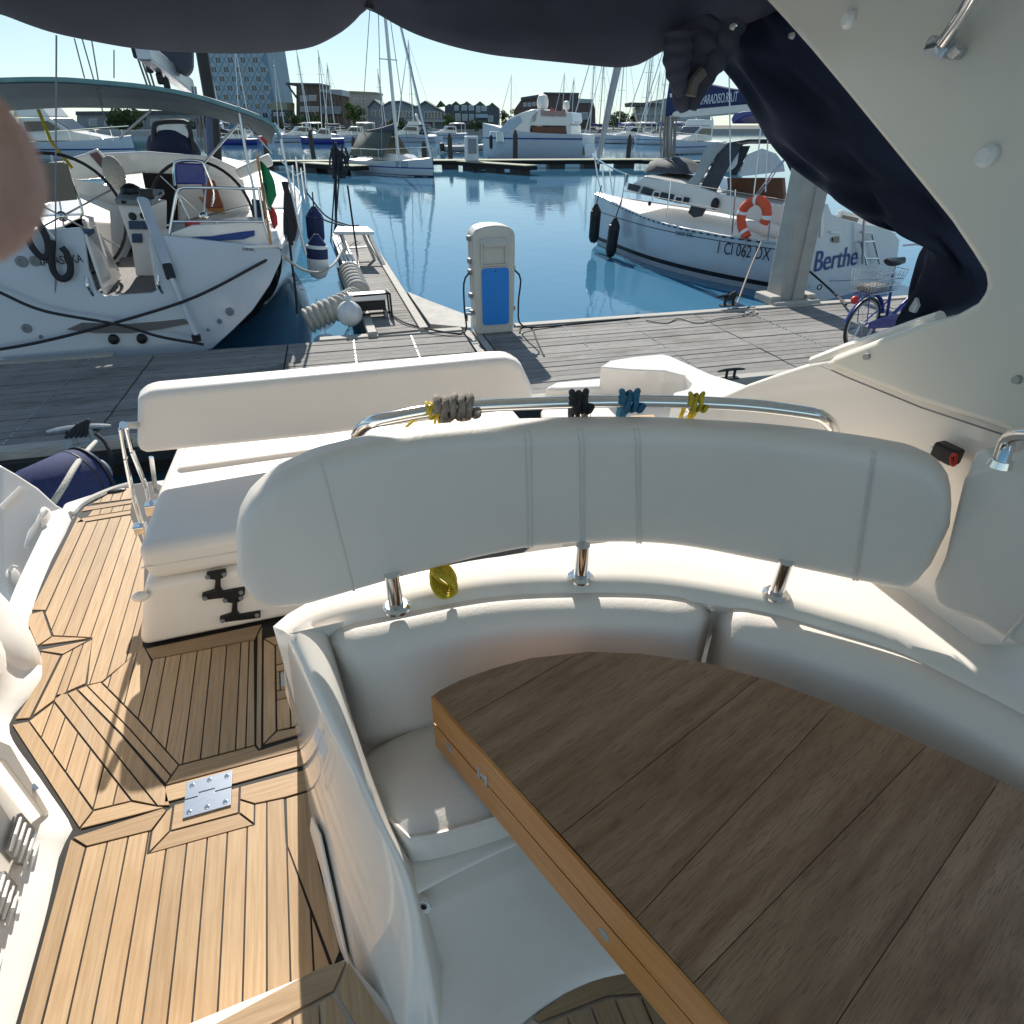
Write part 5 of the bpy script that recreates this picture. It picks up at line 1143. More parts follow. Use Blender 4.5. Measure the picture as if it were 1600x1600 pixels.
# passerelle
MB().beam(P(222,308,Y=8.55), P(262,416,Y=8.25), .11, .05).build('passerelle', M['alu'], nb, smooth=0, bevel=.01)
MB().beam(P(260,412,Y=8.26), P(268,436,Y=8.2), .10, .08).build('passerelle_joint', M['black'], nb, smooth=0, bevel=.015)
MB().tube([P(268,434,Y=8.2), P(288,480,Y=8.1), P(307,525,Y=7.95)], .028, 10).build('passerelle_pole', M['alu'], nb)
MB().box(P(307,528,Y=7.93), (.09,.07,.07)).build('passerelle_foot', M['black'], nb, smooth=0)
MB().box(P(230,303,Y=8.6), (.14,.14,.10)).build('passerelle_bracket', M['black'], nb, smooth=0, bevel=.02)
# transom fittings
for x, y, r in ((34,409,.06),(55,408,.055),(42,513,.05),(64,526,.02),(359,487,.05),(343,502,.03),(325,515,.018)):
    MB().lathe(P(x,y,Y=tY(y)-.0), [(.001,.012),(r*.35,.012),(r*.45,.02),(r*.95,.018),(r,0)], 16, (0,-1,0)).build('through_hull', M['grey'], nb)
sp_ = [(105,514),(128,504),(200,506),(250,502),(288,498),(296,505),(250,514),(205,520),(150,520)]
MB().prism([P(x,y,Y=tY(y)-.003) for x,y in sp_], (0,-.02,0)).build('step_pad', M['grayteak'], nb, smooth=0)
for x, y in ((178,530),(222,529)): MB().lathe(P(x,y,Y=tY(y)), [(.001,.06),(.05,.05),(.06,.0)], 14, (0,-1,0)).build('ladder_cup', M['black'], nb)
for a, b in (((134,432),(146,462)),((246,430),(254,458))): MB().tube(cat([P(*a,Y=8.30), P((a[0]+b[0])/2-3,(a[1]+b[1])/2,Y=8.26), P(*b,Y=8.30)], 10), .016, 6).build('grab_handle', M['steel'], nb)
MB().tube([P(168,462,Y=8.31), P(172,477,Y=8.30), P(234,476,Y=8.30), P(238,460,Y=8.31)], .006, 5).build('ladder_lid_gap', M['grey'], nb)
ny = lambda x, y: P(x, y, Y=tY(y)-.004)
text('name_lettering', 'NATASHKA', ny(57,416), ny(130,410)-ny(57,416), ny(57,404)-ny(57,416), .085, (ny(130,410)-ny(57,416)).length, M['letter'], nb)
text('small_lettering', 'DIESEL', ny(379,391), ny(398,392)-ny(379,391), ny(379,387)-ny(379,391), .028, (ny(398,392)-ny(379,391)).length, M['letter'], nb)
# stanchions, lifelines and the dark rope bunch
sl_ = Multi('',0)
for x0, y0, x1, y1, Y in ((457,258,464,350,12.2),(462,245,470,310,13.6),(470,262,478,318,12.8),(475,255,480,300,14.4)): sl_.tube([P(x0,y0,Y=Y), P(x1,y1,Y=Y)], .014, 6)
sl_.tube([P(438,250,Y=9.4), P(462,275,Y=12.2), P(474,268,Y=14.4)], .008, 5)
sl_.build('stanchion', M['steel'], nb, smooth=60)
rb = MB()
for k in range(9):
    x = 449+random.uniform(-5,9); rb.tube(cat([P(445+random.uniform(-3,3),284,Y=9.2), P(x,320,Y=9.15), P(x+random.uniform(-4,6),352,Y=9.12), P(x+random.uniform(-4,6),378+random.uniform(-12,6),Y=9.1)], 12), .024, 6)
rb.build('rope_bunch', M['rope_d'], nb, smooth=70)
# flag
fg = thing('flag', 'green, white and red flag hanging limp from a wooden staff on the sailboat stern', 'flag', P(422,385,Y=8.4))
MB().tube([P(402,246,Y=8.45), P(424,386,Y=8.4)], .014, 8).build('staff', M['tableedge'], fg); MB().ball(P(402,242,Y=8.45), .035, 10, 8).build('staff_knob', M['rope_w'], fg)
def cloth(name, pts, m):
    a = [P(x,y,Y=8.43) for x,y in pts]; n = 10; L_ = cat(a[:len(a)//2], n); R_ = cat(list(reversed(a[len(a)//2:])), n)
    MB().sheet([[l.lerp(r, f)+V((0,.05*math.sin(5*f+i*.4),0)) for i,(l,r) in enumerate(zip(L_,R_))] for f in np.linspace(0,1,9)]).build(name, m, fg, smooth=80, thick=.003)
cloth('green_band', [(406,252),(410,280),(415,312),(420,330),(432,306),(428,282),(418,262),(409,252)], M['flagg'])
cloth('white_band', [(408,285),(413,305),(418,325),(424,330),(420,316),(415,298),(411,285),(409,284)], M['flagw'])
cloth('red_band', [(417,318),(419,330),(423,345),(428,358),(434,352),(433,338),(428,326),(420,318)], M['flagr'])
# coiled dark lines over the stern, mooring lines
for k, (pts, lab) in enumerate(((((40,324),(38,350),(46,378),(60,398),(72,402),(76,390),(72,370),(60,348),(48,325)), 'thick black rope loop hanging over the stern rail beside the tan board'), (((82,376),(80,400),(84,424),(96,436),(108,430),(110,414),(104,396),(96,386)), 'thick black rope loop hanging over the letters on the stern'))):
    tag(MB().tube(cat([P(x,y,Y=8.24) for x,y in pts], 40), .035, 8).build('rope_loop', M['rope_d'], None, smooth=80), lab, 'rope')
cable('stern_line', 'dark mooring line sagging across the white stern from the upper side', [P(-60,430,Y=8.2), P(0,457,Y=8.12), P(70,486,Y=8.05), P(185,507,Y=7.98), P(250,526,Y=7.93), P(318,538,Y=7.9)], .017, M['rope_d'], 40, 'rope')
cable('stern_line', 'dark mooring line rising across the stern to its corner cleat', [P(-40,552,Y=7.95), P(60,535,Y=7.97), P(170,507,Y=8.02), P(300,466,Y=8.1), P(400,415,Y=8.3), P(440,393,Y=8.5)], .017, M['rope_d'], 40, 'rope')
cable('stern_line', 'pale rope looping from the stern corner of the sailboat to the finger pier', [P(440,396,Y=8.6), P(455,410,Y=8.9), P(475,422,Y=9.4), P(500,425,Y=10), P(522,412,Y=10.6), P(535,390,Y=11.5)], .018, M['rope_w'], 30, 'rope')
cable('spring_line', 'dark line from the sailboat side to the finger pier end, upper one', [P(480,302,Y=12.5), P(510,338,Y=13.5), P(545,352,Y=14.5), P(560,352,Y=15)], .015, M['rope_d'], 20, 'rope')
cable('spring_line', 'dark line from the sailboat side to the finger pier end, lower one', [P(484,330,Y=12), P(510,345,Y=13), P(540,354,Y=14.5), P(558,366,Y=15)], .015, M['rope_d'], 20, 'rope')
for dx in (0, 4, -3): pass
cable('hanging_line', 'thin dark line hanging from the stern corner down into the gap', [P(452,372,Y=9.0), P(456,410,Y=9.0), P(462,455,Y=9.0), P(464,490,Y=9.0)], .016, M['rope_d'], 14, 'rope')
def fender(label, px0, y0, y1, Y, r, m, top, rope_to=None, g='fenders along the sailboat side'):
    a, b = P(px0[0], y0, Y=Y), P(px0[1], y1, Y=Y); L_ = (b-a).length; t = thing('fender', label, 'fender', a, g)
    MB().lathe(a, [(.001,0),(.03,.02),(.04,.08),(r,.16),(r,L_-.14),(r*.7,L_-.04),(.03,L_),(.001,L_)], 18, b-a).build('fender_body', m, t)
    MB().lathe(a, [(.001,-.01),(.035,.0),(r*.85,.13),(r*1.01,.2),(r*1.01,.34),(r*.99,.345)], 18, b-a).build('fender_top', top, t)
    if rope_to: MB().tube([P(*rope_to,Y=Y), a], .012, 6).build('lanyard', M['rope_d'], t)
fender('white fender with navy ends on the sailboat side, beside the finger pier', (494,498), 366, 436, 10.6, .16, M['white'], M['fender'], (493,340))
fender('dark fender partly hidden behind the white one on the sailboat side', (490,495), 322, 384, 12.2, .15, M['fender'], M['fender'], (488,300))
# ================================================================== SAILBOAT WITH THE LIFEBUOY
def Pn(px, py, p0, n):
    r = ray(px, py); n = V(n); return EYE + r*((V(p0)-EYE).dot(n)/r.dot(n))
BS, BB = V((9.95,9.55,0)), V((7.80,16.2,0)); bax = (BB-BS).normalized(); bat = V((bax.y,-bax.x,0)); BL = (BB-BS).length
be = thing('sailing_boat', 'white sailboat with black waterline bands, orange lifebuoy and grey sprayhood', 'sailboat', (9, 12.5, WZ))
bst = [(-.15,1.25,-.20,-1.02),(.0,1.38,-.21,-1.2),(1.0,1.48,-.22,-1.5),(2.4,1.45,-.22,-1.6),(3.8,1.20,-.17,-1.6),(5.2,.72,-.08,-1.5),(6.2,.30,.0,-1.4),(6.95,.03,.06,-.95)]
BR = densify(hull_rings([(BS+bax*t, hb, zs, zk, bat) for t, hb, zs, zk in bst], 26, .5, .8), 5)
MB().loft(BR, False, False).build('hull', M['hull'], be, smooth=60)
band(BR, WZ+.20, WZ+.11, .004).build('boot_stripe', M['antif'], be, smooth=60)
band(BR, WZ+.075, -2.5, .004).build('antifouling', M['antif'], be, smooth=60)
off_ = lambda r, k, dz: r[k] + V((0,0,dz))
MB().tube([off_(r,-1,.012) for r in BR], .022, 8).build('toe_rail', M['alu'], be); MB().tube([off_(r,0,.012) for r in BR], .022, 8).build('toe_rail', M['alu'], be)
cl_ = band(BR, -.30, -.315, .005, (1,)).build('cove_line', M['letter'], be, smooth=60)
tr_ = MB()
for i in range(6, len(BR)-6):
    p, q = BR[i][-1], BR[i+1][-1]; tr_.beam(p.lerp(q,.2)+V((0,0,.0))-bat*.022, p.lerp(q,.6)-bat*.022, .01, .03)
tr_.build('rail_slots', M['black'], be, smooth=0)['kind'] = 'stuff'
MB().sheet([[r[0]+V((0,0,.0)) for r in BR], [(r[0]+r[-1])/2+V((0,0,.07)) for r in BR], [r[-1] for r in BR]]).build('deck', M['gelm'], be, smooth=60)
ob = lambda x, y, o: Pn(x, y, BS+bat*o, bat)              # on an upright plane along the boat, o across from its middle
# coachroof
c0 = [ob(x,y,-.80) for x,y in ((976,298),(982,290),(1007,274),(1060,283),(1085,290),(1120,302),(1118,330),(1082,323),(1030,312))]
MB().prism(c0, bat*1.5+V((0,0,.05))).build('coachroof', M['gel'], be, smooth=0, bevel=.05, seg=3)
zb = lambda zx, zy, o=-.83: ob(900+zx*.1875, 180+zy*.1875, o)
for q in (((565,592),(655,622),(625,672),(537,648)), ((716,640),(822,662),(800,722),(694,694)), ((905,680),(950,690),(935,735),(890,728)), ((440,565),(540,590),(515,640),(430,615))):
    MB().prism([zb(*p) for p in q], bat*-.012).build('cabin_window', M['glass'], be, smooth=0)
for q in (((650,628),(712,640),(692,698),(632,678)), ((830,666),(902,680),(880,745),(806,728))):
    f = MB().prism([zb(*p) for p in q], bat*-.02).build('port_frame', M['gel'], be, smooth=0, bevel=.01)
    cx, cy = sum(p[0] for p in q)/4, sum(p[1] for p in q)/4
    MB().prism([zb(cx+(p[0]-cx)*.62, cy+(p[1]-cy)*.62, -.855) for p in q], bat*-.008).build('port_pane', M['glass'], f, smooth=0)
# grey covered dinghy on the foredeck, sprayhood
gm = mat('slate_canvas', (.055,.06,.07), .8, var=.15, vs=4, bump=.2, bs=40)
rg = []
for k, (x0,y0,y1) in enumerate(((1010,266,270),(1016,252,270),(1028,249,270),(1045,250,271),(1052,246,272),(1062,252,272),(1072,256,272),(1080,268,272))):
    a, b = ob(x0,y0,-.3), ob(x0,y1,-.55); rg.append([b, b.lerp(a,.5)-bat*.08, a, a+bat*.3, a+bat*.6+V((0,0,-.05)), b+bat*.9])
MB().loft(rg).build('foredeck_cover', gm, be, smooth=80)
MB().prism([ob(x,y,-.72) for x,y in ((1075,332),(1090,300),(1110,262),(1128,232),(1150,222),(1160,226),(1136,262),(1118,300),(1096,338),(1084,340))], bat*.03).build('sprayhood_side', gm, be, smooth=0)
sh = []
for o in (-.72,-.4,0,.4,.72):
    k = 1-(o/.72)**4; sh.append([ob(x,y-6*k,o) for x,y in ((1112,268),(1120,244),(1133,230),(1170,224),(1232,224),(1250,232))])
MB().sheet([[ (p) for p in r] for r in sh]).build('sprayhood_top', M['navy2'], be, smooth=80, thick=.015)
for q in (((1122,236),(1156,228),(1160,232),(1152,258),(1140,268),(1118,272)), ((1166,242),(1190,232),(1212,240),(1224,256),(1226,268),(1154,276))):
    MB().prism([ob(x,y,-.68) for x,y in q], bat*.01).build('sprayhood_window', M['clear'], be, smooth=0)
MB().prism([ob(x,y,-.70) for x,y in ((1156,228),(1172,228),(1166,242),(1150,274),(1140,274),(1152,256))], bat*.012).build('sprayhood_band', M['navy2'], be, smooth=0)
MB().prism([ob(x,y,-.70) for x,y in ((1212,226),(1250,226),(1256,290),(1238,300),(1236,270),(1226,250))], bat*.012).build('sprayhood_band', M['navy2'], be, smooth=0)
lp_ = [(1065,292),(1085,274),(1098,238),(1106,226),(1122,222),(1136,224),(1120,240),(1106,262),(1092,286),(1082,296)]
MB().prism([ob(x,y,-.78) for x,y in lp_], bat*.05).build('pale_flap', mat('pale_grey_canvas', (.36,.38,.38), .8, var=.1, vs=3), be, smooth=0, bevel=.015)
# cockpit bits seen through the lines
MB().prism([ob(x,y,-.2) for x,y in ((1136,278),(1222,278),(1226,330),(1140,322))], bat*.1).build('cabin_bulkhead', M['mahog'], be, smooth=0)
MB().prism([ob(x,y,-.78) for x,y in ((1118,302),(1235,322),(1270,330),(1268,352),(1210,352),(1120,332))], bat*.5).build('cockpit_coaming', M['gel'], be, smooth=0, bevel=.04, seg=3)
MB().ball(ob(1117,320,-.85)+V((0,0,.02)), (.085,.085,.11), 14, 8).build('winch', M['black'], be)
MB().ball(ob(1015,318,-.85), (.04,.04,.05), 10, 6).build('winch', M['black'], be)
MB().tube([ob(1168,352,-1.05), ob(1200,358,-1.05), ob(1220,362,-1.05)], [.09,.13,.10], 12).build('cockpit_cushion', M['gelm'], be)
# mast with ropes, boom with lettered cover
mast_b = ob(1042,252,0)
MB().tube([mast_b, ob(1048,182,0), ob(1056,110,0), ob(1075,-60,0), ob(1105,-330,0)], .085, 12).build('mast', M['alu'], be)
mr = MB()
for k in range(8):
    x = 1031+3*k; mr.tube([ob(x+2,246,-.1-.02*k), ob(x+2+random.uniform(-3,3),212,-.12), ob(x+4+random.uniform(-2,2),182,-.12)], .018, 5)
mr.build('halyards', M['rope_g'], be, smooth=60)['kind'] = 'stuff'
MB().beam(ob(1052,180,-.02), ob(1240,162,-.02), .12, .17).build('boom', M['alu'], be, smooth=0, bevel=.03)
cov = [(1045,125),(1052,123),(1062,142),(1086,138),(1090,129),(1110,132),(1134,137),(1166,142),(1215,150),(1240,154),(1240,160),(1178,162),(1100,168),(1056,172),(1042,184),(1038,184),(1040,160)]
MB().prism([ob(x,y,-.10) for x,y in cov], bat*.2).build('boom_cover', M['fender'], be, smooth=0, bevel=.04, seg=3)
MB().prism([ob(x,y,-.104) for x,y in ((1047,146),(1055,146),(1055,152),(1047,152))], bat*-.006).build('white_patch', M['letterw'], be, smooth=0)
a, b, c = ob(1091,164,-.108), ob(1152,158,-.108), ob(1091,148,-.108)
# forestay with furled sail, pulpit, stanchions, lifelines
bo = ob(938,300,0)
MB().tube([ob(934,256,0), ob(938,235,0), ob(947,190,0), ob(956,145,0), ob(966,100,0), ob(985,20,0), ob(1010,-90,0)], [.03,.055,.075,.085,.09,.09,.08], 10).build('furled_sail', mat('sun_strip_sail', (.34,.35,.36), .8, var=.15, vs=3), be)
pu = MB(); pu.tube(cat([ob(941,302,-.15), ob(934,278,-.2), ob(930,250,-.22), ob(926,240,-.1)], 10), .018, 6)
pu.tube(cat([ob(926,240,-.1), ob(936,250,-.3), ob(955,262,-.42), ob(978,272,-.5)], 10), .018, 6)
for x, y in ((946,300),(958,306)): pu.tube([ob(x,y,-.3), ob(x-6,y-42,-.32)], .018, 6)
pu.build('pulpit', M['steel'], be, smooth=60)
for x0, y0, x1, y1, o in ((970,322,978,272,-.75),(1042,338,1048,282,-1.15),(1144,366,1149,296,-1.38),(1200,376,1206,318,-1.4)):
    MB().tube([ob(x0,y0,o), ob(x1,y1,o)], .014, 6).build('stanchion', M['steel'], be)
for pts in (((978,272,-.75),(1048,284,-1.15),(1150,300,-1.38),(1260,318,-1.4)), ((974,298,-.75),(1045,312,-1.15),(1128,328,-1.3))):
    MB().tube([ob(*p) for p in pts], .008, 5).build('lifeline', M['rope_w'], be)
for pts, o in ((((1142,352),(1141,240),(1140,160),(1139,110)),-1.25), (((1176,318),(1184,250),(1190,180)),-1.2), (((1196,300),(1200,210)),-.8), (((1146,354),(1170,320),(1214,260),(1236,240)),-1.2), (((1180,312),(1226,250)),-1.0), (((1232,310),(1244,262),(1232,240)),-.9)):
    MB().tube([ob(x,y,o) for x,y in pts], .012, 5).build('shroud', M['steelb'], be)
MB().prism([ob(x,y,-1.0) for x,y in ((1142,186),(1146,178),(1160,174),(1190,172),(1190,178),(1160,184),(1144,194))], bat*.9).build('bimini_roll', M['bluepaint'], be, smooth=0, bevel=.02)
# transom
sb = lambda x, y, o=0: Pn(x, y, BS+bax*(-.15-o), (bax+V((0,0,-.12))).normalized())
tp_ = [(1272,368),(1276,330),(1284,318),(1294,318),(1300,334),(1318,342),(1348,350),(1378,354),(1396,362),(1406,374),(1402,410),(1396,440),(1388,462),(1368,480),(1330,486),(1290,484),(1262,476),(1258,440)]
MB().prism([sb(x,y) for x,y in tp_], bax*.10).build('transom', M['hull'], be, smooth=0, bevel=.02, seg=2)
MB().prism([sb(x,y,.02) for x,y in ((1282,372),(1284,330),(1288,326),(1288,352),(1286,368))], bax*.01).build('transom_locker', M['gelm'], be, smooth=0)
MB().prism([sb(x,y,-.5) for x,y in ((1306,352),(1318,328),(1352,338),(1376,344),(1372,354),(1340,356))], bax*.1).build('aft_seat', M['gel'], be, smooth=0, bevel=.02)
MB().prism([sb(x,y,-.38) for x,y in ((1313,350),(1318,336),(1342,341),(1338,352))], bax*.02).build('seat_opening', M['tan'], be, smooth=0)
for x, y in ((1304,362),(1354,362)): MB().prism([sb(x-8,y-1,.01), sb(x+8,y-1,.01), sb(x+8,y+2,.01), sb(x-8,y+2,.01)], bax*-.03).build('stern_handle', M['white'], be, smooth=0)
MB().prism([sb(x,y,.01) for x,y in ((1300,371),(1310,369),(1310,379),(1300,378))], bax*-.02).build('fitting', M['glass'], be, smooth=0)
ld = MB()
for a_, b_2 in (((1345,378),(1354,414)), ((1362,366),(1374,412))): ld.tube([sb(*a_,.06), sb(*b_2,.08)], .018, 6)
for a_, b_2 in (((1346,378),(1365,377)), ((1352,404),(1372,404))): ld.tube([sb(*a_,.06), sb(*b_2,.08)], .018, 6)
ld.build('stern_ladder', M['steel'], be, smooth=60)
MB().tube([sb(1352,300,.1), sb(1350,350,.1), sb(1348,412,.1)], .025, 8).build('flag_pole', M['alu'], be)
MB().tube([ob(1283,448,-1.40)+bat*-.05 + V((math.cos(a)*.05, 0, math.sin(a)*.04)) for a in [k*math.pi/6 for k in range(12)]], .010, 6, True).build('hull_outlet', M['black'], be)
u0, u1, u2 = sb(1270,425,.012), sb(1336,414,.012), sb(1266,396,.012)
text('name_lettering', 'Berthe', u0, u1-u0, u2-u0, (u2-u0).length*.95, (u1-u0).length, M['letterb'], be)
h0, h1 = BS+bax*2.0-bat*1.50, bat
hn = (bat - bax*.06).normalized(); hp3 = BR[int(len(BR)*.38)][-1] - bat*.035
hb_ = lambda x, y: Pn(x, y, hp3, hn)
v0, v1, v2 = hb_(1118,395), hb_(1199,407), hb_(1118,375)
text('registration_lettering', '1 CI 062 DX', v0, v1-v0, V((0,0,1)), (v2-v0).length*.92, (v1-v0).length, M['letter'], be)
w0, w1 = hb_(1055,367), hb_(1081,371)
text('model_lettering', 'FIRST 375', w0, w1-w0, V((0,0,1)), .075, (w1-w0).length, M['letter'], be)
text('cover_lettering', 'APARADISO.RA.IT', a, b-a, c-a, (c-a).length*.9, (b-a).length, M['letterw'], be)
# horseshoe lifebuoy
lb = thing('lifebuoy', 'orange horseshoe lifebuoy with white bands hung on the sailboat rail by the pile', 'lifebuoy', ob(1178,320,-1.5))
hs_ = cat([ob(x,y,-1.50) for x,y in ((1167,371),(1160,356),(1158,341),(1163,325),(1176,314),(1189,314),(1197,324),(1198,338),(1193,349))], 50)
MB().tube(hs_, .085, 14).build('buoy_ring', M['orange'], lb, smooth=80)
for k in (3, 16, 29, 44): MB().tube(hs_[k:k+3], .089, 14).build('white_band', M['white'], lb, smooth=80)
MB().tube([ob(1166,372,-1.5), ob(1164,395,-1.5), ob(1157,412,-1.52)], .008, 5).build('grab_line', M['rope_w'], lb)
fender('long black fender hung nearest the bow of the sailboat with the lifebuoy', (932,927), 318, 380, 15.0, .13, M['black'], M['black'], (940,290), 'fenders at the sailboat bow')
fender('long black fender, second from the bow of the sailboat with the lifebuoy', (962,953), 340, 402, 14.0, .13, M['black'], M['black'], (972,310), 'fenders at the sailboat bow')
cable('stern_line', 'dark mooring line slanting down the stern lettering to the dock by the bicycle', [sb(1256,416,.2), sb(1290,446,.25), P(1322,476,z=-.5)], .018, M['rope_d'], 10, 'rope')
cable('stern_gangway', 'grey pole gangway lying across the stern behind the bicycle basket', [sb(1296,438,.5), sb(1340,436,.8), sb(1410,434,1.0)], .02, M['alu'], 6, 'gangway')
# ================================================================== FAR PONTOONS, BOATS, SHORE
def hexbox(a, b, w, z0, z1):
    a, b = V((a[0],a[1],0)), V((b[0],b[1],0)); n = (b-a).normalized(); n = V((-n.y,n.x,0))*w
    return ([V((p.x,p.y,z0)) for p in (a,b,b+n,a+n)], [V((p.x,p.y,z1)) for p in (a,b,b+n,a+n)])
def pontoon(label, a, b, w, zt=-.55):
    t = thing('pontoon', label, 'pontoon', (a[0],a[1],WZ), 'pontoons across the basin')
    MB().hexa(*hexbox(a, b, w, zt-.05, zt)).build('deck_boards', M['pine'], t, smooth=0)
    a_, b_ = V((a[0],a[1],0)), V((b[0],b[1],0)); n = (b_-a_).normalized(); q = V((-n.y,n.x,0))*.08
    MB().hexa(*hexbox(a_+q, b_+q, w-.16, zt-.28, zt-.055)).build('side_beam', M['dark'], t, smooth=0)
    L = (b_-a_).length; k = .6
    while k < L-1.0:
        p0 = a_+n*k+q*2; p1 = a_+n*(k+1.2)+q*2
        MB().hexa(*hexbox(p0, p1, w-.4, WZ-.3, zt-.29)).build('float', M['black'], t, smooth=0); k += 2.6
    return t
pontoon('far floating pontoon crossing the basin beyond the pedestal', (-14.5,55.2), (27.5,45.4), 2.0)
pontoon('short finger pontoon pointing towards the pedestal, left of the flybridge yacht', (12.2,48.2), (14.9,41.2), 1.1)
pontoon('short pontoon stub beside the bow of the small sailboat with the tent', (1.6,49.6), (4.6,44.2), 1.3)
pontoon('pontoon running behind the bow of the sailboat with the lifebuoy', (25.5,45.5), (30,40), 1.2)
def woodpile(label, px, y0, y1, r=.22, red=False):
    b = P(px, y1, z=WZ); t = P(px, y0, Y=b.y); th = thing('mooring_post', label, 'post', b, 'wooden mooring posts')
    MB().lathe(b+V((0,0,-1)), [(r,0),(r*.95,t.z-b.z+.7),(r*.3,t.z-b.z+1.1),(.001,t.z-b.z+1.12)], 12).build('shaft', M['bark'], th)
    if red:
        MB().lathe(V((b.x,b.y,t.z-.1)), [(r*1.3,0),(r*1.3,.5),(r*1.1,.6),(.001,.62)], 12).build('red_cap', M['red'], th)
for lab, px, y0, y1 in (('dark post between the tented sailboat and the white box on the pontoon', 704, 210, 249), ('dark post in front of the flybridge yacht', 805, 205, 252), ('dark post seen past the furled foresail', 981, 212, 250), ('dark post behind the rope tangle', 490, 205, 246), ('dark post beside the tented sailboat stern', 556, 215, 252), ('thick post wrapped in dark rope at the tented sailboat bow', 664, 222, 256)):
    woodpile(lab, px, y0, y1)
woodpile('post with a red collar behind the flag', 418, 222, 246, .25, True)
bxw = thing('pontoon_cabinet', 'white service box standing on the far pontoon', 'cabinet', P(739,252,z=-.55))
c = P(739,252,z=-.55); MB().box(c+V((0,.3,.75)), (.9,.5,1.5)).build('body', M['hull2'], bxw, smooth=0, bevel=.06); MB().box(c+V((0,.04,.9)), (.6,.03,.9)).build('door', M['grey'], bxw, smooth=0)

# ---- boats: one of each kind, then copies
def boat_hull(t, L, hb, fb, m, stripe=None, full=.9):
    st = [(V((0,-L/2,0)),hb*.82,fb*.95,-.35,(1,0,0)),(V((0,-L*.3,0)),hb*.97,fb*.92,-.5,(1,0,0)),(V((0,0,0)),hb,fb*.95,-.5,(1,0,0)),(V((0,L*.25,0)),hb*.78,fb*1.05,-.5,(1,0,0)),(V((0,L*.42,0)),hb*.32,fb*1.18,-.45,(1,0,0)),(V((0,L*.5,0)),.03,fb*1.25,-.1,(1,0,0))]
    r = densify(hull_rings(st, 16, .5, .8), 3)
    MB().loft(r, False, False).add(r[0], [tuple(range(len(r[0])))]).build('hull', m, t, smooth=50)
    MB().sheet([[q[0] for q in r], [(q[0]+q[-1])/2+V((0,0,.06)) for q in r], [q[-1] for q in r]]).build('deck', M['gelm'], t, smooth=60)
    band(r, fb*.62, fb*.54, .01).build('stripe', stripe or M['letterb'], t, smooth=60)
    band(r, .08, -.3, .008).build('antifouling', M['antif'], t, smooth=60)
    return r
ORG = V((0,0,0))
def mk_sail(name, label, L=10, mh=14, cover='fender', hood=True, hullm='hull', bim=False, group='sailboats moored across the basin'):
    t = thing(name, label, 'sailboat', (0,0,0), group); hb, fb = L*.155, L*.105
    boat_hull(t, L, hb, fb, M[hullm])
    MB().loft([[V((x*hb*w, y, fb+z)) for x, z in ((-.6,0),(-.5,.38*h),(.5,.38*h),(.6,0))] for y, w, h in ((-L*.18,1,1),(L*.05,.95,1),(L*.2,.7,.8),(L*.3,.4,.2))]).build('cabin', M['gel'], t, smooth=40)
    MB().tube([(0,L*.06,fb), (0,L*.05,fb+mh*.5), (0,L*.04,fb+mh)], [.11,.10,.07], 8).build('mast', M['alu'], t)
    MB().tube([(0,L*.05,fb+1.3), (0,-L*.34,fb+1.35)], .07, 8).build('boom', M['alu'], t)
    MB().tube([(0,L*.05,fb+1.75), (0,-L*.1,fb+1.6), (0,-L*.33,fb+1.48)], [.24,.2,.12], 8).build('sail_cover', M[cover], t)
    rg = MB()
    for e in ((0,L*.5,fb*1.25),(0,-L*.5,fb),(hb*.95,L*.03,fb),(-hb*.95,L*.03,fb)): rg.tube([(0,L*.04,fb+mh*.98), e], .022, 4)
    for z in (.45,.72): rg.tube([(-hb*.55,L*.04,fb+mh*z), (hb*.55,L*.04,fb+mh*z)], .03, 4)
    rg.build('rigging', M['grey'], t)['kind'] = 'stuff'
    MB().tube([(0,L*.48,fb*1.3), (0,L*.06,fb+mh*.93)], .07, 6).build('furled_sail', M['white'], t)
    if hood: MB().ball((0,-L*.16,fb+.3), (hb*.62,.75,.75), 12, 6).build('sprayhood', M['navy2'], t)
    if bim:
        MB().loft([[V((x*hb*.85, y, fb+1.95-.18*x*x)) for x in (-1,-.5,0,.5,1)] for y in (-L*.42,-L*.3,-L*.2)], False, False).build('bimini', M['gelm'], t, thick=.05)
    ra = MB()
    for sd in (-1,1):
        ra.tube([(sd*hb*.82,-L*.48,fb+.6), (sd*hb*.98,0,fb+.6), (sd*hb*.35,L*.42,fb*1.2+.6), (0,L*.5,fb*1.25+.6)], .02, 4)
        for y, w in ((-.45,.84),(-.25,.97),(0,1),(.2,.8),(.4,.38)): ra.tube([(sd*hb*w,L*y,fb), (sd*hb*w,L*y,fb+.6)], .02, 4)
    ra.build('guard_rails', M['steelb'], t)['kind'] = 'stuff'
    return t
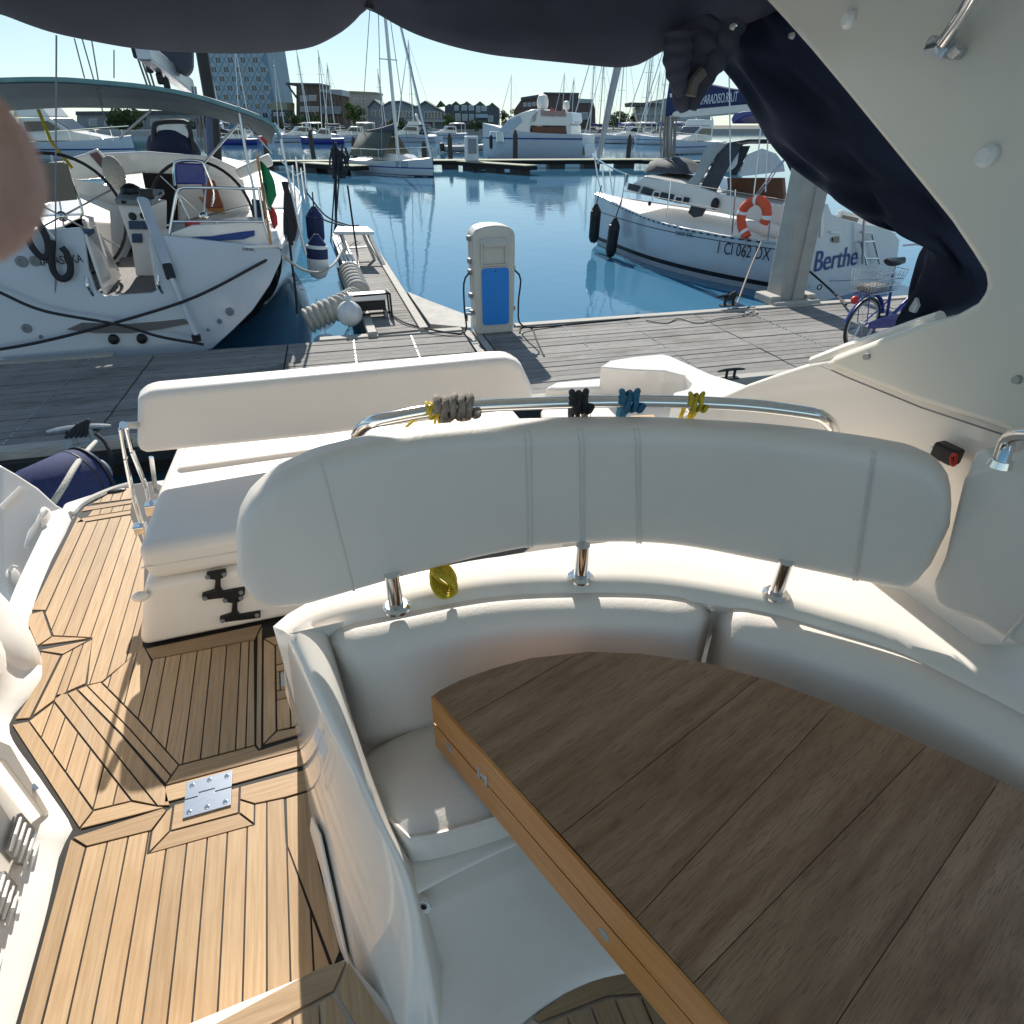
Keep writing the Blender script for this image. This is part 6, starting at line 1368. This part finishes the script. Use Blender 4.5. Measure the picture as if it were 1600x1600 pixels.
def mk_motor(name, label, L=9, hullm='hull', fly=False, group='motorboats moored across the basin', canopy=None):
    t = thing(name, label, 'motorboat', (0,0,0), group); hb, fb = L*.17, L*.12
    boat_hull(t, L, hb, fb, M[hullm])
    prof = [(-L*.22,0),(-L*.20,1.35),(L*.02,1.4),(L*.14,.55),(L*.32,.25),(L*.36,0)]
    MB().loft([[V((s*hb*.72*(1 if y < L*.1 else .7), y, fb+z)) for y, z in prof] for s in (-1,1)]).build('cabin', M['gel'], t, smooth=0, bevel=.08)
    for s in (-1,1): MB().prism([V((s*hb*.735, y, fb+z)) for y, z in ((-L*.17,.55),(-L*.165,1.15),(L*.01,1.18),(L*.08,.7))], (s*.02,0,0)).build('side_window', M['glass'], t, smooth=0)
    MB().prism([V((x*hb*.6, y, fb+z)) for x, y, z in ((-1,L*.035,1.30),(1,L*.035,1.30),(.9,L*.125,.66),(-.9,L*.125,.66))], (0,.03,.03)).build('windscreen', M['glass'], t, smooth=0)
    if fly:
        MB().prism([V((-hb*.62, y, fb+z)) for y, z in ((-L*.24,1.42),(-L*.22,1.95),(-L*.02,2.0),(L*.02,1.42))], (hb*1.24,0,0)).build('flybridge', M['gel'], t, smooth=0, bevel=.08)
        MB().tube([(-hb*.6,-L*.2,fb+1.9), (-hb*.5,-L*.16,fb+2.7), (hb*.5,-L*.16,fb+2.7), (hb*.6,-L*.2,fb+1.9)], .08, 8).build('radar_arch', M['gel'], t)
        MB().ball((0,-L*.16,fb+2.95), (.28,.28,.22), 12, 8).build('radar_dome', M['white'], t)
    if canopy:
        MB().loft([[V((x*hb*.85, y, fb+2.0-.2*x*x)) for x in (-1,-.5,0,.5,1)] for y in (-L*.45,-L*.3,-L*.1)], False, False).build('canopy', M[canopy], t, thick=.06)
        cp = MB()
        for sx in (-.8,.8):
            for y in (-.44,-.12): cp.tube([(sx*hb,L*y,fb), (sx*hb,L*y,fb+1.85)], .03, 5)
        cp.build('canopy_frame', M['steel'], t)['kind'] = 'stuff'
    ra = MB()
    for sd in (-1,1):
        ra.tube([(sd*hb*.98,0,fb+.55), (sd*hb*.35,L*.42,fb*1.2+.6), (0,L*.5,fb*1.25+.6)], .022, 4)
        for y, w in ((0,1),(.15,.88),(.28,.7),(.4,.38)): ra.tube([(sd*hb*w,L*y,fb), (sd*hb*w,L*y,fb*1.1+.55)], .02, 4)
    ra.build('bow_rail', M['steel'], t)['kind'] = 'stuff'
    return t
sA = mk_sail('moored_sailboat', 'x'); sB = mk_sail('moored_sailboat', 'x', 9, 12.5, 'swagl', False, 'hull2'); sC = mk_sail('moored_sailboat', 'x', 11, 15, 'bluepaint', True, 'hull', True)
mA = mk_motor('moored_motorboat', 'x', 9, 'hull', False, canopy='gelm'); mB = mk_motor('moored_motorboat', 'x', 10, 'hull', True); mC = mk_motor('moored_motorboat', 'x', 7, 'bluepaint', False, canopy='swagl')
used = set()
def put(proto, px, y, rz, label, sc=1):
    p = P(px, y, z=WZ)
    if proto.name not in used:
        used.add(proto.name); proto.location = p; proto.rotation_euler = (0,0,R(rz)); proto.scale = (sc,)*3; proto['label'] = label; return proto
    return copy_tree(proto, p, R(rz), sc, label)
for a in ((sA, 449, 216, 20, 'sailboat whose mast stands just clear of the tower, by the bimini edge'),
          (mA, 470, 222, 100, 'motorboat with a pale canopy under the brown building'),
          (sC, 484, 217, -10, 'sailboat whose mast crosses the front of the brown brick building'),
          (sA, 517, 219, 15, 'sailboat with the nearer of two close masts left of the pale flat-roofed building'),
          (sB, 528, 218, 30, 'grey-white sailboat with the other of two close masts by the pale flat-roofed building'),
          (mC, 505, 225, 80, 'small blue-hulled motorboat low behind the dark post'),
          (mA, 553, 222, 75, 'motorboat with a domed cream canopy behind the tented sailboat'),
          (sB, 600, 216, -20, 'sailboat whose mast rises just left of the tented sailboat mast'),
          (sA, 652, 222, 40, 'sailboat whose mast leans over the grey gabled houses'),
          (mB, 640, 222, 70, 'white motorboat moored behind the tented sailboat bow'),
          (sC, 801, 210, 60, 'sailboat with a lone mast left of the flybridge yacht'),
          (sA, 880, 212, 30, 'sailboat whose mast rises above the flybridge yacht domes'),
          (sB, 894, 213, 10, 'grey-white sailboat behind the flybridge yacht stern'),
          (sA, 925, 222, 95, 'long white sailboat moored broadside beside the furled foresail'),
          (sB, 938, 221, 20, 'grey-white sailboat with its mast left of the furled foresail'),
          (sC, 968, 222, 10, 'sailboat with bimini just right of the furled foresail'),
          (sB, 1003, 224, -30, 'grey-white sailboat under the concrete balconied building'),
          (sA, 1010, 223, 85, 'white sailboat broadside under the concrete balconied building'),
          (sC, 1033, 226, 20, 'sailboat with bimini close to the mast of the lifebuoy sailboat'),
          (mA, 985, 224, 80, 'motorboat with a pale canopy among the masts beyond the dark post'),
          (mB, 1078, 240, 115, 'white flybridge motorboat behind the grey foredeck cover'),
          (mB, 112, 250, -112, 'white motorboat with radar dome seen under the bimini', 1.25),
          (mC, 372, 226, 70, 'blue-hulled motorboat seen between the bimini legs'),
          (sA, 398, 222, 30, 'sailboat whose mast crosses the patterned tower'),
          (sC, 352, 224, 0, 'sailboat behind the sprayhood, its mast before the tower edge'),
          (sB, 1022, 215, 20, 'grey-white sailboat furthest off, by the concrete balconied building'),
          (mA, 700, 216, 95, 'small canopied motorboat along the quay under the gabled houses')): put(*a)
# red dinghy hull near the posts
# ---- small sailboat with a tent
ts = mk_sail('tented_sailboat', 'small white sailboat with a grey boom tent lying at the far pontoon', 7.6, 11.5, 'swagl', False, 'hull', False, 'sailboats moored across the basin')
p = P(618,272,z=WZ); ts.location = p; ts.rotation_euler = (0,0,R(-152)); bpy.context.view_layer.update()
tn = MB(); L = 7.6
tn.loft([[V((-1.1,y,1.0)), V((-.1,y,2.35-dz)), V((.1,y,2.35-dz)), V((1.1,y,1.0))] for y, dz in ((-3.4,.15),(-1.6,0),(.3,.0))], False, False)
o = tn.build('boom_tent', mat('olive_grey_canvas', (.10,.115,.10), .85, var=.15, vs=2), None, thick=.03); o.parent = ts
# lettering on its bow
f = lambda x, y: P(x, y, Y=41.6)
text('registration_lettering', 'SP 1033', f(618,261), f(637,262)-f(618,261), V((0,0,1)), .30, (f(637,262)-f(618,261)).length, M['letter'], None)
lt_ = bpy.data.objects['registration_lettering.001']; lt_.parent = ts; lt_.matrix_parent_inverse = ts.matrix_world.inverted()
# ---- flybridge yacht beyond the pontoon
fy = thing('flybridge_yacht', 'white flybridge motor yacht with brown saloon opening beyond the far pontoon', 'motor yacht', P(835,247,z=WZ))
Fb, Fs = P(757,249,z=WZ), P(908,252,z=WZ); fa = (Fs-Fb).normalized(); fn = V((-fa.y, fa.x, 0))
if fn.y < 0: fn = -fn
W2 = 2.0
st = [(Fb+fn*W2-fa*1.0,.05,1.75,-.9,fn),(Fb+fn*W2+fa*.3,.75,1.55,-1.4,fn),(Fb+fn*W2+fa*2.2,1.7,1.25,-1.7,fn),(Fb+fn*W2+fa*5,2.0,1.0,-1.7,fn),(Fs+fn*W2-fa*.8,2.0,.9,-1.7,fn),(Fs+fn*W2,1.95,.85,-1.5,fn)]
r = densify(hull_rings(st, 18, .5, .8), 4)
MB().loft(r, False, False).add(r[-1], [tuple(range(len(r[-1])))]).build('hull', M['hull'], fy, smooth=50)
MB().sheet([[q[0] for q in r], [q[-1] for q in r]]).build('deck', M['gelm'], fy, smooth=0)
band(r, .62, .5, .012).build('stripe', M['letterb'], fy)
f2 = lambda x, y, o=.5: Pn(x, y, Fb+fn*o, fn)
def fp_(name, pts, m, dpt, o=.5, bev=.08): return MB().prism([f2(x,y,o) for x,y in pts], fn*dpt).build(name, m, fy, smooth=0, bevel=bev)
fp_('cabin', [(772,222),(782,200),(796,184),(815,176),(835,170),(842,174),(838,190),(828,198),(826,222)], M['gel'], 3.0)
fp_('windscreen', [(778,205),(792,189),(812,181),(815,190),(800,204)], mat('pale_screen_cover', (.45,.52,.58), .4), .05, .42, 0)
fp_('upper_deck', [(824,196),(832,178),(842,170),(850,172),(893,176),(895,190),(888,197)], M['gel'], 3.0)
fp_('saloon_opening', [(830,198),(884,198),(886,222),(838,224)], M['mahog'], .1, .55, 0)
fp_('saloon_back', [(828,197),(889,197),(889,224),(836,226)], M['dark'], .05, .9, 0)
fp_('aft_pillar', [(884,196),(892,196),(893,222),(887,224)], M['gel'], 3.0, .5, .04)
fp_('bulwark', [(840,224),(905,222),(914,226),(914,246),(845,246)], M['hull2'], 3.2, .35, .06)
fp_('fly_rail', [(845,172),(884,174),(884,182),(845,181)], mat('faded_pink_board', (.45,.27,.22), .7), .06, .4, 0)
fp_('stern_locker', [(900,230),(912,230),(914,242),(902,243)], M['tan'], .1, .25, 0)
for x, y, r_ in ((848,158,8.5),(885,164,5)):
    c = f2(x,y,1.6); rr = (f2(x+r_,y,1.6)-c).length; MB().lathe(c-V((0,0,rr*1.1)), [(rr*.8,0),(rr,rr*.5),(rr,rr*1.2),(rr*.75,rr*1.9),(.001,rr*2.2)], 16).build('radar_dome', M['gelm'], fy)
    MB().tube([c-V((0,0,rr*2.6)), c-V((0,0,rr))], rr*.3, 8).build('dome_mast', M['gel'], fy)
rl = MB()
rl.tube([f2(752,222,1.5), f2(765,206,.4), f2(800,206,.3), f2(828,212,.3)], .04, 5)
for x in (765,775,785,795,805,815): rl.tube([f2(x,206+max(0,(x-800)*.2),.35), f2(x+2,222,.35)], .03, 4)
rl.build('bow_rail', M['steel'], fy)['kind'] = 'stuff'
MB().tube([f2(862,170,.6), f2(868,176,.6), f2(864,182,.6), f2(858,177,.6)], .12, 6, True).build('life_ring', M['orange'], fy)
MB().lathe(f2(767,212,.2), [(.001,-.1),(.16,.05),(.16,.9),(.001,1.1)], 10, (0,0,-1)).build('fender', M['black'], fy)
# inflatable dinghy
dg = thing('inflatable_dinghy', 'dark inflatable dinghy floating beside the white service box', 'dinghy', P(728,236,z=WZ))
c = P(730,238,z=WZ)
MB().tube(cat([c+V((-2.6,-.4,.35)), c+V((-.5,-.6,.35)), c+V((1.6,-.5,.45)), c+V((2.4,.3,.55)), c+V((1.6,1.0,.45)), c+V((-2.6,.9,.35))], 24), .32, 10).build('tube', M['grey'], dg)
MB().box(c+V((-.4,.2,.25)), (3.6,1.2,.1)).build('floor', M['black'], dg, smooth=0); MB().box(c+V((-2.9,.25,.55)), (.5,.5,.8)).build('outboard', M['black'], dg, smooth=0, bevel=.1)

# ---- the shore: quay, buildings, trees
land = MB().add([(-3000,229,-.35),(3000,229,-.35),(3000,2800,-.35),(-3000,2800,-.35)], [(0,1,2,3)]).build('ground', mat('far_ground', (.10,.10,.085), .9, vs=.05), None, smooth=0, loc=(0,229,-.35)); struct(land)
quay = MB().hexa([V((-900,226,-1.4)), V((900,226,-1.4)), V((900,230,-1.4)), V((-900,230,-1.4))], [V((-900,226,.35)), V((900,226,.35)), V((900,230,.35)), V((-900,230,.35))]).build('quay_wall', M['concrete'], None, smooth=0); struct(quay)
def bd(px, py, d): return P(px, py, d=d)
def building(name, label, pts, d, depth, m, wins=(), wm='glass', extras=(), cat_='building'):
    q = [bd(x,y,d) for x,y in pts]; f = V((math.sin(YAW), math.cos(YAW), 0))
    t = thing(name, label, cat_, q[0])
    MB().prism(q, f*depth).build('wall', m, t, smooth=0)
    for w in wins:
        x0,y0,x1,y1 = w[:4]
        fr = MB().prism([bd(x0-.5,y0-.5,d-.05), bd(x1+.5,y0-.5,d-.05), bd(x1+.5,y1+.5,d-.05), bd(x0-.5,y1+.5,d-.05)], f*-.15).build('window', M['white'] if len(w) < 5 else M[w[4]], t, smooth=0)
        MB().prism([bd(x0,y0,d-.2), bd(x1,y0,d-.2), bd(x1,y1,d-.2), bd(x0,y1,d-.2)], f*-.06).build('pane', M[wm], fr, smooth=0)
    for nm, pp, mm, dd, o in extras:
        MB().prism([bd(x,y,d+o) for x,y in pp], f*dd).build(nm, M[mm], t, smooth=0)
    return t
M['panepale'] = mat('pale_blinds', (.34,.37,.38), .5, var=.1)
building('brick_building', 'tall brown brick building with a cantilevered flat roof beyond the masts', [(463,205),(463,133),(499,133),(503,205)], 260, 14, M['brick'], [(470,150,480,158),(483,149,494,157),(470,167,498,174)], 'panepale', [('roof', [(446,129),(500,130),(500,133),(446,132)], 'roofd', 15, -1), ('roof_strut', [(448,133),(450,133),(464,152),(464,156)], 'roofd', 1, -.5), ('lower_block', [(503,205),(500,142),(533,142),(537,205)], 'brick', 12, .5), ('roof', [(499,139),(533,140),(536,150),(500,143)], 'panepale', 12, 0), ('balcony', [(502,165),(532,166),(532,178),(503,178)], 'greyclad', 1, -.8)])
building('flat_roofed_building', 'pale flat-roofed block behind the bright green tree', [(537,205),(537,148),(546,143),(587,145),(589,205)], 290, 14, M['concrete'], [(553,154,560,158),(565,154,571,160)], 'panepale', [('parapet', [(536,147),(546,142),(588,144),(588,147),(546,145.5),(536,150)], 'pine', 15, -.4)])
hw_ = [(582+i*5.5,173,585+i*5.5,181) for i in range(3)] + [(620+i*5,174,623+i*5,182) for i in range(5)] + [(664+i*5.2,175,667.5+i*5.2,184) for i in range(6)]
building('gabled_houses', 'long grey row of houses with shallow gables along the quay', [(575,208),(575,168),(584,157),(596,166),(606,160),(628,160),(650,168),(664,160),(690,175),(697,176),(697,208)], 240, 12, M['greyclad'], hw_, 'glass', [('roof', [(573,168),(584,155),(597,165),(608,158),(628,157),(650,166),(664,157),(692,174),(692,176),(664,160),(650,169),(628,160),(608,161),(596,168),(584,158),(575,169)], 'roofd', 13, -.8), ('balcony', [(600,186),(695,187),(695,191),(600,190)], 'concrete', 2, -1.6), ('pier', [(676,191),(679,191),(680,208),(677,208)], 'concrete', 1, -1.5), ('pier', [(693,191),(696,191),(697,208),(694,208)], 'concrete', 1, -1.5), ('pier', [(640,191),(643,191),(643,208),(640,208)], 'concrete', 1, -1.5)])
building('terraced_houses', 'dark terrace with white dormer windows and rounded gables by the quay', [(695,208),(695,166),(702,162),(712,166),(720,163),(729,160),(738,166),(748,161),(758,166),(768,163),(780,170),(780,208)], 242, 12, M['roofd'], [(722,165,729,172,'white'),(733,165,740,172,'white'),(753,166,760,173,'white'),(712,178,719,189,'white'),(723,179,730,188,'white'),(734,179,740,188,'white'),(763,181,770,190,'white'),(711,165,716,172),(745,166,750,175)], 'panepale', [('awning', [(743,178),(762,178),(762,184),(743,184)], 'towerl', 1, -1.2), ('gable', [(702,166),(712,158),(722,166)], 'leafd', 3, .5), ('gable', [(720,166),(729,158),(740,166)], 'leafd', 3, .5), ('gable', [(740,166),(750,158),(760,166)], 'leafd', 3, .5), ('gable', [(760,168),(769,160),(781,170)], 'leafd', 3, .5), ('gable', [(680,168),(688,157),(697,166)], 'leafd', 3, .5)])
building('brown_building', 'brown stepped building with a glazed corner behind the flybridge yacht', [(803,208),(803,172),(815,155),(842,150),(845,150),(852,145),(904,146),(904,154),(926,156),(930,170),(931,208)], 250, 14, M['brick'], [(818,161,822,166),(825,161,829,166),(832,160,836,165),(839,160,843,164),(908,176,918,186)], 'panepale', [('roof', [(814,152),(846,147),(846,151),(816,156)], 'roofd', 14, -.8), ('roof', [(850,144),(905,145),(905,148),(850,147)], 'roofd', 14, -.8), ('clerestory', [(904,154),(926,155),(927,161),(905,161)], 'panepale', .6, -.6)])
building('balcony_building', 'grey concrete building with balconies right of the green trees', [(1000,208),(1000,167),(1003,163),(1018,164),(1018,158),(1060,150),(1110,152),(1110,208)], 230, 14, M['concrete'], [(1003,168,1008,174),(1020,160,1024,170),(1020,178,1024,186),(1030,178,1036,186),(1030,161,1036,170),(1004,182,1010,190)], 'glass', [('roof', [(985,160),(1030,161),(1030,166),(986,166)], 'brick', 12, -2), ('balcony', [(988,177),(1016,177),(1016,180),(988,180)], 'concrete', 2, -2), ('balcony', [(1012,190),(1050,190),(1050,193),(1012,193)], 'concrete', 2, -2), ('balcony', [(986,190),(1010,191),(1010,194),(986,194)], 'concrete', 2, -2)])
building('low_pavilion', 'low dark shed with a pale flat roof beside the tower', [(424,205),(424,172),(448,172),(448,205)], 255, 8, M['roofd'], [(428,176,434,181),(438,176,444,181)], 'panepale', [('roof', [(423,159),(448,160),(448,172),(423,171)], 'pine', 9, -.5)])
building('quay_shed', 'long low quayside building between the tower and the flagged sailboat', [(120,212),(120,178),(330,176),(330,212)], 262, 10, M['greyclad'], [(140+24*i,186,152+24*i,196) for i in range(8)], 'panepale', [('roof', [(118,174),(332,172),(332,178),(118,180)], 'roofd', 11, -.6)])
# patterned tower
d0 = 300; f = V((math.sin(YAW), math.cos(YAW), 0))
tw = thing('patterned_tower', 'tall tower clad in pale blue diamonds rising behind the bimini', 'tower', bd(380,200,d0))
x0, x1 = bd(334,150,d0), bd(428,150,d0); x0.z = x1.z = -.3; wv = x1-x0; HT = 60
MB().hexa([x0, x1, x1+f*25, x0+f*25], [p+V((0,0,HT)) for p in (x0, x1, x1+f*25, x0+f*25)]).build('wall', M['towergl'], tw, smooth=0)
NX = 5; cw_ = wv.length/NX; wu = wv.normalized()
dm = []
for j in range(19):
    for i in range(NX):
        cx = (i+.5+.5*(j % 2))*cw_; cz = 2.2+j*3.05
        if cx > wv.length-.3: continue
        c = x0+wu*cx+V((0,0,cz))-f*.06; a = cw_*.46; b = 2.75
        q = [c-wu*a, c-V((0,0,b)), c+wu*a, c+V((0,0,b))]
        pn = MB().prism(q, f*-.10).build('panel', M['towerl'], tw, smooth=0)
        if 1:
            for e in (-.24,.24): MB().box(c+wu*(e*a)-f*.15, (.7,.1,1.7), rz=-YAW).build('pane', M['glass'], pn, smooth=0)
# trees
def tree(label, px, yt, yb, wpx, d, m, seed):
    rnd = random.Random(seed); b = bd(px, yb, d); top = bd(px, yt, d); H = top.z-b.z; w = (bd(px+wpx/2,yb,d)-bd(px-wpx/2,yb,d)).length
    t = thing('tree', label, 'tree', b, 'trees along the far quay')
    MB().tube([b, b+V((0,0,H*.5))], [H*.035, H*.02], 7).build('trunk', M['bark'], t)
    mb = MB(); cl = [(V((rnd.uniform(-.42,.42)*w, rnd.uniform(-.3,.3)*w, H*rnd.uniform(.3,.86))), rnd.uniform(.14,.26)*w) for _ in range(14)]
    for c, r in cl:
        for k in range(95):
            v = V((rnd.gauss(0,1), rnd.gauss(0,1), rnd.gauss(0,1))).normalized()*r*rnd.uniform(.55,1.05); v.z *= .8
            p = b+c+v; s = w*rnd.uniform(.018,.04); u = V((rnd.uniform(-1,1),rnd.uniform(-1,1),rnd.uniform(-1,1))).normalized()*s; q = u.orthogonal().normalized()*s
            mb.add([p-u-q, p+u-q, p+u+q, p-u+q], [(0,1,2,3)])
    mb.build('crown', m, t, smooth=0)
for i, a in enumerate((('bright green leafy tree in front of the pale flat-roofed block', 556, 158, 206, 34, 235, M['leaf']), ('round olive tree before the gabled houses', 702, 176, 207, 18, 225, M['leaf']), ('low bushy tree under the dark terrace', 742, 188, 207, 20, 226, M['leafd']), ('small palm-like tree under the dark terrace, next to the yacht', 757, 187, 207, 12, 226, M['leaf']), ('dark green tree between the furled foresail and the concrete building', 958, 172, 206, 26, 235, M['leaf']), ('broad green tree crown right of the furled foresail', 976, 174, 207, 30, 238, M['leaf']), ('green tree touching the concrete balconied building', 994, 178, 207, 22, 240, M['leafd']), ('scrubby olive tree below the brown brick building', 478, 178, 208, 44, 228, M['leafd']), ('scrubby tree between the brown building and its lower block', 510, 184, 208, 26, 229, M['leafd']), ('dull green tree in front of the low pavilion', 440, 184, 208, 26, 230, M['leafd']), ('low hedge-like tree below the gabled houses', 622, 188, 207, 34, 226, M['leafd']), ('dark tree left of the brown stepped building', 792, 168, 207, 22, 245, M['leafd']), ('dark tree seen under the bimini beside the tower foot', 318, 176, 208, 34, 240, M['leafd']), ('bushy tree behind the white motorboat under the bimini', 205, 172, 208, 50, 240, M['leafd']))): tree(*a, seed=i+3)
# ================================================================== PHOTOGRAPHER'S FINGER AT THE LENS
hd = thing('hand', 'blurred fingertips of a hand holding the camera at the edge of the view', 'hand', P(-60,260,d=.045))
def fpt(x, y, d): return P(x, y, d=d)
def digit(name, pts, rr):
    c = cat(pts, 40); n = len(c); L_ = sum((c[i+1]-c[i]).length for i in range(n-1)); rt = rr*1.15
    MB().tube(c, [rr*(math.sqrt(max(0, 1-max(0, 1-(L_*(n-1-i)/(n-1))/rt)**2))*.98+.02) for i in range(n)], 20).build(name, M['skin'], hd, smooth=180)
digit('finger', [fpt(-1100,420,.060), fpt(-700,330,.056), fpt(-330,275,.0535), fpt(-120,255,.053), fpt(38,246,.053)], .0078)
digit('finger', [fpt(-1200,900,.062), fpt(-800,760,.058), fpt(-480,690,.055), fpt(-330,660,.054)], .0075)
digit('thumb', [fpt(-1300,1500,.075), fpt(-900,1500,.068), fpt(-600,1560,.062)], .009)
pal = [fpt(-1150,300,.062), fpt(-1200,700,.064), fpt(-1250,1100,.068), fpt(-1320,1600,.078)]
MB().tube(cat([fpt(-1120,380,.061), fpt(-1250,800,.070), fpt(-1400,1400,.085), fpt(-1700,2300,.13)], 24), [.010+.016*math.sin(min(1,i/16)*math.pi/2) for i in range(24)], 18).build('palm', M['skin'], hd, smooth=180)
